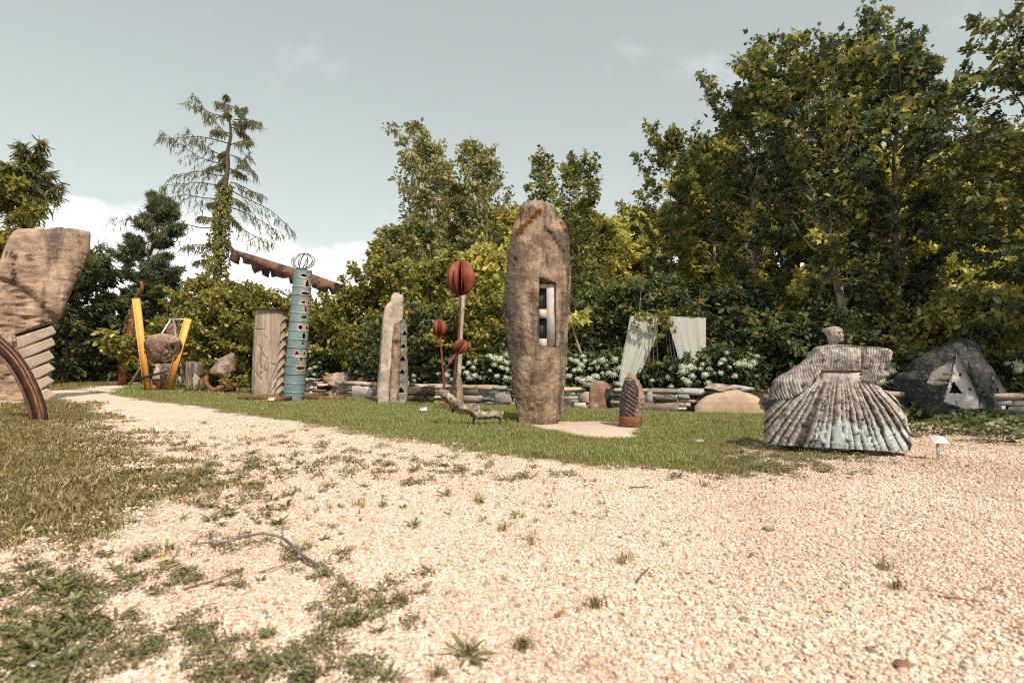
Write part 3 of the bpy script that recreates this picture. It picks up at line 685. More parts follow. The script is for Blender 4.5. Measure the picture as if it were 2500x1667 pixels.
# --- pine
b = gp(300, 32); S = [b, top(322, 760, 32), top(352, 680, 32), top(385, 560, 32), top(392, 490, 32)]
pr = plant('pine_tree', 'pine with reddish leaning trunk and layered needle clumps', 'tree', 32, [S], pine_l, barkred, nb=34, length=lambda t_: 2.5 * max(0.25, (1 - t_) ** 0.6), up=lambda t_: 0.05 + 0.4 * t_,
      tplf=T_PI, nleaf=5200, lsize=0.30, t0=0.42, nsec=6, seclen=0.34, curve=0.05, droop=0.0, flat=0.5, jit=0.14, r0=0.17)
ivy(pr, [b, top(306, 850, 32), top(322, 760, 32)], 0.24, 600, 8, redivy_l, 0.15, 0.2)
# --- far left
b = gp(35, 31)
plant('larch_tree', 'feathery larch behind the carved granite block', 'tree', 33, [line(b, top(75, 368, 31), 5)], larch_l, bark, nb=38, length=lambda t_: 5.0 * max(0.14, (1 - t_) ** 0.8 + 0.05), up=lambda t_: 0.12 + 0.5 * t_,
      tplf=T_ST, nleaf=7000, lsize=0.42, t0=0.42, nsec=8, seclen=0.28, curve=0.05, droop=0.9, hang=0.2, flat=0.1, jit=0.15, r0=0.2)
plant('lime_tree', 'golden rounded tree at the frame edge above the granite block', 'tree', 34, [line(gp(-30, 28), top(-20, 445, 28), 4)], hornb_l, bark, nb=26, length=round_(3.1, 0.1), up=lambda t_: 0.3 + 0.5 * t_,
      tplf=T_OV, nleaf=9500, lsize=0.26, t0=0.15, nsec=7, curve=0.1, droop=0.4, flat=0.6, jit=0.18, r0=0.16)
for lb, u, v, Y, sd_, nl in (('dark beech hiding behind the stone teeth', 165, 645, 36, 35, 8500), ('dark beech between granite block and pine', 235, 640, 38, 36, 8500), ('dark beech behind the pine and yellow beams', 330, 735, 40, 37, 6500),
                         ('dense dark beech closing the end of the gravel path', 395, 700, 38, 38, 6500)):
    bb = gp(u, Y)
    plant('beech_tree', lb, 'tree', sd_, [line(bb, top(u, v, Y), 4)], dark_l, barkdark, nb=30, length=round_(3.3, 0.02, 0.8), up=lambda t_: 0.1 + 0.6 * t_, tplf=T_OV, nleaf=nl, lsize=0.30, t0=0.02,
          nsec=7, curve=0.08, droop=0.35, flat=0.9, jit=0.16, r0=0.13, inner=0.15)
# --- hornbeam thicket behind log and drums
for q, (lb, u, v, Y, r) in enumerate((('hornbeam bush at the foot of the ivy larch', 505, 690, 27.5, 2.2), ('golden hornbeam bush behind the balanced rock', 575, 705, 26.5, 2.4), ('golden hornbeam bush behind the carved log', 645, 720, 26, 2.4),
        ('golden hornbeam bush behind the drum column', 730, 755, 25.5, 2.4), ('hornbeam bush under the rusty plate end', 815, 775, 24.5, 2.4), ('dense hornbeam bush above the mossy boulder', 885, 730, 23.2, 2.3),
        ('hornbeam bush left of the pale split stone', 945, 640, 22.5, 2.0))):
    bb = gp(u, Y)
    plant('hornbeam_bush', lb, 'bush', 40 + q, [line(bb + (dx, 0, 0), top(u + dx * 42, v + abs(dx) * 22, Y), 4) for dx in (-0.9, 0, 0.9)], hornb_l, barkdark, None, 'stems', 'foliage', nb=15, length=round_(r * 0.75, 0.0, 0.8),
          up=lambda t_: 0.15 + 0.7 * t_, tplf=T_OV, nleaf=9500, lsize=0.165, t0=0.02, nsec=6, curve=0.12, droop=0.35, flat=1.0, jit=0.12, r0=0.05, inner=0.15, tonebias=0.04)
for q, (lb, u, v, Y, r, mt) in enumerate((('bushy willow below the poplars', 1010, 560, 24, 2.6, popl_l), ('tall golden hazel below the largest red globe', 1090, 640, 21.5, 2.0, hornb_l), ('golden hazel between red globes and menhir', 1180, 620, 22, 2.2, gold_l))):
    bb = gp(u, Y)
    plant('hazel_bush', lb, 'bush', 55 + q, [line(bb + (dx, 0, 0), top(u + dx * 50, v + abs(dx) * 25, Y), 4) for dx in (-0.8, 0, 0.8)], mt, barkpale, None, 'stems', 'foliage', nb=16, length=round_(r * 0.7, 0.0, 0.8),
          up=lambda t_: 0.3 + 0.7 * t_, tplf=T_OV, nleaf=6800, lsize=0.19, t0=0.08, nsec=6, curve=0.12, droop=0.35, flat=0.7, jit=0.14, r0=0.04)
# --- understorey just behind the hydrangeas
for q, (lb, u, v, Y, mt) in enumerate((('dark shrub behind the pale split stone', 960, 790, 19.2, dark_l), ('dark shrub behind the small red globe', 1065, 760, 17.8, dark_l), ('leafy shrub between slender pillar and menhir', 1185, 730, 17.0, hornb_l),
        ('dark shrub right of the menhir base', 1400, 700, 17.2, dark_l), ('dark shrub behind the hanging curtains', 1530, 700, 16.6, dark_l), ('dark shrub framed between the two curtains', 1640, 690, 16.4, dark_l),
        ('dark shrub right of the shorter curtain', 1770, 720, 15.6, dark_l), ('dark shrub behind the stone dancer sleeve', 1880, 790, 14.6, dark_l), ('dark thicket behind the stone dancer head', 2020, 800, 14.0, dark_l),
        ('yellow leaved shrub behind the black boulder', 2330, 745, 13.6, gold_l), ('yellow leaved shrub at the frame edge behind the boulder', 2480, 740, 13.2, gold_l))):
    bb = gp(u, Y)
    plant('shrub', lb, 'shrub', 70 + q, [line(bb + (dx, 0, 0), top(u + dx * 60, v + abs(dx) * 30, Y), 4) for dx in (-0.6, 0, 0.6)], mt, barkdark, None, 'stems', 'foliage', nb=13, length=round_(1.25, 0.0, 0.8),
          up=lambda t_: 0.15 + 0.6 * t_, tplf=T_OV, nleaf=4600, lsize=0.145, t0=0.03, nsec=6, curve=0.1, droop=0.4, flat=0.9, jit=0.10, r0=0.03, inner=0.1)
# --- woodland on the slope
wp = []
for q, (mt, tm) in enumerate(((gold_l, T_OV), (hornb_l, T_OV), (gold_l, T_DI), (hornb_l, T_OV))):
    b = np.array((0.0, 0, 0))
    r = plant('woodland_tree', 'slender sunlit woodland tree on the slope behind the garden', 'tree', 90 + q, [[b, b + (0.1, 0, 3), b + (0.2, 0.1, 6), b + (0.1, 0, 9.5)]], mt, barkpale, 'woodland trees on the slope',
              nb=30, length=round_(2.5, 0.2, 0.7), up=lambda t_: 0.35 + 0.6 * t_, tplf=tm, nleaf=8000, lsize=0.28, t0=0.24, nsec=6, curve=0.15, droop=0.35, flat=0.6, jit=0.2, r0=0.13)
    wp.append(r)
spots = [(1080, 40), (1150, 44), (1215, 37), (1290, 42), (1350, 36), (1420, 40), (1480, 34), (1550, 42), (1600, 35), (1665, 40), (1720, 33), (1790, 38), (1250, 31), (1380, 29), (1500, 27.5), (1560, 29), (1690, 27), (1760, 26),
         (1850, 30), (1900, 24), (1950, 28), (2030, 25), (2110, 22), (2180, 26), (2260, 20.5), (2340, 23), (2420, 20), (2520, 22), (1330, 48), (1580, 50), (1700, 48), (1450, 48), (1200, 50), (1850, 44), (2000, 40), (2200, 36), (2400, 34),
         (2050, 21), (2300, 18), (2450, 17.5), (1010, 46), (940, 42), (1830, 22.5), (1740, 21.5), (1300, 26), (1440, 24)]
rg = np.random.default_rng(99)
for q, (u, Y) in enumerate(spots):
    b = gp(u, Y); vt = rg.uniform(485, 575) if 1200 < u < 1720 else rg.uniform(540, 600) if u <= 1200 else rg.uniform(330, 480)
    s_ = max(.35, (at(u, vt, Y)[2] - b[2]) / 10.2); w_ = min(1.15, max(s_, .62))
    if q < 4: wp[q].location = b; wp[q].rotation_euler = (0, 0, rg.uniform(0, 6)); wp[q].scale = (w_, w_, s_)
    else: copytree(wp[q % 4], b, rg.uniform(0, 6.28), (w_ * rg.uniform(.9, 1.15), w_ * rg.uniform(.9, 1.15), s_))
# undergrowth on the slope
ub = []
for q, mt in enumerate((gold_l, hornb_l)):
    b = np.array((0.0, 0, 0)); r = plant('undergrowth_bush', 'leafy undergrowth bush among the woodland trunks on the slope', 'bush', 130 + q, [[b + (dx, 0, 0), b + (dx * 1.5, 0, 1.9 - abs(dx))] for dx in (-.6, 0, .6)], mt, barkdark, 'undergrowth on the slope', 'stems', 'foliage',
        nb=12, length=round_(1.2, 0.0, 0.8), up=lambda t_: 0.15 + 0.6 * t_, tplf=T_OV, nleaf=3600, lsize=0.17, t0=0.03, nsec=6, curve=0.1, droop=0.4, flat=0.9, jit=0.12, r0=0.03, inner=0.1)
    ub.append(r)
us = [(1120, 25), (1200, 27), (1290, 23), (1350, 21), (1450, 21.5), (1540, 22), (1600, 24), (1690, 21), (1750, 19.5), (1800, 18.2), (1870, 19.5), (1930, 17.6), (1990, 18.4), (2060, 17.2), (2130, 18.2), (2200, 16.8), (2270, 17.4), (2350, 16.4), (2420, 15.6), (2500, 16.2), (2240, 14.6), (2150, 15.6), (2080, 20.5), (1960, 21.5), (2300, 20.5), (2440, 19.2)]
fu = [(60, 43), (120, 45), (180, 46), (240, 44), (300, 46), (360, 45), (420, 44), (480, 40), (0, 42), (90, 50), (200, 52), (330, 52), (-60, 41), (450, 34), (545, 33), (620, 31), (700, 30), (780, 29)]
for q, (u, Y) in enumerate(us):
    b = gp(u, Y); s_ = rg.uniform(.85, 1.35)
    if q < 2: ub[q].location = b; ub[q].scale = (s_, s_, s_)
    else: copytree(ub[q % 2], b, rg.uniform(0, 6.28), (s_, s_, s_ * rg.uniform(.9, 1.2)))
for q, (u, Y) in enumerate(fu):
    b = gp(u, Y); s_ = rg.uniform(1.7, 2.3) * (1.0 if Y > 38 else .75)
    o = copytree(ub[1], b, rg.uniform(0, 6.28), (s_ * 1.15, s_ * 1.15, s_ * rg.uniform(.9, 1.1)), 'leafy bush closing the view at the far end of the path'); o['group'] = 'bushes at the far end of the path'

# ================================================================== stone and metal materials
granite = M('warm_granite', [(0.105, 0.074, 0.052), (0.245, 0.175, 0.122), (0.37, 0.275, 0.198)], 3.0, detail=10, lo=.36, hi=.64, streak=((0.05, 0.042, 0.036), 0.46, 0.62, 3.2), patch=((0.07, 0.06, 0.05), .56, .7, 2.2), speck=((0.36, 0.29, 0.22), 0.4, 40), bump=1.0, bscale=18, bdist=.04, vcol=True)
granite2 = M('pink_granite', [(0.14, 0.095, 0.066), (0.255, 0.178, 0.128), (0.36, 0.27, 0.20)], 2.4, detail=10, lo=.36, hi=.64, streak=((0.085, 0.066, 0.052), 0.52, 0.68, 1.8), speck=((0.46, 0.38, 0.31), 0.45, 22), bump=1.0, bscale=9, bdist=0.04, vcol=True)
greycut = M('cut_granite', [(0.29, 0.272, 0.245), (0.385, 0.362, 0.33), (0.46, 0.438, 0.40)], 14, speck=((0.12, 0.11, 0.10), 0.5, 90), bump=0.15)
glassy = M('dark_window', [(0.012, 0.02, 0.024), (0.03, 0.045, 0.05), (0.05, 0.07, 0.075)], 6, roughness=0.35, bump=0.05)
mossm = M('orange_moss', [(0.07, 0.035, 0.01), (0.20, 0.085, 0.014), (0.30, 0.14, 0.025)], 9, bump=1.0, bscale=40)
paleslab = M('pale_stone', [(0.20, 0.17, 0.135), (0.33, 0.285, 0.23), (0.43, 0.385, 0.32)], 3.5, detail=10, lo=.36, hi=.64, streak=((0.14, 0.115, 0.09), 0.50, 0.68, 3.5), bump=0.6, bscale=9)
lichen = M('lichen_stone', [(0.05, 0.045, 0.04), (0.15, 0.125, 0.10), (0.33, 0.28, 0.23)], 8, detail=10, lo=.36, hi=.64, patch=((0.34, 0.29, 0.24), 0.55, 0.60, 9), patch2=((0.04, 0.036, 0.032), 0.54, 0.62, 6), bump=0.8, bscale=20)
ochre = M('ochre_stone', [(0.10, 0.06, 0.03), (0.24, 0.14, 0.06), (0.36, 0.28, 0.2)], 5, patch=((0.30, 0.26, 0.21), 0.50, 0.66, 3), patch2=((0.04, 0.035, 0.03), 0.54, 0.66, 2.4), bump=0.9, bscale=18)
rust = M('rust', [(0.06, 0.028, 0.018), (0.15, 0.065, 0.035), (0.25, 0.115, 0.06)], 6, roughness=0.7, bump=0.3, bscale=30, metallic=0.15, spec=0.4)
rustpatch = M('torn_rust', [(0.06, 0.03, 0.02), (0.14, 0.065, 0.036), (0.21, 0.11, 0.065)], 3, patch=((0.035, 0.03, 0.035), 0.48, 0.60, 2.4), patch2=((0.11, 0.12, 0.14), 0.55, 0.68, 3.7), roughness=0.75, bump=0.4)
darkrust = M('dark_rust', [(0.03, 0.016, 0.012), (0.08, 0.036, 0.022), (0.15, 0.07, 0.042)], 5, roughness=0.5, bump=0.15, bscale=40, metallic=0.3, spec=0.5)
redrust = M('red_rust', [(0.075, 0.016, 0.010), (0.165, 0.034, 0.018), (0.25, 0.066, 0.032)], 4, roughness=0.6, bump=0.25, bscale=30, spec=0.4)
yellow = M('yellow_paint', [(0.56, 0.27, 0.06), (0.66, 0.35, 0.085), (0.72, 0.43, 0.13)], 4, stretch=(1, 1, 0.1), roughness=0.5, bump=0.1, spec=0.4, speck=((0.30, 0.13, 0.03), 0.5, 7))
steel = M('grey_steel', [(0.26, 0.26, 0.26), (0.38, 0.38, 0.37), (0.48, 0.48, 0.46)], 8, roughness=0.4, bump=0.05, metallic=0.6, spec=0.5)
blackm = M('black_metal', [(0.012, 0.012, 0.012), (0.025, 0.024, 0.022), (0.05, 0.045, 0.04)], 8, roughness=0.6, bump=0.1)
wood = M('grey_wood', [(0.13, 0.10, 0.078), (0.285, 0.232, 0.185), (0.40, 0.345, 0.285)], 4, stretch=(3, 3, 0.22), bump=0.6, bscale=10, vcol=True)
oldwood = M('dark_wood', [(0.04, 0.032, 0.026), (0.12, 0.095, 0.075), (0.26, 0.21, 0.165)], 5, stretch=(3, 3, 0.3), bump=0.9, bscale=10, patch=((0.34, 0.28, 0.22), 0.6, 0.72, 5))
brownrock = M('brown_rock', [(0.03, 0.018, 0.013), (0.085, 0.048, 0.034), (0.19, 0.12, 0.09)], 7, speck=((0.40, 0.31, 0.25), 0.8, 11), bump=0.9, bscale=18, vcol=True)
rosegran = M('rose_granite', [(0.08, 0.045, 0.032), (0.20, 0.11, 0.08), (0.30, 0.19, 0.14)], 5, patch=((0.06, 0.045, 0.03), 0.55, 0.68, 4), bump=0.6, bscale=20)
sandgran = M('sand_granite', [(0.32, 0.235, 0.165), (0.41, 0.31, 0.225), (0.50, 0.39, 0.29)], 3, speck=((0.2, 0.14, 0.1), 0.35, 45), bump=0.4, bscale=22)
mossrock = M('moss_rock', [(0.16, 0.12, 0.09), (0.28, 0.22, 0.17), (0.36, 0.30, 0.24)], 3, stretch=(1, 1, 1), patch=((0.20, 0.10, 0.018), 0.44, 0.60, 2.2), patch2=((0.06, 0.045, 0.025), 0.56, 0.70, 5), bump=0.9, bscale=16)
blackrock = M('black_rock', [(0.012, 0.014, 0.016), (0.032, 0.033, 0.034), (0.07, 0.064, 0.058)], 3, speck=((0.30, 0.29, 0.27), 0.35, 14), bump=1.0, bscale=10, bdist=0.05, vcol=True)
dressm = M('carved_marble', [(0.10, 0.075, 0.058), (0.27, 0.215, 0.17), (0.44, 0.38, 0.32)], 9, detail=9, patch=((0.045, 0.040, 0.036), 0.55, 0.68, 4.5), bump=0.8, bscale=30, vcol=False)
headm = M('carved_face', [(0.17, 0.145, 0.125), (0.29, 0.255, 0.225), (0.41, 0.37, 0.33)], 16, detail=10, lo=.36, hi=.64, patch=((0.09, 0.075, 0.065), 0.58, 0.70, 12), bump=0.6, bscale=40)
teal = M('teal_paint', [(0.085, 0.135, 0.14), (0.115, 0.18, 0.185), (0.16, 0.225, 0.225)], 2.6, roughness=0.45, bump=0.06, spec=0.5, vcol=True, patch=((0.19, 0.235, 0.225), 0.58, 0.72, 3), rand=0.06)
brassy = M('signplate', [(0.62, 0.62, 0.6), (0.7, 0.7, 0.68), (0.76, 0.76, 0.74)], 4, roughness=0.35, bump=0.02, spec=0.5)
def vc(n_, base=(0, 0, 0), a_=0.0): return np.tile(np.array((*base, a_), float), (n_, 1))

# ------------------------------------------------------------------ tall menhir with window
def crop(ox, oy, sc): return lambda x_, y_: (ox + x_ / sc, oy + y_ / sc)
c5 = crop(1200, 480, 2.613); YM = 9.7
Lp = [(55, 205), (62, 195), (120, 160), (300, 120), (420, 100), (600, 85), (700, 78), (850, 88), (950, 100), (1080, 125), (1250, 150), (1350, 165), (1470, 188)]
Rp = [(55, 385), (90, 410), (150, 440), (220, 480), (290, 495), (500, 498), (700, 492), (900, 480), (1050, 470), (1300, 455), (1400, 442), (1470, 400)]
rows = []
for y_ in sorted({q[0] for q in Lp + Rp}):
    l_ = np.interp(y_, [q[0] for q in Lp], [q[1] for q in Lp]); r_ = np.interp(y_, [q[0] for q in Rp], [q[1] for q in Rp])
    df = np.interp(y_, [55, 200, 600, 1100, 1470], [0.45, 0.8, 1.0, 0.95, 0.75])
    rows.append((c5(0, y_)[1], c5(l_, 0)[0], c5(r_, 0)[0], df))
V, Fs = loft(rows, YM + 0.40, 0.40, 110, 190, 2.3, capk=(0.93, 0.8, 0.6, 0.35), dome=0.012)
V = rough(V, Fs, 0.035, 1.6, 2); V = rough(V, Fs, 0.016, 6.5, 8)
pu, pv = proj(V); cu, cv_ = (pu - 1200) * 2.613, (pv - 480) * 2.613; front = LFRONT
nrm_ = vnormals(V, Fs)
rid = np.interp(cv_, [60, 200, 400, 1000, 1250, 1470], [300, 300, 302, 300, 318, 330]); lE = np.interp(cv_, [q[0] for q in Lp], [q[1] for q in Lp]); rE = np.interp(cv_, [q[0] for q in Rp], [q[1] for q in Rp])
fac = np.where(cu < rid, 0.36 * np.clip((rid - cu) / (rid - lE + 1), 0, 1) ** 1.1, 0.27 * np.clip((cu - rid) / (rE - rid + 1), 0, 1) ** 1.35) * np.interp(cv_, [55, 300, 1470], [.5, 1, .9])
tgt = YM + fac + np.interp(cv_, [55, 110, 260, 500, 1100, 1470], [.26, .15, .05, 0, 0, .06]) + 0.5 * (V[:, 1] - (YM + .40 - .40 * np.sqrt(np.clip(1 - ((cu - (lE + rE) / 2) / ((rE - lE) / 2 + 1)) ** 2, 0, 1))))
wt = front * .85 * sstep(52, 150, cv_); V[:, 1] = V[:, 1] * (1 - wt) + np.clip(tgt, YM - .1, YM + .45) * wt; nrm_ = vnormals(V, Fs)
V += nrm_ * (front * (0.010 * fbm(V * 16, 61, 3) + 0.006 * (0.4 - np.abs(fbm(V * (8, 8, 4), 62, 3)))))[:, None]
crack = segdist(cu, cv_, [(345, 190), (385, 225), (410, 270), (440, 320), (465, 350)], False)
V -= nrm_ * (front * (0.055 * np.exp(-(crack / 9) ** 2)))[:, None]
hole = np.hypot((cu - 146) / 14, (cv_ - 395) / 12); V -= nrm_ * (front * 0.05 * np.exp(-hole ** 2))[:, None]
low = sstep(1000, 1300, cv_) * front; V += nrm_ * (low * 0.012 * fbm(V * (6, 6, 6), 44, 3))[:, None]
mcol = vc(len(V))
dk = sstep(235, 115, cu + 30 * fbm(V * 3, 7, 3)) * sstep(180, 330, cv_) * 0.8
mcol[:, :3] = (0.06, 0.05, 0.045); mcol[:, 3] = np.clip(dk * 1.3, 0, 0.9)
root = thing('menhir', 'tallest standing stone, tan granite with a recessed grey window', 'standing stone', (at(1310, 1042, YM + .4)[0], YM + 0.4, 0))
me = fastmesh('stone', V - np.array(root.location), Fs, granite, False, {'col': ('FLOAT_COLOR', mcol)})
st = obj('stone', me, root)
# the niche is cut out of the stone
def world(px, py, Y_): return at(*c5(px, py), Y_)
yb = YM + 0.16                                   # back of the niche
x0, x1 = world(300, 0, yb)[0], world(409, 0, yb)[0]; zb = world(0, 962, yb)[2]; zl, zr = world(0, 512, YM)[2], world(0, 548, YM)[2]
P0 = [(x0, yb + .13, zb), (x1, yb + .13, zb), (x1, yb + .13, zr), (x0, yb + .13, zr + 0.02)]
P1 = [(x0, YM - 0.6, zb - 0.02), (x1, YM - 0.6, zb - 0.02), (x1, YM - 0.6, zr + 0.01), (x0, YM - 0.6, zl + 0.14)]
CV = np.array(P0 + P1); CF = [(3, 2, 1, 0), (4, 5, 6, 7), (0, 1, 5, 4), (2, 3, 7, 6), (1, 2, 6, 5), (3, 0, 4, 7)]
cut = obj('cutter', fastmesh('cutter', CV - np.array(root.location), CF, granite, False, {'col': ('FLOAT_COLOR', vc(8))}), root)
md = st.modifiers.new('niche', 'BOOLEAN'); md.operation = 'DIFFERENCE'; md.object = cut; md.solver = 'EXACT'
dg = bpy.context.evaluated_depsgraph_get(); dg.update()
nm = bpy.data.meshes.new_from_object(st.evaluated_get(dg)); st.modifiers.clear(); st.data = nm
ca = nm.attributes['col']; cc = np.zeros(len(ca.data) * 4, np.float32); ca.data.foreach_get('color', cc); cc = cc.reshape(-1, 4); cc[cc[:, 0] > .9] = 0; ca.data.foreach_set('color', cc.ravel())
if not nm.materials: nm.materials.append(granite)
nm.polygons.foreach_set('use_smooth', np.zeros(len(nm.polygons), bool))
bpy.data.objects.remove(cut)
# grey back panel with two window openings
wz = [world(0, q, yb)[2] for q in (962, 905, 775, 718, 583, 500)]; wx = world(350, 0, yb)[0]; pz = yb - 0.012
mb = MB()
def pan(xa, xb, za, zb_): mb.add(*boxm(((xa + xb) / 2, yb + 0.06, (za + zb_) / 2), ((xb - xa) / 2, 0.064, (zb_ - za) / 2)))
xa = world(303, 0, yb)[0]
pan(wx, x1 - .003, wz[0] + .003, zr - .004); pan(xa - 0.03, wx, wz[0], wz[1]); pan(xa - 0.03, wx, wz[2], wz[3]); pan(xa - 0.03, wx, wz[4], zr - .004)
V, Fs = mb.get(); part('niche_panel', V, Fs, greycut, root)
barm = M('window_bar', [(0.05, 0.065, 0.07), (0.07, 0.09, 0.095), (0.09, 0.11, 0.115)], 6)
for za, zb_ in ((wz[1], wz[2]), (wz[3], wz[4])):
    V, Fs = boxm(((xa - 0.03 + wx) / 2, yb + 0.10, (za + zb_) / 2), ((wx - xa + 0.03) / 2, 0.004, (zb_ - za) / 2)); pn = part('window_pane', V, Fs, glassy, root)
    V, Fs = boxm((wx - 0.035, yb + 0.085, (za + zb_) / 2), (0.012, 0.008, (zb_ - za) / 2 - .002)); part('window_bar', V, Fs, barm, root, sub=pn)
# orange moss on its shoulder
rg = np.random.default_rng(3); mb = MB()
bmv = np.array([v.co[:] for v in nm.vertices]) + np.array(root.location)
qu, qv = proj(bmv); qx, qy = (qu - 1200) * 2.613, (qv - 480) * 2.613
for q in range(420):
    f = rg.random(); px_ = 170 + 140 * f + rg.normal(0, 5); py_ = 232 - 148 * f + rg.normal(0, 5) + rg.choice([-13, 0, 11]) * (1 - f)
    if q > 380: px_, py_ = (rg.normal(163, 4), rg.normal(112, 8)) if q % 2 else (rg.normal(205, 8), rg.normal(95, 6))
    cand = np.where(bmv[:, 1] < YM + 0.42, np.hypot(qx - px_, qy - py_), 1e9); i_ = int(np.argmin(cand)); s_ = rg.uniform(0.006, 0.02)
    V, Fs = ICO[1]; mb.add(V * (s_, s_, s_ * 0.7) * (1 + 0.3 * rg.normal(size=(len(V), 1))) + bmv[i_] + rg.normal(0, .008, 3), [Fs])
V, Fs = mb.get(); part('moss', V, Fs, mossm, root, kind='stuff')

# gravel bed beside it
bedz = 0.012
bedm = M('pale_chippings', [(0.36, 0.28, 0.21), (0.52, 0.43, 0.34), (0.62, 0.53, 0.44)], 30, detail=4, bump=0.8, bscale=90)
bp_ = np.array([G(*q)[:2] for q in ((1375, 1030), (1460, 1029), (1520, 1034), (1575, 1042), (1590, 1052), (1568, 1064), (1530, 1072), (1440, 1070), (1370, 1058), (1300, 1046), (1250, 1036), (1270, 1026))])
m_ = bp_.mean(0); V = [(m_[0], m_[1], bedz + .006)] + [(*q, bedz) for q in bp_] + [(*((q - m_) * 1.06 + m_), -0.02) for q in bp_]; n_ = len(bp_)
me = fastmesh('gravel_bed', V, [(0, 1 + q, 1 + (q + 1) % n_) for q in range(n_)] + [(1 + q, 1 + n_ + q, 1 + n_ + (q + 1) % n_, 1 + (q + 1) % n_) for q in range(n_)], bedm)
obj('gravel_bed', me, kind='structure')

# ------------------------------------------------------------------ chevron stone on a steel drum
c6 = crop(1400, 740, 4.356); YC = 9.35
rows = [(c6(0, y_)[1], c6(l_, 0)[0], c6(r_, 0)[0], d_) for y_, l_, r_, d_ in ((745, 580, 605, .3), (770, 565, 640, .5), (830, 540, 700, .7), (860, 530, 713, .8), (920, 512, 740, .95), (960, 500, 752, 1), (1000, 495, 765, 1), (1080, 489, 757, 1), (1100, 487, 750, 1), (1200, 480, 718, .95), (1216, 480, 710, .9))]
V, Fs = loft(rows, YC + 0.17, 0.165, 190, 230, 2.5, capk=(0.8, 0.5), dome=0.004)
V = rough(V, Fs, 0.012, 6, 4)
pu, pv = proj(V); qx, qy = (pu - 1400) * 4.356, (pv - 740) * 4.356; front = LFRONT
bound = 700 - np.abs(qy - 950) * 0.22 - np.clip(900 - qy, 0, 200) * 0.35          # edge of the rough face
apex = np.interp(qy, [800, 1000, 1200], [575, 548, 520])
ph = (qy - np.where(qx < apex, (apex - qx) * 0.75, (qx - apex) * 0.62)) / 44.0
saw = ph - np.floor(ph); step = np.clip(saw * 1.15, 0, 1)
k = front * sstep(6, -6, qx - bound) * sstep(800, 835, qy)
nrm_ = vnormals(V, Fs)
V -= nrm_ * (k * 0.030 * step)[:, None]
V += nrm_ * ((1 - k) * front * 0.010 * fbm(V * 30, 3, 3))[:, None]
ccol = vc(len(V)); ccol[:, :3] = np.where((step > 0.86)[:, None], (0.20, 0.16, 0.13), (0.055, 0.048, 0.045)); ccol[:, 3] = k * 0.9  # shaded step faces and lit ledges painted into the vertex colour
rosev = M('chevron_granite', [(0.10, 0.06, 0.045), (0.22, 0.14, 0.105), (0.32, 0.23, 0.18)], 9, speck=((0.42, 0.35, 0.3), 0.5, 40), bump=0.5, bscale=40, vcol=True)
bs = at(1539, 1042, YC + .17)
root = thing('chevron_stone', 'egg shaped rose stone carved with shade-tinted zigzag steps on round base', 'sculpture', (bs[0], YC + .17, 0))
part('stone', V, Fs, rosev, root, False, {'col': ('FLOAT_COLOR', ccol)})
zt = at(1539, 1019, YC + .17)[2] + 0.02; th = np.arange(40) / 40 * 2 * math.pi
V, Fs = tube([(bs[0], YC + .17, -0.02), (bs[0], YC + .17, zt - 0.012), (bs[0], YC + .17, zt)], [0.192, 0.192, 0.186], 40); part('drum_base', V, Fs, rust, root)

# ------------------------------------------------------------------ carved granite block with stone teeth (left)
c1 = crop(0, 550, 3.136); YS = 16.5
rows = [(c1(0, y_)[1], l_, r_, d_) for y_, l_, r_, d_ in ((44, 40, 219, .5), (60, 32, 223, .6), (95, 24, 223, .65), (200, 8, 220, .75), (320, -6, 205, .8), (400, -20, 191, .85), (560, -50, 166, .95), (700, -75, 150, 1), (740, -80, 140, 1), (775, -82, 118, 1), (850, -84, 47, 1), (945, -86, 50, 1), (1050, -88, 62, 1), (1150, -90, 76, 1), (1250, -92, 95, 1), (1355, -94, 106, 1))]
V, Fs = loft(rows, YS + 0.75, 0.72, 120, 170, 5.0, capk=(0.95, 0.8, 0.5), dome=0.01)
V = rough(V, Fs, 0.05, 1.1, 12); pu, pv = proj(V); qx, qy = pu * 3.136, (pv - 550) * 3.136; front = LFRONT
nrm_ = vnormals(V, Fs)
edge = np.interp(qx, [-100, 0, 100, 200, 300, 350, 470, 600], [360, 390, 420, 470, 560, 620, 720, 760])
V += (front * 0.20 * sstep(-10, 30, qy - edge) * sstep(900, 700, qy))[:, None] * LDIR
V += (front * (0.11 * np.abs(fbm(V * (2.4, 2, 6.5), 5, 4)) + 0.045 * fbm(V * 7, 15, 3)) * (0.35 + 0.65 * sstep(-10, 30, qy - edge)))[:, None] * LDIR
V += (front * 0.30 * np.clip((qx - 530) / 170, 0, 1))[:, None] * LDIR
scol = vc(len(V)); bl = segdist(qx, qy, [(112, 235), (100, 300), (108, 350), (98, 410)], False)
bl2 = np.abs(np.hypot((qx - 232) / 28, (qy - 243) / 20) - 1) * 20
scol[:, :3] = (0.016, 0.010, 0.008); scol[:, 3] = front * np.maximum(sstep(34, 8, bl + 26 * fbm(V * 7, 3, 3)), sstep(10, 3, bl2))
base = at(40, 980, YS); root = thing('carved_block', 'huge pink granite block with six stacked stone teeth down one side', 'sculpture', (base[0] - .5, YS + .7, 0))
part('block', V, Fs, granite2, root, False, {'col': ('FLOAT_COLOR', scol)})
TA = (20 - CX) / F
tips = [(435, 825), (428, 915), (420, 1012), (425, 1100), (425, 1190), (437, 1300)]; lefts = [(138, 848), (163, 945), (183, 1030), (223, 1115), (273, 1197), (308, 1278)]
tops = [(405, 770), (402, 858), (380, 958), (375, 1055), (365, 1150), (360, 1245)]
toothm = M('tooth_granite', [(0.21, 0.165, 0.125), (0.29, 0.235, 0.185), (0.36, 0.30, 0.245)], 3, speck=((0.5, 0.44, 0.38), 0.35, 45), bump=0.5, bscale=24)
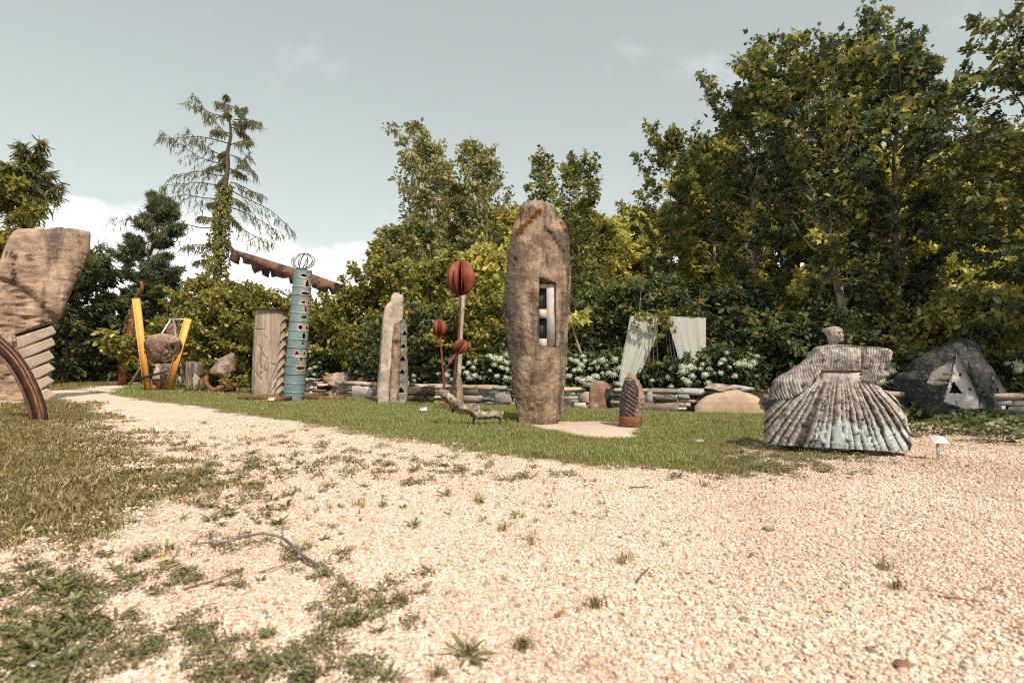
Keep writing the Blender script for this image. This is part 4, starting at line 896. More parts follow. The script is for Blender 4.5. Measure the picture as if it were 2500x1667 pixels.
part('tooth_core', *prism([at(*c1(*q_), (YS + .6) * (1 + TA * TA) / (1 + (c1(*q_)[0] - CX) / F * TA)) for q_ in ((60, 840), (380, 800), (385, 1000), (370, 1320), (60, 1350))], LDIR * .4), toothm, root)
for q in range(6):
    l_, tp_, ti = np.array(lefts[q]), np.array(tops[q]), np.array(tips[q]); nl = np.array(lefts[q + 1]) if q < 5 else np.array((335, 1345))
    lb = np.array(lefts[q]) + (np.array((26, 95)) if q == 5 else nl - l_) * 1.03
    yt = lambda u_: (YS + .25) * (1 + TA * TA) / (1 + (u_ - CX) / F * TA)
    P = [at(*c1(*q_), yt(c1(*q_)[0])) for q_ in (l_ - (60, -18), tp_, ti, lb - (60, -18))]
    V, Fs = prism(P, LDIR * 0.9 + np.array((-.05, 0, .02))); me = fastmesh('tooth', V - np.array(root.location), Fs, toothm)
    bm = bmesh.new(); bm.from_mesh(me); bmesh.ops.subdivide_edges(bm, edges=bm.edges, cuts=3, use_grid_fill=True); bmesh.ops.bevel(bm, geom=[e for e in bm.edges if len(e.link_faces) == 2 and e.calc_face_angle(0) > 0.8], offset=0.018, segments=1, affect='EDGES')
    bm.to_mesh(me); bm.free()
    vv_ = np.array([v.co[:] for v in me.vertices]); vv_ += 0.014 * np.stack([fbm(vv_ * 4, q, 3), fbm(vv_ * 4 + 9, q, 3), fbm(vv_ * 4 + 5, q, 3)], -1); me.vertices.foreach_set('co', vv_.astype(np.float32).ravel())
    obj('tooth', me, root)

# ------------------------------------------------------------------ curved iron rail
YR = 10.7; pts = [(-40, 812), (-20, 828), (0, 846), (28, 872), (52, 905), (72, 945), (88, 985), (96, 1024), (98, 1050)]
Pc = np.array([at(u_, v_, YR) for u_, v_ in pts]); tt = np.linspace(0, 1, 40); Pc = np.stack([np.interp(tt, np.linspace(0, 1, len(pts)), Pc[:, q]) for q in range(3)], -1)
for _ in range(6): Pc[1:-1] = (Pc[:-2] + 2 * Pc[1:-1] + Pc[2:]) / 4
Tn = norm(np.gradient(Pc, axis=0)); Nn = np.stack([Tn[:, 2], 0 * tt, -Tn[:, 0]], -1) * -1
root = thing('curved_rail', 'dark rusty curved iron rail rising from the rough grass', 'sculpture', (*Pc[-1][:2], 0))
def ribbon(o0, o1, y0_, y1_):
    ring = [Pc + Nn * a_ + np.array((0, b_, 0)) for a_, b_ in ((o0, y0_), (o1, y0_), (o1, y1_), (o0, y1_))]
    V = np.stack(ring, 1).reshape(-1, 3); n_ = len(Pc); i, j = np.meshgrid(np.arange(n_ - 1), np.arange(4), indexing='ij'); a = i * 4 + j; b = i * 4 + (j + 1) % 4
    return V, [np.stack([a, b, b + 4, a + 4], -1).reshape(-1, 4), (0, 1, 2, 3), tuple(range(len(V) - 4, len(V)))[::-1]]
part('flange', *ribbon(-0.125, -0.100, -0.06, 0.06), darkrust, root); part('flange', *ribbon(0.100, 0.125, -0.06, 0.06), darkrust, root)
part('web', *ribbon(-0.100, 0.100, -0.010, 0.014), darkrust, root); part('rib', *ribbon(0.012, 0.070, -0.040, -0.010), rust, root)

# ------------------------------------------------------------------ boulder slung between two yellow beams
c2 = crop(300, 680, 4.9); YB = 23.3
def w2(x_, y_, Y_=YB): return at(*c2(x_, y_), Y_)
root = thing('boulder_sling', 'speckled brown boulder hung between two slanting yellow beams', 'sculpture', (*w2(420, 1345)[:2], 0))
for (xa, ya, xb, yb_, dy) in ((158, 240, 298, 1362, 0.0), (783, 480, 538, 1350, 0.15)):
    A_, B_ = w2(xa, ya, YB + dy), w2(xb, yb_, YB + dy); d = norm(A_ - B_); s_ = norm(np.cross(d, (0, 1, 0)))
    s_, y_ = s_ * 0.96 + np.array((0, -.28, 0)), norm(np.array((0, 1, 0)) + s_ * 0.28); s_ = norm(s_)
    mb = MB()
    mb.add(*boxm((A_ + B_) / 2, (np.linalg.norm(A_ - B_) / 2, 0.10, 0.012), [d, s_, y_]))
    bmr = part('beam', *mb.get(), yellow, root)
    for sg in (-1, 1):
        part('flange', *boxm((A_ + B_) / 2 + s_ * 0.112 * sg, (np.linalg.norm(A_ - B_) / 2, 0.012, 0.10), [d, s_, y_]), yellow, root, sub=bmr)
cb = w2(477, 838); V, Fs = rockm(cb + (0, .1, 0), (0.74, 0.62, 0.60), 12, 5, 0.06, 8, 0.25, fine=0.02)
pu, pv = proj(V); qx, qy = (pu - 300) * 4.9, (pv - 680) * 4.9; front = V[:, 1] < cb[1] + .1
e1 = sdf(qx, qy, [(525, 788), (470, 838), (478, 872), (536, 872)]); e2 = sdf(qx, qy, [(575, 783), (553, 872), (617, 860)])
V[:, 1] += front * 0.28 * sstep(-3, 5, np.maximum(e1, e2))
bcol = vc(len(V)); bcol[:, :3] = np.where((e1 > e2)[:, None], (0.26, 0.19, 0.15), (0.03, 0.03, 0.03)); bcol[:, 3] = front * sstep(-3, 4, np.maximum(e1, e2))
tp_ = sstep(780, 680, qy) * (e1 < 0) * (e2 < 0) * 0.55; bcol[tp_ > 0.02, :3] = (0.36, 0.27, 0.22); bcol[:, 3] = np.maximum(bcol[:, 3], tp_)
part('boulder', V, Fs, brownrock, root, False, {'col': ('FLOAT_COLOR', bcol)})
part('crossbar', *tube([w2(145, 1212, YB - .25), w2(700, 1058, YB + .3)], 0.045, 8), blackm, root)
# grey pipe frame behind it
YT = 25.2
root = thing('pipe_frame', 'grey steel pipe frame standing behind the slung boulder', 'frame', (*w2(400, 1290, YT)[:2], 0))
for a_, b_, dy in (((575, 488), (80, 1275), 0), ((603, 488), (726, 1295), -.4), ((608, 488), (760, 1240), 1.2)):
    part('leg', *tube([w2(*a_, YT), w2(*b_, YT + dy)], 0.045, 8), steel, root)
part('top_bar', *tube([w2(548, 486, YT), w2(760, 490, YT)], 0.05, 8), steel, root)
V, Fs = rockm(w2(590, 640, YT), (0.20, 0.16, 0.34), 30, 3, 0.2, 8); part('hanging_stone', V, Fs, rosegran, root)
part('chain', *tube([w2(597, 490, YT), w2(592, 580, YT)], 0.015, 5), blackm, root)
# things standing behind the sling
pailm = M('painted_pail', [(0.42, 0.13, 0.05), (0.5, 0.19, 0.09), (0.55, 0.3, 0.18)], 3, patch=((0.04, 0.09, 0.14), 0.52, 0.6, 4.5), patch2=((0.55, 0.42, 0.3), 0.58, 0.66, 5), roughness=0.6, bump=0.05)
b_ = w2(380, 1335, 24.0)
root = thing('painted_barrel', 'small orange barrel painted with blue figures behind yellow beams', 'barrel', (b_[0], 24.0, 0))
z1 = w2(380, 1200, 24.0)[2]
part('body', *tube([(b_[0], 24, 0), (b_[0], 24, z1 * .5), (b_[0], 24, z1)], [0.24, 0.275, 0.27], 24), pailm, root)
for f in (0.06, 0.92): part('hoop', *tube([(b_[0], 24, z1 * f), (b_[0], 24, z1 * f + .03)], 0.285, 24), rust, root)
def slab(name, label, cat, pts, Y_, th, mat, seed, group=None, cc=c2, am=0.02):
    P = [at(*cc(*q), Y_) for q in pts]; mb = MB(); V, Fs = prism(P, (0, th, 0)); me = fastmesh(name, V, Fs, mat)
    bm = bmesh.new(); bm.from_mesh(me); bmesh.ops.recalc_face_normals(bm, faces=bm.faces); bmesh.ops.triangulate(bm, faces=[f for f in bm.faces if len(f.verts) > 4])
    bmesh.ops.subdivide_edges(bm, edges=bm.edges, cuts=3, use_grid_fill=True); bm.to_mesh(me); bm.free()
    V = np.array([v.co[:] for v in me.vertices]); V += am * np.stack([fbm(V * 3.3, seed, 4), fbm(V * 3.3 + 7, seed, 4), fbm(V * 3.3 + 3, seed, 4)], -1)
    loc = np.array((V[:, 0].mean(), Y_ + th / 2, 0)); me.vertices.foreach_set('co', (V - loc).astype(np.float32).ravel())
    o = obj(name, me, None, [float(q) for q in loc]); o['label'] = label; o['category'] = cat; o['kind'] = 'thing'
    if group: o['group'] = group
    return o
slab('wedge_stone', 'pale pointed wedge stone behind the painted barrel', 'stone', [(338, 1345), (352, 1150), (402, 1008), (436, 1110), (440, 1345)], 25.0, 0.3, paleslab, 3)
slab('standing_slab', 'grey upright slab seen between the yellow beams', 'stone', [(440, 1330), (446, 1100), (470, 1010), (600, 1005), (575, 1120), (540, 1330)], 24.8, 0.35, lichen, 4)
V, Fs = rockm(w2(705, 1225, 26.5), (0.26, 0.2, 0.26), 8, 3, 0.15, 8); single('pale_rock', V, Fs, paleslab, 'small pale rock under the pipe frame', 'rock', (*w2(705, 1225, 26.5)[:2], 0))
slab('carved_post', 'tall weathered timber post beside the rusty cradle', 'post', [(738, 1345), (755, 990), (828, 985), (832, 1345)], 22.6, 0.3, oldwood, 5)
slab('carved_post', 'shorter weathered timber post with a pale notch', 'post', [(836, 1345), (833, 1190), (858, 1160), (834, 1130), (838, 1012), (922, 1010), (922, 1150), (900, 1180), (955, 1200), (950, 1345)], 22.5, 0.3, oldwood, 6)
slab('pale_wedge', 'pale stone wedge leaning between the timber posts', 'stone', [(845, 1338), (832, 1200), (845, 1140), (900, 1190), (868, 1330)], 22.35, 0.12, paleslab, 7)
# rock balanced on a rusty cradle
YK = 21.5
root = thing('balanced_rock', 'angular brown rock poised on a curved rusty steel cradle', 'sculpture', (*w2(1180, 1370, YK)[:2], 0))
cr = [(930, 1188), (1003, 1150), (1008, 1225), (1030, 1270), (1070, 1302), (1115, 1300), (1150, 1270), (1165, 1225), (1168, 1180), (1262, 1200), (1285, 1250), (1335, 1292), (1335, 1378), (1040, 1378)]
part('cradle', *prism([w2(*q, YK) for q in cr], (0, 0.12, 0)), rust, root)
rk = [(1035, 1100), (1110, 1010), (1150, 955), (1240, 920), (1288, 885), (1335, 900), (1340, 1000), (1348, 1100), (1300, 1172), (1250, 1212), (1190, 1190), (1120, 1152), (1045, 1140)]
ys_ = sorted({q[1] for q in rk}); rows = []
def spans(poly, y_):
    xs = []
    for q in range(len(poly)):
        (xa, ya), (xb, yb_) = poly[q], poly[(q + 1) % len(poly)]
        if (ya - y_) * (yb_ - y_) <= 0 and ya != yb_: xs.append(xa + (xb - xa) * (y_ - ya) / (yb_ - ya))
    return min(xs), max(xs)
for y_ in np.linspace(888, 1209, 24):
    l_, r_ = spans(rk, y_); rows.append((c2(0, y_)[1], c2(l_, 0)[0], c2(r_, 0)[0], math.sin(math.pi * np.clip((y_ - 870) / 360, .1, .92)) ** .6))
V, Fs = loft(rows, YK + .06, 0.42, 60, 60, 2.4); V = rough(V, Fs, 0.05, 2.2, 6); V = rough(V, Fs, 0.02, 8, 9)
bcol = vc(len(V)); pu, pv = proj(V); e = sdf((pu - 300) * 4.9, (pv - 680) * 4.9, [(1120, 1120), (1150, 1065), (1200, 1070), (1205, 1130), (1170, 1135)]); bcol[:, :3] = (0.42, 0.36, 0.31); bcol[:, 3] = sstep(-12, 4, e) * .8
part('rock', V, Fs, M('brown_gneiss', [(0.10, 0.07, 0.055), (0.21, 0.15, 0.12), (0.31, 0.24, 0.20)], 5, patch=((0.06, 0.05, 0.05), 0.55, 0.7, 3), bump=0.8, bscale=16, vcol=True), root, False, {'col': ('FLOAT_COLOR', bcol)})
# far left planters
c7 = crop(0, 860, 7.84); YP = 38.0
def w7(x_, y_): return at(*c7(x_, y_), YP)
terra = M('terracotta', [(0.30, 0.085, 0.035), (0.42, 0.14, 0.06), (0.5, 0.25, 0.14)], 6, roughness=0.8, bump=0.2)
bluem = M('blue_paint', [(0.12, 0.22, 0.30), (0.2, 0.32, 0.4), (0.4, 0.5, 0.55)], 8, roughness=0.5)
r1 = thing('clay_planter', 'farther orange clay planter with a small figure on top', 'planter', (*w7(1155, 560)[:2], 0))
def boxpx(x0_, y0_, x1_, y1_, d_, extra=0.0):
    a_, b_ = w7(x0_, y1_), w7(x1_, y0_); return boxm(((a_[0] + b_[0]) / 2, YP + extra, (a_[2] + b_[2]) / 2), ((b_[0] - a_[0]) / 2, d_, (b_[2] - a_[2]) / 2))
part('box', *boxpx(1100, 425, 1210, 575, 0.2, .5), terra, r1); part('figure', *rockm(w7(1162, 370) + (0, .5, 0), (0.09, 0.09, 0.24), 3, 3, 0.2, 6), terra, r1)
r1 = thing('clay_planter', 'nearer red clay planter with a blue and white bird frame', 'planter', (*w7(1285, 575)[:2], 0))
part('box', *boxpx(1220, 482, 1350, 580, 0.22), terra, r1)
mb = MB()
for a_, b_ in (((1250, 372), (1330, 410)), ((1330, 410), (1310, 470)), ((1290, 395), (1265, 475)), ((1265, 380), (1250, 470))): mb.add(*tube([w7(*a_), w7(*b_)], 0.03, 6))
part('bird_frame', *mb.get(), bluem, r1)
r1 = thing('sign_board', 'small white sign board on a blue post beside the planters', 'sign', (*w7(1395, 575)[:2], 0))
part('board', *boxpx(1340, 406, 1455, 442, 0.012, -0.04), brassy, r1); part('post', *boxpx(1388, 442, 1402, 578, 0.02), bluem, r1)
V, Fs = rockm(w7(1560, 555), (0.17, 0.14, 0.16), 4, 3, 0.15, 6); single('path_stone', V, Fs, rosegran, 'single brown stone at the bend of the path', 'stone', (*w7(1560, 590)[:2], 0))

# ------------------------------------------------------------------ carved log
c3 = crop(560, 580, 3.5625); YL = 20.0
rows = [(c3(0, y_)[1], c3(l_, 0)[0], c3(r_, 0)[0]) for y_, l_, r_ in ((633, 221, 494), (660, 220, 497), (800, 214, 494), (900, 209, 492), (1000, 204, 490), (1200, 195, 481), (1320, 190, 473), (1368, 200, 466))]
V, Fs = loft(rows, YL + .5, 0.50, 150, 190, 2.1, capk=(0.97, 0.6, 0.2), dome=0.0)
V = rough(V, Fs, 0.012, 3, 5); V = rough(V, Fs, 0.006, 14, 6, 3, (1, 1, .12))
pu, pv = proj(V); qx, qy = (pu - 560) * 3.5625, (pv - 580) * 3.5625; front = LFRONT; nrm_ = vnormals(V, Fs)
re = np.interp(qy, [633, 800, 1000, 1200, 1368], [496, 494, 490, 481, 466])
dd = np.clip(re - qx, 0, 400); reach = np.interp(qy, [650, 800, 1000, 1150, 1368], [30, 55, 75, 110, 150])
ph = (qy - 0.0115 * dd ** 2 - 0.5 * dd) / 78.0; saw = ph - np.floor(ph)
k = front * sstep(1.0, 0.35, dd / reach) * sstep(640, 690, qy)
V += nrm_ * (k * 0.10 * (saw ** 1.5 - 0.75))[:, None]
gro = np.minimum.reduce([segdist(qx, qy, p_, False) for p_ in ([(250, 935), (275, 990), (245, 1050), (262, 1120), (300, 1160), (250, 1200), (275, 1240)], [(300, 860), (320, 880)], [(365, 1100), (405, 1110)], [(430, 1120), (395, 1180), (365, 1270), (352, 1350)],
                         [(230, 800), (300, 803)], [(285, 1010), (330, 1060), (300, 1130), (320, 1165)], [(240, 1100), (225, 1180), (260, 1235)], [(455, 1150), (420, 1230), (400, 1350)])])
V -= nrm_ * (front * 0.035 * np.exp(-(gro / 7) ** 2))[:, None]
lcol = vc(len(V)); lcol[:, :3] = (0.16, 0.11, 0.075); lcol[:, 3] = np.maximum(front * 0.35 * np.exp(-(gro / 6) ** 2), front * k * sstep(.25, .0, saw) * .7)  # shade under the scallop lips put into the wood colour, grooves darkened too
base = at(655, 963, YL + .5); root = thing('carved_log', 'thick upright log carved with a row of scallops along one edge', 'sculpture', (base[0], YL + .5, 0))
part('trunk', V, Fs, wood, root, False, {'col': ('FLOAT_COLOR', lcol)})
zt = at(650, 756, YL)[2]; cxl = at(661, 756, YL + .5)[0]
V, Fs = tube([(cxl, YL + .5, zt + .012), (cxl, YL + .5, zt + .03)], 0.62, 40); part('metal_cap', V, Fs, blackm, root)

# ------------------------------------------------------------------ oil drum column
YD = 16.9; SCL = YD / F
def cyl_at(cr): # crop -> (lean centre)
    return 0
pb, pt = at(*c3(556, 1418), YD), at(*c3(642, 285), YD)
axis_ = norm(pt - pb); ht = np.linalg.norm(pt - pb)
holes = [[(620, 322), (640, 315), (675, 330), (670, 341), (630, 336)], [(682, 347), (704, 335), (708, 357)], [(672, 370), (685, 370), (692, 427), (662, 427)], [(630, 473), (693, 483), (693, 499), (630, 491)],
         [(622, 562), (655, 548), (657, 571), (622, 569)], [(681, 553), (691, 560), (691, 582), (683, 578)], [(652, 600), (674, 600), (668, 618), (674, 635), (663, 646), (655, 632), (660, 618)], [(634, 680), (664, 680), (679, 701), (620, 701)],
         [(618, 757), (639, 780), (618, 804), (597, 780)], [(672, 762), (681, 785), (672, 808), (665, 785)], [(650, 820), (660, 850), (655, 879), (640, 879), (634, 850)],
         [(625, 909), (632, 897), (645, 894), (658, 900), (660, 909)], [(625, 917), (660, 917), (655, 930), (632, 930)], [(587, 984), (608, 1016), (566, 1014)], [(651, 985), (659, 1019), (642, 1019)], [(612, 1042), (636, 1042), (624, 1087)],
         [(583, 1135), (598, 1120), (604, 1130), (612, 1120), (619, 1130), (628, 1121), (636, 1131), (650, 1121), (651, 1143), (600, 1147)]]
hotrim = [False, True, True, True, True, True, True, False, True, True, False, False, False, True, True, True, True]
root = thing('drum_column', 'leaning column of stacked teal oil drums with cut out mask faces', 'sculpture', (pb[0], YD, 0))
nd = 5; dh = ht / nd; nth = 150
ax_s = norm(np.cross(axis_, (0, 1, 0))); ax_f = np.cross(axis_, ax_s)   # side, front
if ax_f[1] > 0: ax_f = -ax_f
if ax_s[0] < 0: ax_s = -ax_s
for d_ in range(nd):
    zz = np.linspace(0.004, dh - 0.004, 74); f = zz / dh
    r_ = 0.293 - 0.018 * d_ / 4 - (0.02 if d_ == 4 else 0) * f
    prof = r_ + 0.016 * (np.exp(-((f - .33) / .018) ** 2) + np.exp(-((f - .66) / .018) ** 2)) + 0.014 * (np.exp(-(f / .015) ** 2) + np.exp(-((1 - f) / .015) ** 2)) + 0.0035 * np.cos(f * 2 * math.pi * 14) * ((f < .30) & (f > .03)) 
    th = np.arange(nth) / nth * 2 * math.pi
    V = pb + axis_ * (d_ * dh) + zz[:, None, None] * axis_ + prof[:, None, None] * (np.cos(th)[None, :, None] * ax_s + np.sin(th)[None, :, None] * ax_f)
    V = V.reshape(-1, 3); nz_ = len(zz)
    i, j = np.meshgrid(np.arange(nz_ - 1), np.arange(nth), indexing='ij'); a = i * nth + j; b = i * nth + (j + 1) % nth
    Fq = np.stack([a, b, b + nth, a + nth], -1).reshape(-1, 4)
    cen = V[Fq].mean(1); pu, pv = proj(cen); qx, qy = (pu - 560) * 3.5625, (pv - 580) * 3.5625
    fr = (cen - pb) @ ax_f > 0
    kill = np.zeros(len(Fq), bool)
    for h_ in holes: kill |= inpoly(qx, qy, h_) & fr
    pu, pv = proj(V); qx, qy = (pu - 560) * 3.5625, (pv - 580) * 3.5625; frv = (V - pb) @ ax_f > 0
    dc = vc(len(V)); warm = np.zeros(len(V)); scor = np.zeros(len(V))
    for h_, hr in zip(holes, hotrim):
        dist = -sdf(qx, qy, h_)
        if hr: warm = np.maximum(warm, sstep(5.5, 2.5, dist) * frv)
        scor = np.maximum(scor, sstep(26, 8, dist + 8 * fbm(V * 6, 4, 3)) * frv * (0.35 if hr else 0.15))
    seam = np.exp(-((f - 0.0) / .02) ** 2)[:, None].repeat(nth, 1).ravel() * 0.9
    dc[:, :3] = (0.50, 0.36, 0.30); dc[:, 3] = scor
    dc[warm > .2, :3] = (0.62, 0.17, 0.04); dc[:, 3] = np.maximum(dc[:, 3], warm)
    dc[seam > .3, :3] = (0.10, 0.05, 0.03); dc[:, 3] = np.maximum(dc[:, 3], seam)
    dr = part('drum', V, [Fq[~kill]], teal, root, True, {'col': ('FLOAT_COLOR', dc)})
    for z_, nme in ((0.012, 'bottom_lid'), (dh - 0.012, 'lid')):
        c_ = pb + axis_ * (d_ * dh + z_); V2 = c_ + (0.268 - 0.018 * d_ / 4) * (np.cos(th[::6])[:, None] * ax_s + np.sin(th[::6])[:, None] * ax_f)
        part(nme, np.concatenate([V2, V2 + axis_ * 0.006]), [tuple(range(25))[::-1], tuple(range(25, 50))], rust if d_ < 4 else blackm, root, sub=dr)
# strip ball on top
cb = at(*c3(642, 208), YD); rb = root
for q in range(5):
    az = q * math.pi / 5 + .3; tt = np.linspace(0, 2 * math.pi, 33)
    P = cb + np.cos(tt)[:, None] * np.array((math.cos(az), math.sin(az), 0)) * 0.325 + np.sin(tt)[:, None] * np.array((0.05, 0, 0.235))
    part('hoop', *tube(P, 0.019, 6), steel, root)
part('ball_stem', *tube([pt - axis_ * .02, cb - (0, 0, .22)], 0.02, 6), blackm, root)
for a_, b_ in (((78, 1422), (478, 1428)), ((636, 1430), (1004, 1436))):
    A_, B_ = at(*c3(*a_), YD), at(*c3(*b_), YD); A_[2] = B_[2] = 0.09
    part('base_beam', *beam(A_, B_, 0.12, 0.12), rust, root)
part('base_beam', *beam((pb[0] - .15, YD - 1.3, 0.09), (pb[0] + 0.02, YD - .28, 0.09), 0.12, 0.12), rust, root)
part('base_beam', *beam((pb[0] + .05, YD + .28, 0.09), (pb[0] + 0.35, YD + 2.0, 0.09), 0.12, 0.12), rust, root)
for x_, y_ in ((95, 1440), (985, 1450)):
    p_ = at(*c3(x_, y_), YD); part('footing', *boxm((p_[0], YD, 0.012), (0.12, 0.1, 0.02)), paleslab, root)

# ------------------------------------------------------------------ torn rusty plates overhead
YQ = 22.6
lp = [(50, 110), (250, 168), (470, 236), (572, 266), (572, 300), (556, 405), (528, 402), (520, 352), (470, 358), (420, 345), (376, 350), (366, 292), (352, 356), (302, 332), (292, 293), (236, 322), (214, 276), (210, 246), (146, 236), (136, 184), (120, 180), (110, 246), (75, 236), (38, 210)]
rp = [(706, 310), (880, 372), (1056, 430), (1050, 490), (1000, 494), (952, 506), (934, 512), (905, 488), (880, 496), (862, 462), (850, 438), (842, 492), (800, 476), (760, 450), (712, 432)]
base = at(722, 950, YQ); root = thing('rusty_canopy', 'two torn rusty steel plates held high above the hedge', 'sculpture', (base[0], YQ, h1(base[0], YQ)))
def tilt(P): P = np.array(P); P[:, 1] += (P[:, 0] - base[0]) * 0.12; return P
part('plate', *prism(tilt([at(*c3(*q), YQ) for q in lp]), (0, 0.02, 0)), rustpatch, root)
part('plate', *prism(tilt([at(*c3(*q), YQ) for q in rp]), (0, 0.02, 0)), rustpatch, root)
tp_ = at(*c3(560, 300), YQ); t2 = at(*c3(740, 345), YQ)
part('post', *tube([(base[0], YQ + .12, h1(base[0], YQ) - .2), (base[0], YQ + .12, t2[2])], 0.08, 10), rust, root)
part('brace', *beam((tp_[0], YQ + .08, tp_[2] - .1), (t2[0] + .2, YQ + .14, t2[2] - .15), 0.08, 0.12), rust, root)

# ------------------------------------------------------------------ split standing stone
c4 = crop(880, 600, 3.266); YE = 15.4
rows = [(c4(0, y_)[1], c4(l_, 0)[0], c4(r_, 0)[0], d_) for y_, l_, r_, d_ in ((388, 248, 318, .5), (400, 243, 338, .7), (440, 236, 343, .8), (490, 192, 340, .9), (600, 176, 331, 1), (640, 172, 300, 1), (700, 165, 268, 1), (850, 150, 262, 1), (900, 154, 258, 1), (1050, 141, 246, 1), (1150, 135, 236, 1), (1266, 138, 232, 1))]
V, Fs = loft(rows, YE + .3, 0.26, 90, 160, 5, capk=(0.9, .6, .3)); V = rough(V, Fs, 0.04, 1.4, 9, 4, (1.5, 1.5, .5)); V = rough(V, Fs, 0.012, 9, 19)
root = thing('split_stone', 'pale split standing stone with darker half pierced by triangles', 'standing stone', (*at(*c4(250, 1262), YE + .3)[:2], 0))
part('pale_half', V, Fs, paleslab, root)
rows = [(c4(0, y_)[1], c4(l_, 0)[0], c4(r_, 0)[0], d_) for y_, l_, r_, d_ in ((604, 335, 357, .5), (622, 270, 365, .7), (650, 262, 372, .85), (800, 254, 369, 1), (900, 250, 378, 1), (1050, 233, 376, 1), (1240, 228, 366, 1), (1264, 232, 360, 1))]
V, Fs = loft(rows, YE + .22, 0.24, 130, 170, 3.4, capk=(0.9, .6, .3)); V = rough(V, Fs, 0.02, 3, 29); V = rough(V, Fs, 0.012, 9, 19)
pu, pv = proj(V); qx, qy = (pu - 880) * 3.266, (pv - 600) * 3.266; front = LFRONT
tri = np.full(len(V), -99.0)
for cx_, cy_ in ((350, 697), (340, 800), (335, 900), (330, 1005), (322, 1152)):
    s_ = 19 if cy_ < 1100 else 23; tri = np.maximum(tri, sdf(qx, qy, [(cx_ + 2, cy_ - s_), (cx_ + s_, cy_ + s_ * .75), (cx_ - s_, cy_ + s_ * .75)]))
V[:, 1] += front * 0.16 * sstep(-1.5, 2.5, tri); V[:, 1] += front * 0.10 * np.exp(-((qx - np.interp(qy, [640, 1260], [312, 292])) / 9) ** 2)
tcol = vc(len(V)); tcol[:, :3] = np.where((tri > -2)[:, None], (0.02, 0.02, 0.022), np.where((qx < np.interp(qy, [640, 1260], [312, 292]))[:, None], (0.22, 0.12, 0.055), (0.12, 0.105, 0.09)))
tcol[:, 3] = np.where(tri > -2, front, 0.55 * sstep(1190, 1060, qy)); 
part('dark_half', V, Fs, M('stained_stone', [(0.10, 0.085, 0.07), (0.25, 0.215, 0.18), (0.42, 0.37, 0.31)], 4, patch=((0.045, 0.04, 0.036), 0.54, 0.66, 3.4), bump=0.8, bscale=16, vcol=True), root, False, {'col': ('FLOAT_COLOR', tcol)})

# ------------------------------------------------------------------ red steel globes
YG = 13.4
def w4(x_, y_, Y_=YG): return at(*c4(x_, y_), Y_)
root = thing('steel_globes', 'three red rusty finned globes on bent stems', 'sculpture', (*w4(695, 1308)[:2], 0))
def globe(cx_, cy_, rx, ry, tilt_, nf, Y_=YG):
    c_ = w4(cx_, cy_, Y_); s_ = Y_ / F / 3.266; g = None
    core = part('globe', *tube([c_ + np.array((math.sin(tilt_), 0, math.cos(tilt_))) * ry * s_ * q for q in (-.98, .98)], 0.018, 6), redrust, root)
    for q in range(nf):
        az = q / nf * 2 * math.pi + 0.17
        dirv = np.array((math.cos(az), math.sin(az), 0)); sidev = np.array((-math.sin(az), math.cos(az), 0)) * 0.007
        tt = np.linspace(-math.pi / 2, math.pi / 2, 22); P2 = [(math.cos(a_) ** 0.9 * rx * s_, math.sin(a_) * ry * s_) for a_ in tt]
        L_ = np.array([dirv * a_ + np.array((0, 0, b_)) for a_, b_ in P2])
        R_ = np.array([[math.cos(tilt_), 0, math.sin(tilt_)], [0, 1, 0], [-math.sin(tilt_), 0, math.cos(tilt_)]])
        V, Fs = prism((L_ - sidev) @ R_.T + c_, R_ @ (2 * sidev)); part('fin', V, Fs, redrust, root, sub=core)
globe(800, 257, 114, 139, 0, 12); globe(630, 650, 57, 67, 0, 11); globe(799, 803, 56, 62, 0.6, 11)
def curve(pts, n_=24):
    P = np.array(pts); t_ = np.linspace(0, 1, n_); P = np.stack([np.interp(t_, np.linspace(0, 1, len(P)), P[:, q]) for q in range(3)], -1)
    for _ in range(3): P[1:-1] = (P[:-2] + 2 * P[1:-1] + P[2:]) / 4
    return P
part('stem', *tube(curve([w4(800, 390), w4(792, 560), w4(778, 760), w4(760, 950), w4(738, 1150), w4(713, 1312)]), np.linspace(.022, .040, 24), 10), darkrust, root)
part('stem', *tube(curve([w4(637, 712), w4(648, 870), w4(660, 1020), w4(668, 1150), w4(675, 1312)]), np.linspace(.022, .034, 24), 10), redrust, root)
part('branch', *tube([w4(664, 1005), w4(712, 935), w4(758, 862)], .024, 8), redrust, root)
part('base_plate', *boxm((*w4(715, 1310)[:2], 0.02), (0.5, 0.22, 0.012)), rust, root)
# slender pale pillar behind them
YH = 15.0
rows = [(c4(0, y_)[1], c4(l_, 0)[0], c4(r_, 0)[0]) for y_, l_, r_ in ((395, 800, 838), (480, 798, 832), (640, 790, 820), (850, 780, 815), (1000, 768, 806), (1050, 764, 800))]
V, Fs = loft(rows, YH + .1, 0.07, 20, 50, 3); V = rough(V, Fs, .008, 4, 3)
root = thing('slender_pillar', 'slender pale pillar with a brown leaf shaped foot behind the globes', 'sculpture', (*w4(785, 1268, YH)[:2], 0))
part('shaft', V, Fs, paleslab, root)
rows = [(c4(0, y_)[1], c4(l_, 0)[0], c4(r_, 0)[0], d_) for y_, l_, r_, d_ in ((1000, 768, 782, .4), (1060, 762, 802, .7), (1120, 757, 815, .9), (1200, 754, 820, 1), (1272, 760, 820, 1))]
V, Fs = loft(rows, YH + .05, 0.12, 24, 40, 2.2); V = rough(V, Fs, .015, 5, 3); part('foot', V, Fs, M('brown_stone', [(0.12, 0.085, 0.06), (0.22, 0.165, 0.125), (0.32, 0.26, 0.21)], 5, stretch=(2, 2, .3), bump=.4), root)

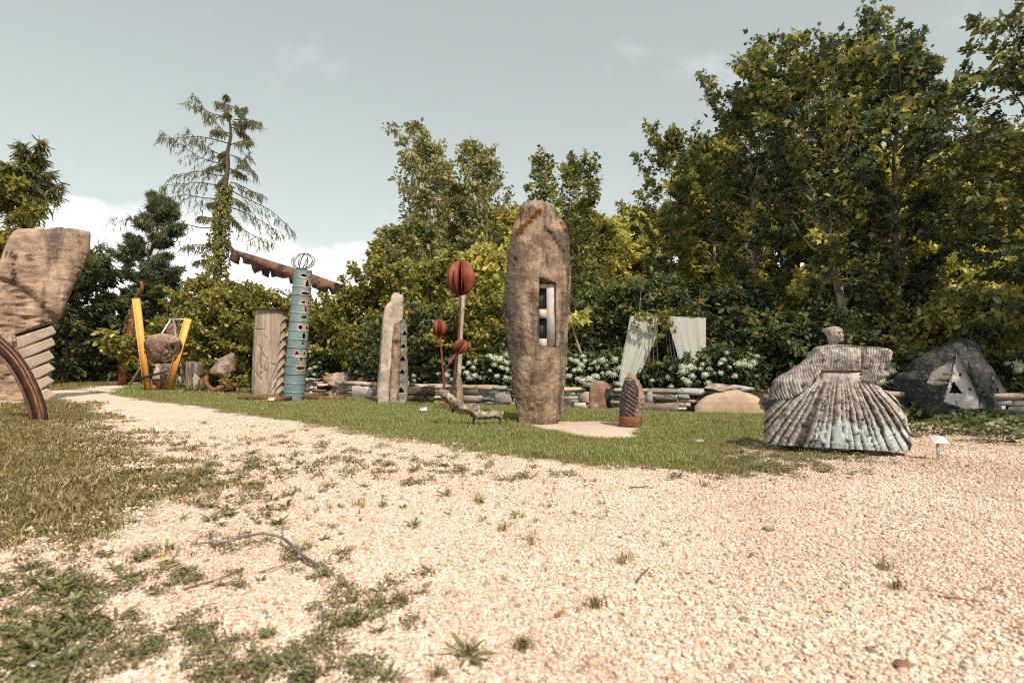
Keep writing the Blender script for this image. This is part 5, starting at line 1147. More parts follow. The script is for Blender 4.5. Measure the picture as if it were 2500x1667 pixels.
# ------------------------------------------------------------------ wavy lichen stone snake
YN = 9.6
P = curve([w4(620, 1165, YN), w4(690, 1195, YN), w4(760, 1265, YN), w4(830, 1305, YN), w4(880, 1300, YN), w4(940, 1340, YN), w4(1000, 1352, YN), w4(1060, 1335, YN), w4(1128, 1362, YN)], 60)
R = np.interp(np.linspace(0, 1, 60), [0, .06, .2, .4, .55, .7, .85, 1], [.045, .075, .085, .085, .125, .085, .085, .075])
V, Fs = tube(P, R, 20, True, 0.95); th_ = np.tile(np.arange(20), 60) / 20 * 2 * math.pi
V = rough(V, Fs, 0.05, 4, 3); V = rough(V, Fs, 0.012, 22, 13)
root = thing('wavy_stone', 'wavy grey lichened stone beast rearing on iron legs in the lawn', 'sculpture', (*w4(900, 1440, YN)[:2], 0))
part('body', V, Fs, lichen, root)
part('leg', *beam(w4(898, 1442, YN), w4(908, 1340, YN), .04, .03, (0, 1, 0)), blackm, root); part('leg', *beam(w4(1112, 1442, YN), w4(1130, 1345, YN), .05, .03, (0, 1, 0)), rust, root)
part('leg', *beam(w4(735, 1325, YN + .6), w4(752, 1240, YN + .05), .03, .03, (0, 1, 0)), blackm, root)

# ------------------------------------------------------------------ small information signs
def sign(label, pl, Y_, h_):
    x_, z_ = pl; r_ = thing('information_sign', label, 'sign', (x_, Y_, 0))
    part('post', *boxm((x_, Y_, h_ / 2 - .02), (.012, .008, h_ / 2 + .02)), steel, r_)
    c_, s_ = math.cos(.6), math.sin(.6); ax = np.array([[1, 0, 0], [0, c_, s_], [0, -s_, c_]])
    pl_ = part('plate', *boxm((x_ + .01, Y_ - .005, h_ + .012), (.075, .055, .003), ax), brassy, r_)
    mb = MB(); rg_ = np.random.default_rng(int(abs(x_) * 100))
    for q in range(4):
        w_ = rg_.uniform(.025, .05); mb.add(*boxm(np.array((x_ - .045 + w_, Y_ - .005, h_ + .012)) + ax[1] * (.030 - q * .016) + ax[2] * .0042, (w_, .003, .0006), ax))
    part('print', *mb.get(), blackm, r_, sub=pl_)
p = G(2291, 1124); sign('white information sign on a steel post beside the stone dancer', (p[0], 0), p[1], 0.21)
p = G(1033, 1010); sign('low white information plate in the lawn near the red globes', (p[0], 0), p[1], 0.09)
p = G(1617, 1004); sign('white information sign in front of the wall by the chevron stone', (p[0], 0), p[1], 0.21)
p = G(661, 994); sign('small information sign before the drum column', (p[0], 0), p[1], 0.19)

# ------------------------------------------------------------------ stone dancer
cd = crop(1830, 770, 4.355)
def yd(u): return 7.0 - 0.52 * ((u - 1830) * 4.355 - 148) / 1567.0
prof = [(320, 770, 1080, .22), (326, 725, 1190, .34), (336, 695, 1340, .45), (350, 677, 1440, .54), (368, 660, 1488, .60), (390, 645, 1503, .66), (430, 610, 1500, .7), (470, 575, 1482, .7), (500, 545, 1445, .7), (540, 490, 1424, .72), (580, 420, 1412, .72), (600, 390, 1455, .72),
        (635, 320, 1466, .74), (660, 285, 1425, .75), (690, 248, 1362, .78), (715, 240, 1310, .8), (740, 234, 1340, .82), (760, 228, 1372, .84), (800, 218, 1452, .88), (850, 210, 1512, .92), (900, 190, 1556, .96), (1000, 178, 1622, 1), (1100, 165, 1666, 1), (1200, 155, 1692, 1), (1290, 148, 1706, .98), (1345, 150, 1713, .92)]
rows = []
for y_, l_, r_, d_ in prof: rows.append((cd(0, y_)[1], cd(l_, 0)[0], cd(r_, 0)[0], d_))
V, Fs = loft(rows, 6.7, 0.27, 520, 240, 3.0, Yf=yd, capk=(0.97, 0.8, 0.4), dome=0.004)
# the hem hangs level: lower the near side
u_, v_ = proj(V); qx, qy = (u_ - 1830) * 4.355, (v_ - 770) * 4.355
hem = sstep(900, 1345, qy); V[:, 2] -= hem * 0.085 * np.clip((qx - 148) / 1567, 0, 1)
frontv = np.array((-0.0, -1.0, 0)); cy_ = np.array([yd(a_) for a_ in u_]); front = LFRONT
nrm_ = vnormals(V, Fs)
slv = np.interp(qx, [200, 230, 420, 560, 690, 745, 770], [905, 892, 886, 806, 705, 600, 560])              # lower edge of the left sleeve
waist = 592
leftS = (qx < 765) & (qy < slv)
rightS = (qx > 1180) & (qy < 730) & (qy < 690 + (qx - 1180) * .3)
torso = (qx >= 765) & (qx <= 1180) & (qy < waist)
skirt = ~(leftS | rightS | torso)
pert = 20 * fbm(V * 5, 3, 3) + 14 * fbm(V * 11, 13, 2)
theta = np.degrees(np.arctan2(qx + pert * .35 - 960, qy - 330)); t3 = np.stack([theta * .11, 0 * theta, 0 * theta], -1); theta = theta + 3.2 * vnoise(t3, 5) + 1.2 * vnoise(t3 * 3.1, 6)
ph = theta / 4.7 + 0.08; pl = np.abs(ph - np.round(ph)) * 2            # 0 at groove
depthm = sstep(620, 900, qy)
disp = np.zeros(len(V))
pol = skirt * sstep(-25, 25, qx - 715) * sstep(-22, 22, qy - (1130 + 150 * (0.5 - pl) + 110 * fbm(V * 3, 8, 3) + 30 * vnoise(V * 14, 9)) ) * sstep(1720, 1640, qx + 0 * qy)
gw = np.where(pol > .5, 0.22, 0.36)
disp += skirt * depthm * (-0.026) * (1 + .5 * vnoise(V * 4, 3)) * np.exp(-(pl / gw) ** 2)
disp += skirt * depthm * (1 - pol) * (0.012 * np.sqrt(np.clip(pl, 0, 1)) + 0.012 * fbm(V * 16, 5, 3))
disp += (leftS | rightS | torso) * (0.0075 * np.sin((qx + 0.25 * np.abs(qx - 960) * sstep(400, 900, qy) - 0.45 * (qy - 400) * leftS + pert * .8) / 27.0 * 2 * math.pi) + 0.008 * fbm(V * 18, 6, 3))
disp += leftS * 0.035 + rightS * 0.015 + torso * 0.02
disp -= 0.03 * np.exp(-((qy - 597) / 10) ** 2) * (qx > 765) * (qx < 1185)
disp -= 0.03 * np.exp(-((qx - 762) / 10) ** 2) * (qy < 690) * (qy > 420)
disp -= 0.035 * np.exp(-((qx - 1186) / 15) ** 2) * sstep(360, 420, qy) * (qy < 640)
disp += torso * 0.03 * np.exp(-(((qx - 1000) / 150) ** 2 + ((qy - 480) / 90) ** 2))
V[:, 1] -= front * disp
chip = sdf(qx, qy, [(600, 1360), (640, 1310), (740, 1285), (790, 1330), (790, 1400), (600, 1400)]); V[:, 1] += front * 0.03 * sstep(-5, 10, chip)
V[:, 1] -= (~front) * (-0.02) * fbm(V * 6, 9, 3)
col_ = vc(len(V)); rgb = np.zeros((len(V), 3)); al = np.zeros(len(V))
nz1 = fbm(V * 7, 31, 4); nz2 = fbm(V * (22, 22, 5), 41, 3)
rgb[:] = (0.31, 0.28, 0.25)
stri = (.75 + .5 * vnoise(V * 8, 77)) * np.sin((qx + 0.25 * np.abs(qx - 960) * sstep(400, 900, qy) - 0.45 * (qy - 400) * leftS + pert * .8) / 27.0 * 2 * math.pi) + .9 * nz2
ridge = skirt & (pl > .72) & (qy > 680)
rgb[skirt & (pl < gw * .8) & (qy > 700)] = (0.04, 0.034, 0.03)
drk = (leftS | rightS | torso) & (stri < -.25); rgb[drk] = (0.095, 0.088, 0.08); rgb[ridge] = (0.40, 0.37, 0.34)  # hollows of pleats and sleeve stripes painted in shade, ridge tops painted lit
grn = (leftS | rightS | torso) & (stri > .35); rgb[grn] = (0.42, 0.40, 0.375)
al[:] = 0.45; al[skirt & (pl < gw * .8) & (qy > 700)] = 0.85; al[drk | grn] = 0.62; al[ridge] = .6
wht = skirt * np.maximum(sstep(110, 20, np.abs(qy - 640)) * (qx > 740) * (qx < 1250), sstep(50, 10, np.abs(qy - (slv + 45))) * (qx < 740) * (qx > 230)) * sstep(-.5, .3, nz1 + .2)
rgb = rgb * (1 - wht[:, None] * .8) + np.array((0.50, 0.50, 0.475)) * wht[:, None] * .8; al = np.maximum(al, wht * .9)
pm_ = (pol > .5) & (pl > gw * .62); rgb[pm_] = (0.40, 0.455, 0.455); al[pm_] = 1.0  # reflected sky blue painted onto the polished panels
belt = (np.abs(qy - 597) < 11) & (qx > 765) & (qx < 1185); rgb[belt] = (0.22, 0.13, 0.075); al[belt] = .9
och = (np.abs(qx - 762) < 12) & (qy > 420) & (qy < 700); rgb[och] = (0.34, 0.255, 0.185); al[och] = .8
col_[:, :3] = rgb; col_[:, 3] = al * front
dressmat = M('carved_dress', [(0.06, 0.052, 0.046), (0.235, 0.20, 0.175), (0.43, 0.385, 0.345)], 17, detail=10, lo=.36, hi=.64, patch=((0.04, 0.035, 0.031), .56, .66, 11), bump=0.7, bscale=40, vcol=True)
b0 = at(*cd(900, 1400), 6.75)
root = thing('stone_dancer', 'carved stone dancer in a wide pleated dress with one arm outstretched', 'statue', (b0[0], 6.75, 0.0))
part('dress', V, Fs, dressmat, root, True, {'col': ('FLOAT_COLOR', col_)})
# head with swept back hair
hy = yd(cd(900, 0)[0])
hp = [(119, 888, 925, .25), (122, 868, 944, .45), (127, 848, 958, .62), (134, 822, 970, .76), (142, 785, 979, .86), (150, 772, 985, .92), (165, 767, 990, .98), (178, 778, 992, 1), (190, 790, 988, 1), (203, 803, 997, 1), (215, 812, 1004, 1), (224, 817, 1003, .98), (230, 820, 995, .97), (237, 824, 1001, .95), (246, 827, 1000, .92), (252, 829, 996, .9), (262, 831, 999, .85), (272, 832, 993, .8), (280, 838, 968, .68), (287, 841, 944, .56), (300, 841, 938, .5), (314, 832, 946, .56), (330, 805, 972, .75), (345, 790, 990, .9)]
V, Fs = loft([(cd(0, y_)[1], cd(l_, 0)[0], cd(r_, 0)[0], d_) for y_, l_, r_, d_ in hp], hy - .02, 0.115, 120, 130, 2.0, capk=(.85, .6, .3), dome=.002)
u_, v_ = proj(V); qx, qy = (u_ - 1830) * 4.355, (v_ - 770) * 4.355; front = LFRONT
g = lambda x_, y_, rx, ry: np.exp(-(((qx - x_) / rx) ** 2 + ((qy - y_) / ry) ** 2))
dsp = -0.015 * g(952, 186, 20, 6) + 0.009 * g(948, 173, 30, 7) + 0.006 * g(950, 197, 18, 6) - 0.02 * g(975, 239, 16, 5) + 0.018 * g(945, 222, 26, 20) - 0.016 * g(905, 235, 18, 30) + 0.02 * g(858, 206, 15, 26) - 0.018 * g(860, 206, 6, 12) - 0.012 * g(884, 250, 9, 26) - 0.034 * g(824, 155, 11, 34) - 0.010 * g(965, 222, 8, 7)
V[:, 1] -= front * dsp; V = V + vnormals(V, Fs) * (0.003 * fbm(V * 40, 4, 3))[:, None]
part('head', V, Fs, headm, root, True)
for lb, x_, y_, w_ in (('wooden block under the dancer hem, farther one', 470, 1420, .075), ('wooden block under the dancer hem, nearer one', 1300, 1478, .09)):
    p_ = G(*cd(x_, y_)); zt = at(*cd(x_, 1345 if x_ < 600 else 1405), p_[1])[2]
    V, Fs = boxm((p_[0], p_[1] + .1, zt / 2 + .005), (w_ * 1.15, .16, zt / 2 + .02)); V = V + RNG.normal(0, .004, V.shape)
    single('wooden_block', V, Fs, oldwood, lb, 'block', (p_[0], p_[1] + .1, 0))

# ------------------------------------------------------------------ black boulder with triangular niche
c8 = crop(2130, 780, 4.238); YZ = 10.0
rows = [(c8(0, y_)[1], c8(l_, 0)[0], c8(r_, 0)[0], d_) for y_, l_, r_, d_ in ((196, 860, 960, .3), (215, 815, 1000, .45), (250, 755, 1050, .55), (300, 650, 1098, .65), (370, 505, 1140, .75), (460, 385, 1190, .85), (530, 352, 1240, .9), (580, 255, 1280, .95), (612, 232, 1297, 1), (700, 236, 1350, 1), (800, 228, 1390, 1), (880, 250, 1398, 1), (960, 310, 1402, 1), (1060, 360, 1390, 1))]
V, Fs = loft(rows, YZ + .75, 0.75, 400, 320, 2.2, capk=(.8, .5, .2), dome=.02); V = rough(V, Fs, .05, 1.5, 7); V = rough(V, Fs, .035, 5, 8)
u_, v_ = proj(V); qx, qy = (u_ - 2130) * 4.238, (v_ - 780) * 4.238; front = LFRONT
tri = sdf(qx, qy, [(878, 345), (738, 850), (1000, 935), (1145, 915)]); lf = sdf(qx, qy, [(868, 365), (735, 455), (620, 545), (560, 660), (700, 690), (800, 600), (845, 500)])
inn = sdf(qx, qy, [(840, 645), (930, 768), (798, 760)])
S_ = V @ LDIR; c0 = at(2340, 950, YZ) @ LDIR
yp_ = c0 + 0.07 + (qx - 900) * 0.0004 + (900 - qy) * 0.00052; ylf = c0 + 0.13 + (qx - 700) * 0.0005 + (700 - qy) * 0.0005
tgt = np.where(tri > 0, np.where(inn > 0, yp_ + .22, yp_), np.where(lf > 0, ylf, S_))
for x_, y_ in ((910, 572), (1013, 722)): tgt = tgt + 0.05 * sstep(16, 12, np.hypot(qx - x_, qy - y_))
V = V + (front * (tgt - S_))[:, None] * LDIR
kcol = vc(len(V)); kcol[:, :3] = (0.46, 0.435, 0.405); kcol[:, 3] = front * np.maximum(sstep(-3, 3, tri) * (inn < 0), sstep(-3, 3, lf) * .8)
kcol[front & (lf > 0) & (tri < 0), :3] = (0.24, 0.215, 0.19)
for x_, y_ in ((910, 572), (1013, 722)): kcol[front & (np.hypot(qx - x_, qy - y_) < 15), :3] = (0.05, 0.05, 0.05)
root = thing('black_boulder', 'black boulder with a pale triangular carved niche under the trees', 'sculpture', (at(2340, 1030, YZ)[0], YZ + .7, 0))
part('boulder', V, Fs, blackrock, root, False, {'col': ('FLOAT_COLOR', kcol)})
for (xa, ya, xb, yb_) in ((740, 565, 850, 550), (690, 612, 810, 605), (632, 664, 770, 658)):
    P = curve([at(*c8(xa, ya), YZ + .18), at(*c8((xa + xb) / 2, (ya + yb_) / 2 - 2), YZ + .10), at(*c8(xb, yb_), YZ + .16)], 12)
    V, Fs = tube(P, .036 * np.sin(np.linspace(.5, 2.7, 12)) ** .5, 12); V = rough(V, Fs, .008, 9, 3); part('finger', V, Fs, M('finger_stone', [(0.16, 0.145, 0.13), (0.25, 0.225, 0.20), (0.33, 0.305, 0.275)], 7), root)

# ------------------------------------------------------------------ dry stone wall
wallstone = [M('wall_stone_%s' % nm_, [tuple(v_ * 1.3 for v_ in c_) for c_ in cs], 5, patch=pt_, bump=0.8, bscale=18, rand=0.28) for nm_, cs, pt_ in (
    ('sand', [(0.22, 0.17, 0.12), (0.36, 0.285, 0.205), (0.46, 0.38, 0.29)], ((0.16, 0.13, 0.10), .58, .72, 5)), ('grey', [(0.11, 0.115, 0.11), (0.20, 0.205, 0.195), (0.30, 0.295, 0.275)], ((0.07, 0.07, 0.065), .58, .72, 4)),
    ('slate', [(0.09, 0.105, 0.11), (0.17, 0.19, 0.195), (0.26, 0.275, 0.27)], ((0.06, 0.065, 0.07), .55, .7, 4)), ('pale', [(0.30, 0.27, 0.235), (0.43, 0.39, 0.345), (0.54, 0.50, 0.45)], ((0.2, 0.175, 0.15), .6, .74, 5)), ('brown', [(0.13, 0.105, 0.08), (0.22, 0.18, 0.14), (0.31, 0.26, 0.205)], ((0.08, 0.065, 0.05), .56, .7, 4)))]
SM = []
for q in range(10):
    V, Fs = boxm((0, 0, 0), (.5, .5, .5)); me = fastmesh('stone', V, Fs, wallstone[0]); bm = bmesh.new(); bm.from_mesh(me); rg = np.random.default_rng(300 + q)
    for v in bm.verts: v.co += Vector(rg.normal(0, .06, 3))
    bmesh.ops.bevel(bm, geom=bm.edges[:], offset=.04, segments=1, affect='EDGES')
    for v in bm.verts: v.co += Vector(rg.normal(0, .02, 3))
    bm.to_mesh(me); bm.free(); SM.append(me)
def stone_obj(name, parent, c_, ang, sx, sy, sz, mat, rg_, label=None):
    o = bpy.data.objects.new(name, SM[rg_.integers(0, len(SM))]); COL.objects.link(o); o.parent = parent
    o.location = [float(a_ - b_) for a_, b_ in zip(c_, parent.location)]
    o.rotation_euler = (float(rg_.normal(0, .02)), float(rg_.normal(0, .025)), ang + float(rg_.choice([0, math.pi])) + float(rg_.normal(0, .03)))
    o.scale = (sx, sy, sz); o.material_slots[0].link = 'OBJECT'; o.material_slots[0].material = mat
    if label: o['label'] = label
    return o
def wallrun(root, pts, height_, courses, smin, smax, rg_, weights, skip=(), cap=True):
    pts = np.array(pts, float); seg = np.hypot(*np.diff(pts, axis=0).T); cum = np.concatenate([[0], np.cumsum(seg)]); Lt = cum[-1]
    def pos(s_): return np.array((np.interp(s_, cum, pts[:, 0]), np.interp(s_, cum, pts[:, 1])))
    hs = rg_.uniform(.75, 1.35, courses); hs = hs / hs.sum() * height_; z = -0.02
    for ci in range(courses):
        s_ = rg_.uniform(-.2, 0); last = cap and ci == courses - 1
        while s_ < Lt:
            w_ = rg_.uniform(smin, smax) * (1.35 if last else 1.0) * (1.3 if hs[ci] > .13 else 1.0); m_ = s_ + w_ / 2
            if m_ > Lt: break
            if not any(a_ < m_ < b_ for a_, b_ in skip):
                d = pos(min(m_ + .1, Lt)) - pos(max(m_ - .1, 0)); ang = math.atan2(d[1], d[0]); p_ = pos(m_); hh = hs[ci] * rg_.uniform(.9, 1.02)
                nn_ = np.array((d[1], -d[0])) / (np.hypot(*d) + 1e-9)
                split = (hs[ci] > .12) and rg_.random() < .35 and not last
                off = nn_ * rg_.normal(0.0, .018) + nn_ * (.03 if last else 0)
                mt = wallstone[rg_.choice(5, p=(.62, .12, .04, .14, .08) if last else weights)]
                parts_ = ((0, .5), (.5, .5)) if split else ((0, 1),)
                for f0, fh in parts_:
                    stone_obj('stone', root, (*(p_ + off), z + hh * (f0 + fh / 2)), ang, w_ * .985, .30 if not last else .36, hh * fh * .97, wallstone[rg_.choice(5, p=weights)] if split else mt, rg_)
            s_ += w_
        z += hs[ci]
    # dark earth core
    V = []; n_ = 40
    for s_ in np.linspace(0, Lt, n_):
        d = pos(min(s_ + .1, Lt)) - pos(max(s_ - .1, 0)); nn_ = np.array((d[1], -d[0])) / np.hypot(*d); p_ = pos(s_)
        for o_, zz in ((.09, -.05), (.09, height_ - .05), (-.25, height_ - .05), (-.25, -.05)): V.append((*(p_ + nn_ * o_), zz))
    i, j = np.meshgrid(np.arange(n_ - 1), np.arange(4), indexing='ij'); a = i * 4 + j; b = i * 4 + (j + 1) % 4
    part('earth_core', V, [np.stack([a, b, b + 4, a + 4], -1).reshape(-1, 4)], M('wall_earth', [(0.012, 0.01, 0.008), (0.03, 0.024, 0.018), (0.05, 0.04, 0.03)], 8), root)
    return pos, cum
rg = np.random.default_rng(17)
# far rubble end
r1 = thing('rubble_wall', 'low rubble wall of small sandy stones beside the drum column', 'wall', (-7.2, 21.2, 0))
wallrun(r1, [(-9.0, 22.6), (-7.9, 21.7), (-7.0, 20.9)], 0.60, 6, .18, .42, rg, (.55, .1, .02, .28, .05))
V, Fs = rockm(at(828, 935, 21.0) + (0, .4, -.02), (0.82, 0.55, 0.42), 23, 4, .14, 7, .1, fine=.03); single('mossy_boulder', V, Fs, mossrock, 'orange mossy boulder leaning in the wall left of the split stone', 'boulder', (*at(828, 958, 21.0)[:2], 0))
for q, (u_, v_, r_) in enumerate(((855, 905, .22), (875, 908, .24), (884, 922, .22))):
    p_ = at(u_, v_, 20.6); V, Fs = rockm(p_ + (0, .5, 0), (r_ * 1.1, r_, r_), 50 + q, 3, .15, 6); single('wall_rock', V, Fs, lichen if q < 2 else paleslab, ('dark round rock on top of the mossy boulder', 'second dark rock on top of the mossy boulder', 'pale rock at the shoulder of the mossy boulder')[q], 'rock', (p_[0], p_[1] + .5, 0))
r2 = thing('dry_stone_wall', 'long low dry stone wall of grey and sandy stones behind the lawn', 'wall', (0, 14.7, 0))
main = [(-5.9, 19.75), (-5.5, 19.3), (-2.97, 16.5), (-0.5, 15.05), (1.6, 13.98), (3.26, 13.05), (4.05, 12.6)]
seg = np.hypot(*np.diff(np.array(main), axis=0).T); cum = np.concatenate([[0], np.cumsum(seg)])
def s_of(u_):  # wall distance under a survey column
    ss = np.linspace(0, cum[-1], 600); px_ = np.interp(ss, cum, [q[0] for q in main]); py_ = np.interp(ss, cum, [q[1] for q in main]); return float(ss[np.argmin(np.abs(CX + F * px_ / py_ - u_))])
sk = [(s_of(1436), s_of(1494)), (s_of(1700), cum[-1] + 1)]
pos, _ = wallrun(r2, main, 0.54, 5, .20, .52, rg, (.30, .20, .16, .26, .08), sk)
def wstone(u0, u1, v0, v1, mat, label, proud=.06, name='stone'):
    s0, s1 = s_of(u0), s_of(u1); p_ = pos((s0 + s1) / 2); d = pos(s1) - pos(s0); ang = math.atan2(d[1], d[0]); L_ = np.hypot(*d); nn_ = np.array((d[1], -d[0])) / L_
    z0, z1 = at(u0, v1, p_[1])[2], at(u0, v0, p_[1])[2]; p2 = p_ + nn_ * proud
    o = stone_obj(name, r2, (*p2, (z0 + z1) / 2), ang, L_, .30, z1 - z0, mat, rg, label); o.rotation_euler = (0, 0, ang); return o
pecked = M('pecked_stone', [(0.30, 0.275, 0.245), (0.40, 0.37, 0.33), (0.48, 0.45, 0.41)], 6, bump=1.0, bscale=28, bdist=.03, speck=((0.12, 0.105, 0.09), .8, 26))
corded = M('corduroy_stone', [(0.16, 0.135, 0.11), (0.24, 0.205, 0.17), (0.31, 0.27, 0.225)], 12, stretch=(6, 1, .6), bump=1.0)
mossbeam = M('mossy_beam', [(0.05, 0.045, 0.03), (0.11, 0.095, 0.065), (0.26, 0.21, 0.15)], 5, stretch=(.4, 1, 2.5), patch=((0.13, 0.115, 0.035), .55, .68, 4), bump=.9)
wstone(998, 1068, 942, 964, mossbeam, 'long dark mossy stone beam', .10); wstone(992, 1052, 965, 980, mossbeam, 'lower mossy stone beam', .11)
wstone(1136, 1178, 942, 962, corded, 'stone with fine ribbed face', .05); wstone(1216, 1254, 955, 982, pecked, 'pale stone with pecked dotted face', .06)
wstone(876, 920, 944, 970, wallstone[3], 'large pale slab', .07); wstone(1132, 1184, 964, 980, wallstone[4], 'long brown footing stone', .05)
wstone(1600, 1658, 967, 978, oldwood, 'weathered timber with a bolt hole', .07, 'timber'); wstone(1560, 1665, 980, 1004, wallstone[4], 'long rough footing stone', .06); wstone(1626, 1650, 953, 966, wallstone[3], 'white square stone', .05)
wstone(1574, 1598, 953, 978, wallstone[1], 'square grey stone', .05); wstone(1418, 1446, 957, 980, wallstone[4], 'square brown stone', .05); wstone(1408, 1438, 982, 996, wallstone[3], 'pale rough footing stone', .05)
wstone(1430, 1446, 934, 946, wallstone[1], 'dark flat capstone', .06)
# rose block, dome and capstones set in the wall
p_ = pos(s_of(1465)); zt = at(1465, 934, p_[1])[2]
rows = [(934, 1452, 1480, .8), (938, 1444, 1488, .9), (946, 1440, 1491, 1), (998, 1437, 1491, 1)]
V, Fs = loft(rows, p_[1] + .06, .2, 40, 40, 5); V = rough(V, Fs, .02, 5, 4); single('rose_block', V, Fs, rosegran, 'upright rose red granite block set into the stone wall', 'block', (p_[0], p_[1] + .06, 0))
rows = [(957, 1765, 1812, .4), (960, 1745, 1828, .6), (968, 1722, 1848, .8), (980, 1704, 1862, .95), (995, 1690, 1872, 1), (1014, 1684, 1876, 1)]
V, Fs = loft(rows, 12.45, .22, 60, 40, 3.5, capk=(.8, .4)); V = rough(V, Fs, .012, 3, 4); single('granite_dome', V, Fs, sandgran, 'smooth half round sandy granite slab at the foot of the wall', 'slab', (at(1780, 1010, 12.45)[0], 12.45, 0))
for q, (u0, u1, v0, v1) in enumerate(((1727, 1790, 938, 957), (1778, 1840, 940, 956))):
    p_ = at((u0 + u1) / 2, (v0 + v1) / 2, 12.75); V, Fs = rockm(p_ + (0, .1, 0), ((u1 - u0) / 2 * 12.75 / F * 1.1, .25, (v1 - v0) / 2 * 12.75 / F * 1.15), 80 + q, 4, .12, 9, .2)
    single('capstone', V, Fs, wallstone[1 if q else 4], ('flat brown capstone lying over the granite dome', 'flat grey capstone over the granite dome, next the dancer')[q], 'stone', (p_[0], p_[1] + .1, 0))
r3 = thing('garden_wall', 'stone wall running behind the dancer to the frame edge', 'wall', (8, 10.5, 0))
wallrun(r3, [(5.5, 12.05), (7.2, 11.1), (8.8, 10.0), (10.6, 8.9)], 0.56, 5, .25, .55, rg, (.12, .30, .40, .10, .08))
# pieces lying on the wall
p_ = at(981, 925, 16.7); V, Fs = rockm(p_ + (0, .1, -.01), (.165, .12, .11), 91, 4, .05, 4, .15); u_, v_ = proj(V); qx, qy = (u_ - 720) * 4.356, (v_ - 840) * 4.356; fr = V[:, 1] < p_[1] + .1
tg = np.minimum.reduce([segdist(qx, qy, t_) for t_ in ([(1232, 385), (1258, 352), (1285, 388)], [(1268, 392), (1288, 362), (1308, 395)])]); V[:, 1] += fr * .03 * np.exp(-(tg / 5) ** 2)
scol = vc(len(V)); scol[:, :3] = (0.10, .07, .05); scol[:, 3] = fr * np.exp(-(tg / 5) ** 2)
single('carved_stone', V, Fs, M('carved_sandstone', [(0.32, 0.22, 0.15), (0.42, 0.31, 0.22), (0.5, 0.4, 0.3)], 5, vcol=True), 'small rounded sandstone with carved triangles on the wall', 'carving', (p_[0], p_[1] + .1, 0), attrs={'col': ('FLOAT_COLOR', scol)})
for q, (u0, v0, Y_, r_, lb, mt) in enumerate(((1097, 930, 15.9, .13, 'dark round stone on the wall behind the red stem', lichen), (884, 928, 19.6, .22, 'flat sandy stone capping the wall left of the split stone', sandgran), (915, 925, 19.4, .2, 'tilted sandy flagstone beside the split stone', sandgran),
                                       (2355, 1073, 8.0, .30, 'low tan boulder half hidden by leaves at the frame edge', sandgran), (2447, 1075, 8.2, .36, 'rounded grey boulder under leaves in the corner', lichen))):
    if q == 3: continue
    p_ = at(u0, v0, Y_); V, Fs = rockm(p_ + (0, .15, 0), (r_ * 1.25, r_, r_ * (.45 if q in (1, 2) else .75)), 120 + q, 4, .1, 6)
    single('loose_stone', V, Fs, mt, lb, 'stone', (p_[0], p_[1] + .15, 0))

# ------------------------------------------------------------------ sheer curtains
shm, t, N = newmat('sheer_fabric')
wv = N('ShaderNodeTexNoise', {'Vector': N('ShaderNodeMapping', {0: N('ShaderNodeTexCoord').outputs['Object'], 'Scale': (1, 1, .05)}).outputs[0], 'Scale': 9.0, 'Detail': 3}).outputs[0]
df = N('ShaderNodeBsdfDiffuse', {0: (.86, .86, .82, 1)}).outputs[0]; tl = N('ShaderNodeBsdfTranslucent', {0: (.86, .86, .82, 1)}).outputs[0]
cloth = N('ShaderNodeMixShader', {0: .45, 1: df, 2: tl}).outputs[0]; tp = N('ShaderNodeBsdfTransparent').outputs[0]
N('ShaderNodeOutputMaterial', {0: N('ShaderNodeMixShader', {0: N('ShaderNodeMapRange', {0: wv, 1: .3, 2: .7, 3: .68, 4: .76}).outputs[0], 1: tp, 2: cloth}).outputs[0]})
YU = 14.35
def curtain(label, L_, R_, folds, seed, amp, gather):
    rg_ = np.random.default_rng(seed); nu_, nv_ = 90, 50; V = []
    fx = np.sort(rg_.uniform(0, 1, folds)); fa = rg_.uniform(.4, 1, folds)
    for j_ in range(nv_):
        f = j_ / (nv_ - 1); y_ = L_[0][1] + (L_[-1][1] - L_[0][1]) * f
        l_ = np.interp(f, np.linspace(0, 1, len(L_)), [q[0] for q in L_]); r_ = np.interp(f, np.linspace(0, 1, len(R_)), [q[0] for q in R_])
        yl = np.interp(f, np.linspace(0, 1, len(L_)), [q[1] for q in L_]); yr = np.interp(f, np.linspace(0, 1, len(R_)), [q[1] for q in R_])
        for i_ in range(nu_):
            g_ = i_ / (nu_ - 1); a_ = at(*c6(l_ + (r_ - l_) * g_, yl + (yr - yl) * g_), YU)
            w_ = sum(A_ * math.exp(-((g_ - X_) / (.05 + .03 * A_)) ** 2) for X_, A_ in zip(fx, fa)) + .25 * math.sin(g_ * 9 + seed) + .12 * math.sin(g_ * 23 + 3 * f + seed * 2)
            V.append(a_ + np.array((0, -amp * (.35 + gather * f) * w_, 0)))
    i, j = np.meshgrid(np.arange(nv_ - 1), np.arange(nu_ - 1), indexing='ij'); a = i * nu_ + j
    return np.array(V), [np.stack([a, a + 1, a + nu_ + 1, a + nu_], -1).reshape(-1, 4)]
V, Fs = curtain('', [(603, 140), (565, 340), (520, 560), (490, 760), (474, 892)], [(906, 152), (900, 300), (830, 490), (740, 690), (640, 850)], 5, 3, .08, .9)
single('sheer_curtain', V, Fs, shm, 'long sheer white curtain drawn aside in front of the hedge', 'curtain', at(*c6(600, 890), YU), smooth=True)
V, Fs = curtain('', [(1003, 152), (1030, 290), (1075, 430), (1105, 540), (1120, 640)], [(1408, 158), (1408, 290), (1408, 420), (1408, 540), (1407, 636)], 4, 5, .05, .5)
single('sheer_curtain', V, Fs, shm, 'shorter sheer white curtain hanging square in front of the hedge', 'curtain', at(*c6(1250, 640), YU), smooth=True)
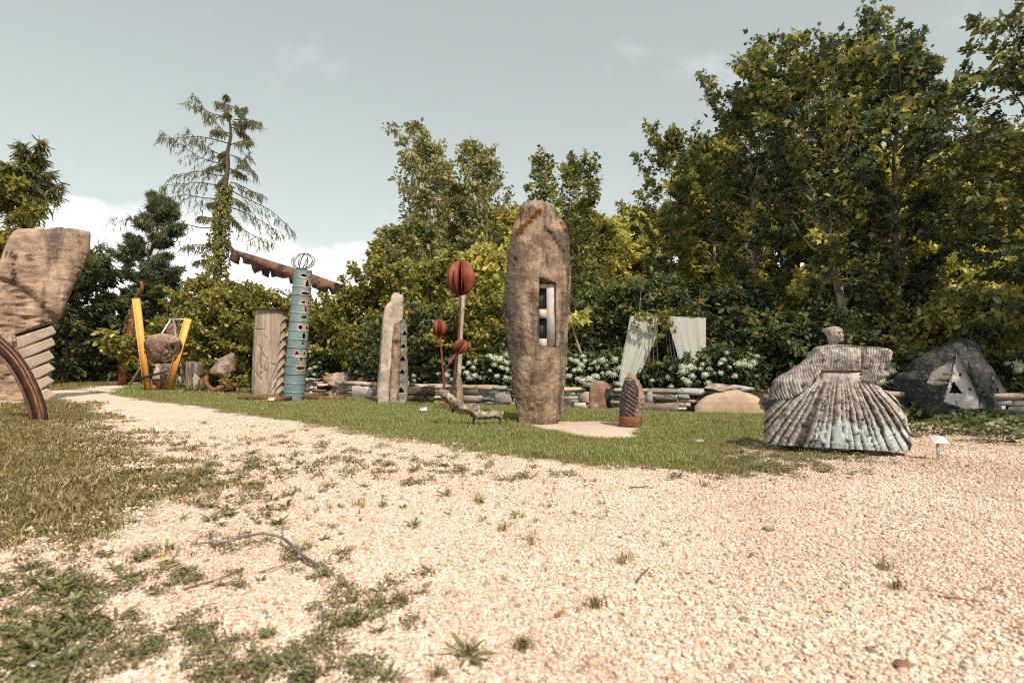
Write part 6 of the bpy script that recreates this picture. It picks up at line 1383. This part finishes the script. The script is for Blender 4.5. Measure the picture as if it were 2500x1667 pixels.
root = thing('curtain_rod', 'thin rod carrying the sheer curtains between the trees', 'rod', at(*c6(1000, 150), YU))
part('rod', *tube([at(*c6(595, 138), YU), at(*c6(1412, 156), YU)], .012, 6), steel, root)
for x_ in (700, 1330): part('cord', *tube([at(*c6(x_, 145), YU), at(*c6(x_ + 20, -160), YU + .6)], .004, 4), steel, root)
# vine hanging over them
root = thing('hanging_vine', 'leafy vine trailing bare stems between the two curtains', 'vine', at(*c6(1000, 760), YU - .15))
rg = np.random.default_rng(8); mb = MB()
for x0_, x1_, y1_ in ((880, 915, 840), (985, 1035, 690), (1010, 1090, 760), (850, 852, 800), (1040, 1130, 800), (800, 815, 790), (855, 740, 840)):
    mb.add(*tube(curve([at(*c6(x0_ + 20, 130), YU - .1), at(*c6(x0_, 350), YU - .15), at(*c6((x0_ + x1_) / 2, 600), YU - .12), at(*c6(x1_, y1_), YU - .1)], 16), .006 if y1_ < 750 else .009, 5))
part('stems', *mb.get(), bark, root)
P = []
for q in range(32):
    f = rg.random(); bx_, by_ = (rg.uniform(620, 1040), rg.normal(110, 40)) if f < .6 else (rg.normal(985, 60), rg.normal(250, 60)) if f < .85 else (rg.normal(800, 40), rg.normal(300, 40))
    ex_, ey_ = bx_ + rg.normal(0, 60), by_ + rg.uniform(10, 75); yy_ = rg.normal(0, .15)
    for k in range(11): g_ = rg.random(); P.append(at(*c6(bx_ + (ex_ - bx_) * g_ + rg.normal(0, 7), by_ + (ey_ - by_) * g_ + rg.normal(0, 7)), YU - .2 + yy_))
P = np.array(P); n_ = len(P)
V, Fs, tn = leaves(P, rg.normal(0, .6, (n_, 3)) + [0, 0, -.5], rg.normal(0, .5, (n_, 3)) + [0, -.4, .6], rg.uniform(.05, .11, n_), np.clip(rg.normal(.55, .2, n_), 0, 1), T_MA)
part('leaves', V, Fs, hornb_l, root, False, {'tone': ('FLOAT', tn)})

# ------------------------------------------------------------------ hydrangeas along the wall
petal = LEAF('hydrangea_petal', [(0.24, 0.24, 0.12), (0.40, 0.36, 0.22), (0.50, 0.45, 0.31), (0.58, 0.53, 0.41)], 0.25, (1.05, 1.0, .85), .2, .6, 1.5)
hyd_l = LEAF('hydrangea_leaf', [(0.016, 0.026, 0.010), (0.036, 0.046, 0.015), (0.075, 0.08, 0.024), (0.13, 0.115, 0.03)], 0.35)
HM = []
for q in range(5):
    rg = np.random.default_rng(400 + q); n_ = 120; i_ = np.arange(n_) + .5; ph_ = np.arccos(1 - 1.75 * i_ / n_); th_ = i_ * 2.39996
    D_ = np.stack([np.cos(th_) * np.sin(ph_), np.sin(th_) * np.sin(ph_), np.cos(ph_)], -1); D_ = D_ * (1 + .10 * rg.normal(size=(n_, 1))) * (1, 1, .8)
    V, Fs, tn = leaves(D_ - 0.0, rg.normal(0, 1, (n_, 3)), D_ + rg.normal(0, .3, (n_, 3)), rg.uniform(.28, .42, n_), np.clip(rg.normal(.55, .2, n_), 0, 1), T_DI)
    V2, F2 = ICO[1]; mb = MB(); mb.add(V, Fs); mb.add(V2 * (.86, .86, .68), [F2]); V, Fs = mb.get()
    HM.append(fastmesh('flower_head', V, Fs, petal, False, {'tone': ('FLOAT', np.concatenate([tn, np.full(len(V2), .15)]))}))
def hydrangea(label, u0, u1, v0, v1, Y, nbl, seed, foot=None):
    rg_ = np.random.default_rng(seed); um = (u0 + u1) / 2; b = gp(um, Y + .25); r_ = thing('hydrangea_bush', label, 'bush', b, 'hydrangeas along the wall')
    w_ = (u1 - u0) / F * Y; tp_ = at(um, v0, Y)[2]; stems = []
    for q in range(7):
        x_ = b[0] + (q / 6 - .5) * w_ * .9; stems.append([np.array((b[0] + (x_ - b[0]) * .5, b[1], b[2] - .05)), np.array((x_, Y + .25 + rg_.normal(0, .12), tp_ * rg_.uniform(.88, 1.0) + b[2] * 0))])
    wd, (LV, LF, LT) = grow(seed, stems, nb=12, length=lambda t_: .34, up=lambda t_: .1 + .5 * t_, tplf=T_OV, nleaf=int(900 + 1100 * w_), lsize=.15, t0=.02, nsec=3, curve=.0, droop=.6, flat=.9, jit=.09, r0=.012, inner=.1)
    part('stems', *wd, barkdark, r_); part('foliage', LV, LF, hyd_l, r_, False, {'tone': ('FLOAT', LT)})
    pts = []
    for _ in range(4000):
        if len(pts) >= nbl * .85: break
        u_, v_ = rg_.uniform(u0, u1), rg_.uniform(v0, v1)
        if all(math.hypot(u_ - a_, v_ - c_) > 11 for a_, c_ in pts) or (rg_.random() < .02): pts.append((u_, v_))
    for u_, v_ in pts:
        p_ = at(u_, v_, Y - .12 - .35 * (v_ - v0) / (v1 - v0) + rg_.normal(0, .06)); o = bpy.data.objects.new('flower_head', HM[rg_.integers(0, 5)]); COL.objects.link(o); o.parent = r_
        o.location = [float(q) for q in p_ - b]; s_ = float(np.clip(rg_.lognormal(math.log(.075), .3), .04, .13)); o.scale = (s_, s_, s_); o.rotation_euler = (rg_.normal(.3, .3), rg_.normal(0, .3), rg_.uniform(0, 6))
for a_ in (('hydrangea with few cream heads right of the drum column', 755, 800, 868, 930, 22.8, 6, 1), ('hydrangea with cream heads left of the split stone', 868, 928, 858, 915, 20.4, 18, 2), ('hydrangea with cream heads right of the split stone', 992, 1058, 878, 938, 17.9, 15, 3),
           ('sparse hydrangea behind the red globe stems', 1060, 1125, 872, 938, 16.9, 10, 4), ('hydrangea thick with cream heads left of the menhir', 1130, 1195, 866, 930, 16.5, 17, 5), ('hydrangea thick with cream heads touching the menhir', 1195, 1262, 858, 925, 16.0, 18, 6), ('hydrangea right of the menhir base', 1378, 1450, 868, 930, 14.9, 18, 7),
           ('hydrangea partly veiled by the long curtain', 1450, 1530, 872, 938, 14.75, 19, 8), ('dark hydrangea with few heads under the vine', 1560, 1660, 890, 945, 14.4, 8, 9), ('hydrangea below the short curtain', 1655, 1745, 882, 940, 13.9, 16, 10), ('hydrangea with large heads above the granite dome', 1745, 1850, 855, 925, 13.5, 14, 11),
           ('hydrangea peeping out under the dancer sleeve', 2145, 2215, 882, 935, 11.9, 6, 12), ('flat headed hydrangea behind the black boulder', 2410, 2505, 885, 905, 11.2, 3, 13)): hydrangea(*a_)

# ------------------------------------------------------------------ leafy plants below the black boulder
def leafplant(label, u, v, r_, n_, seed, mat, size=.10, hgt=.24, name='bramble', tpl=T_OV):
    rg_ = np.random.default_rng(seed); p_ = G(u, v); root = thing(name, label, 'plant', p_); mb = MB(); P, A_, = [], []
    for q in range(max(6, n_ // 9)):
        az = rg_.uniform(0, 6.28); rr = r_ * math.sqrt(rg_.random()); e_ = p_ + np.array((math.cos(az) * rr, math.sin(az) * rr * .7, hgt * rg_.uniform(.4, 1))); s_ = p_ + np.array((math.cos(az) * rr * .4, math.sin(az) * rr * .3, 0))
        C = curve([s_, (s_ + e_) / 2 + (0, 0, hgt * .3), e_], 8); mb.add(*tube(C, .004, 4))
        for k in range(9): f = rg_.uniform(.25, 1); P.append(np.array([np.interp(f, np.linspace(0, 1, 8), C[:, c_]) for c_ in range(3)]) + rg_.normal(0, .05, 3)); A_.append(norm(e_ - s_) + rg_.normal(0, .6, 3))
    P = np.array(P); A_ = np.array(A_) * [1, 1, .4]
    V, Fs, tn = leaves(P, A_, rg_.normal(0, .3, P.shape) + [0, -.15, .9], size * rg_.uniform(.6, 1.2, len(P)), np.clip(rg_.normal(.5, .2, len(P)), 0, 1), tpl)
    part('stems', *mb.get(), barkdark, root); part('leaves', V, Fs, mat, root, False, {'tone': ('FLOAT', tn)})
bram_l = LEAF('bramble_leaf', [(0.02, 0.032, 0.014), (0.045, 0.056, 0.02), (0.09, 0.09, 0.028), (0.16, 0.13, 0.035)], .35)
for q, a_ in enumerate((('broad leaved plant against the dancer hem', 2265, 1064, .5, 160), ('broad leaved plant below the triangular niche', 2345, 1058, .6, 200), ('broad leaved plant in front of the black boulder', 2405, 1045, .6, 200), ('ivy clump beside the corner boulder', 2440, 1082, .4, 130), ('low leafy plant at the frame edge', 2495, 1062, .6, 160),
                        ('dark leafy plant between dancer and black boulder', 2240, 1030, .6, 190), ('leafy plant climbing the right flank of the black boulder', 2450, 1040, .6, 190))): leafplant(*a_, 500 + q, bram_l)
leafplant('ivy strand creeping down the wall by the timber', 1662, 1000, .22, 110, 520, bram_l, .07, .5, 'wall_ivy')
leafplant('leafy plant at the foot of the rusty cradle', 585, 962, .9, 240, 521, hornb_l, .16, .7, 'leafy_plant'); leafplant('leafy plant below the timber posts', 480, 960, .5, 120, 522, hornb_l, .12, .35, 'leafy_plant')
leafplant('leafy plant at the foot of the carved log', 622, 958, .5, 120, 523, bram_l, .14, .4, 'leafy_plant')

# ------------------------------------------------------------------ weeds in the gravel
rg = np.random.default_rng(55)
def rosette(seed, n_, ln, w_):
    rg_ = np.random.default_rng(seed); az = np.arange(n_) * 2.4 + rg_.normal(0, .2, n_); el = rg_.uniform(.15, .8, n_)
    A_ = np.stack([np.cos(az) * np.cos(el), np.sin(az) * np.cos(el), np.sin(el)], -1); Nn_ = np.stack([-np.cos(az) * np.sin(el), -np.sin(az) * np.sin(el), np.cos(el)], -1)
    tpl = (T_OV[0] * (w_, 1, 1), T_OV[1]); V, Fs, tn = leaves(np.zeros((n_, 3)) + A_ * .01, A_, Nn_, ln * rg_.uniform(.6, 1.2, n_), np.clip(rg_.normal(.5, .2, n_), 0, 1), tpl)
    return fastmesh('rosette', V, Fs, weedm, False, {'tone': ('FLOAT', tn)})
def creeper(seed, n_, spread, ls):
    rg_ = np.random.default_rng(seed); P = np.stack([rg_.normal(0, spread, n_), rg_.normal(0, spread, n_), rg_.uniform(.008, .045, n_)], -1)
    V, Fs, tn = leaves(P, rg_.normal(0, 1, (n_, 3)) * [1, 1, .35], rg_.normal(0, .35, (n_, 3)) + [0, 0, 1], ls * rg_.uniform(.6, 1.25, n_), np.clip(rg_.normal(.45, .2, n_), 0, 1), T_OV)
    return fastmesh('creeper', V, Fs, weedm, False, {'tone': ('FLOAT', tn)})
wp_ = [rosette(600 + q, 9, .075, .55) for q in range(3)] + [creeper(610 + q, 70, .045, .026) for q in range(4)] + [tuftmesh(620 + q, 16, .06, .012, .004, .9, drym) for q in range(3)] + [rosette(630 + q, 6, .13, .38) for q in range(2)]
pts = []
def blob(u, v, ru, rv, n_, kinds, smin=.7, smax=1.2):
    for _ in range(n_):
        p_ = G(u + rg.normal(0, ru), max(930, v + rg.normal(0, rv))); pts.append((p_[0], p_[1], rg.choice(kinds), rg.uniform(smin, smax)))
CR, RO, TU, BR = [3, 4, 5, 6], [0, 1, 2], [7, 8, 9], [10, 11]
for u, v, ru, rv, n_ in ((770, 1345, 45, 18, 26), (720, 1385, 35, 18, 16), (830, 1430, 40, 14, 14), (920, 1470, 36, 20, 30), (850, 1520, 60, 25, 26), (740, 1580, 70, 25, 36), (640, 1640, 80, 25, 30), (560, 1330, 40, 14, 16), (430, 1400, 50, 18, 26), (350, 1370, 50, 20, 22),
                         (480, 1560, 80, 30, 22), (330, 1600, 90, 40, 40), (560, 1620, 60, 30, 18), (940, 1655, 50, 15, 12), (300, 1440, 80, 25, 26), (150, 1420, 90, 30, 50), (80, 1500, 90, 40, 70), (120, 1580, 100, 50, 70), (60, 1640, 80, 40, 50), (620, 1430, 50, 15, 12), (1010, 1440, 25, 20, 10)):
    blob(u, v, ru * 1.1, rv * 1.1, int(n_ * .42), CR + CR + RO, .45, .8)
for u, v, ru, rv, n_ in ((60, 1440, 60, 30, 12), (120, 1530, 80, 40, 16), (60, 1600, 60, 40, 12), (250, 1450, 60, 20, 6), (290, 1420, 20, 8, 3)): blob(u, v, ru, rv, n_, BR, .5, .9)
blob(700, 1130, 130, 32, 66, TU + RO + CR, .6, 1.1); blob(560, 1180, 90, 35, 60, TU + RO + CR, .6, 1.1); blob(880, 1125, 160, 24, 70, TU + RO + CR, .5, .9); blob(480, 1075, 120, 20, 70, TU + CR, .6, 1.0); blob(1100, 1150, 170, 20, 90, TU + CR, .5, .9)
blob(640, 1240, 70, 25, 26, TU + RO, .6, 1.1); blob(900, 1200, 220, 40, 36, TU + TU + RO, .5, 1.0); blob(1300, 1240, 240, 40, 26, TU, .5, .9); blob(1850, 1140, 120, 16, 130, TU + CR, .6, 1.0); blob(1950, 1115, 120, 10, 110, TU + CR, .6, 1.0); blob(1900, 1075, 60, 18, 140, TU, .7, 1.2); blob(2150, 1130, 140, 10, 50, TU, .5, .9)
for u, v in ((1145, 1600), (1275, 1580), (1275, 1585), (1065, 1660), (1230, 1290), (1255, 1260), (1295, 1325), (1170, 1228), (1165, 1226), (938, 1240), (1010, 1175), (880, 1235), (1530, 1375), (1455, 1485), (2160, 1390), (2185, 1440), (980, 1465), (1640, 1170), (1720, 1185), (520, 1262)): blob(u, v, 5, 3, 3, TU, .8, 1.3)
pts.append((*G(518, 1270)[:2], 10, .8)); pts.append((*G(1142, 1605)[:2], 11, .9))
n_ = 240; x_ = rg.uniform(-3, 7, n_); y_ = rg.uniform(2.5, 8, n_)
for a_, b_ in zip(x_, y_):
    if abs(a_) < b_ * .9: pts.append((a_, b_, rg.choice(TU), rg.uniform(.3, .6)))
A_ = np.array(pts); n_ = len(A_); s_ = A_[:, 3]
scatter('weeds', np.stack([A_[:, 0], A_[:, 1], height(A_[:, 0], A_[:, 1]) + .004], -1), np.stack([rg.normal(0, .1, n_), rg.normal(0, .1, n_), rg.uniform(0, 6.28, n_)], -1), np.repeat(s_[:, None], 3, 1), A_[:, 2].astype(int), wp_, 'small green weeds growing through the gravel', 'weeds')
# fallen leaves
dl = LEAF('fallen_leaf', [(0.10, 0.03, 0.012), (0.20, 0.07, 0.025), (0.30, 0.14, 0.05), (0.36, 0.22, 0.08)], .15, (1.1, .9, .6)); fl = []
for q in range(4):
    r_ = np.random.default_rng(700 + q); V, Fs, tn = leaves(np.zeros((1, 3)), r_.normal(0, 1, (1, 3)) * [1, 1, .1], np.array([[.2, .1, 1.0]]), np.array([1.0]), np.array([r_.random()]), T_MA if q % 2 else T_OV); V[:, 2] += .2 * np.abs(fbm(V * 2, q, 2))
    fl.append(fastmesh('fallen_leaf', V, Fs, dl, False, {'tone': ('FLOAT', tn)}))
n_ = 900; x_ = np.concatenate([rg.uniform(-2.5, 6.5, 400), rg.uniform(0.5, 7, 500)]); y_ = np.concatenate([rg.uniform(1.4, 7, 400), rg.uniform(1.3, 8, 500)])
scatter('fallen_leaves', np.stack([x_, y_, height(x_, y_) + .021], -1), np.stack([rg.normal(0, .25, n_), rg.normal(0, .25, n_), rg.uniform(0, 6.28, n_)], -1), np.repeat(np.clip(rg.lognormal(math.log(.014), .5, n_), .007, .05)[:, None], 3, 1), rg.integers(0, 4, n_), fl, 'brown dry leaves strewn over the gravel', 'leaves')

# ------------------------------------------------------------------ twigs and loose stones in the foreground
twigm = M('grey_twig', [(0.07, 0.06, 0.055), (0.13, 0.115, 0.105), (0.21, 0.19, 0.17)], 14, bump=.6); brownt = M('brown_twig', [(0.09, 0.045, 0.028), (0.16, 0.085, 0.05), (0.24, 0.15, 0.10)], 14, bump=.6)
def gz(u, v, z): p_ = G(u, v); p_[2] = z; return p_
root = thing('fallen_branch', 'crooked grey fallen branch lying among weeds on the gravel', 'branch', gz(620, 1340, 0))
part('main_stem', *tube(curve([gz(465, 1338, .02), gz(515, 1336, .03), gz(525, 1344, .03), gz(570, 1335, .045), (gz(640, 1326, .06)), gz(690, 1332, .05), gz(740, 1372, .03), gz(790, 1400, .02)], 40), np.linspace(.004, .0095, 40), 8), twigm, root)
part('side_twig', *tube([gz(524, 1345, .03), gz(516, 1334, .045), gz(511, 1326, .06)], [.006, .005, .003], 6), twigm, root); part('side_twig', *tube([gz(690, 1332, .05), gz(688, 1325, .07)], [.006, .003], 6), twigm, root)
for lb, A_, r_, mt in (('thin brown twig below the crooked branch', [(443, 1448), (480, 1436), (530, 1424), (595, 1395)], .004, brownt), ('short dark stick alone on the open gravel', [(1556, 1426), (1568, 1408), (1584, 1394)], .006, twigm), ('second brown twig pointing at the crooked branch', [(630, 1405), (660, 1396), (700, 1384)], .0035, brownt),
                       ('short twig near the lawn edge', [(1536, 1194), (1560, 1194), (1584, 1191)], .006, brownt), ('thin twig on the gravel near the frame edge', [(2290, 1464), (2340, 1468), (2395, 1478)], .004, brownt), ('fine pale twig by the weed tufts', [(680, 1178), (705, 1170), (725, 1162)], .003, brownt)):
    P = curve([gz(u, v, .016) for u, v in A_], 12); V, Fs = tube(P, np.linspace(r_, r_ * .7, 12), 6); single('twig', rough(V, Fs, .002, 40, 3), Fs, mt, lb, 'twig', P[0] * (1, 1, 0))
for q, (u, v, r_, lb, mt) in enumerate(((1877, 1298, .035, 'largest flat grey stone on the gravel', lichen), (2144, 1386, .022, 'pale grey cube shaped pebble near the frame edge', paleslab), (2205, 1632, .03, 'dark brown stone at the bottom of the gravel', rosegran), (880, 1269, .012, 'dark red brown pebble beyond the branch', rosegran), (832, 1302, .013, 'orange brown pebble beyond the branch', ochre),
                                      (1708, 1082, .06, 'pale stone lying in the lawn before the dancer', paleslab), (2060, 1438, .02, 'whitish flat pebble right of centre', paleslab), (2330, 1190, .022, 'grey pebble beyond the others near the frame edge', lichen))):
    p_ = G(u, v); V, Fs = rockm(p_ + (0, 0, r_ * .35), (r_ * 1.2, r_ * .9, r_ * .6), 800 + q, 3, .12, 9); single('loose_stone', V, Fs, mt, lb, 'stone', p_)
p_ = G(80, 1650); root = thing('marker_peg', 'short grey marker peg in the weeds of the lower corner', 'peg', p_)
part('peg', *tube([p_ - (0, 0, .02), p_ + (0, 0, .035), p_ + (0, 0, .045)], [.02, .02, .014], 14), steel, root)
# flower specks at the foot of the rose block, and a crow on the larch
broot = thing('perched_bird', 'small dark bird perched on a bare larch twig', 'bird', at(600, 303, 27.5))
V, Fs = rockm(at(600, 302, 27.5), (.09, .13, .20), 5, 3, .05, 0); part('body', V, Fs, blackm, broot, True); V, Fs = rockm(at(600, 293, 27.5), (.07, .08, .07), 6, 2, .03, 0); part('head', V, Fs, blackm, broot, True)
tw = single('larch_twig', *tube([at(566, 305, 28), at(600, 306, 27.5), at(632, 304, 27.2)], [.03, .018, .006], 5), barkdark, 'bare larch twig carrying the small bird', 'branch', at(566, 305, 28))
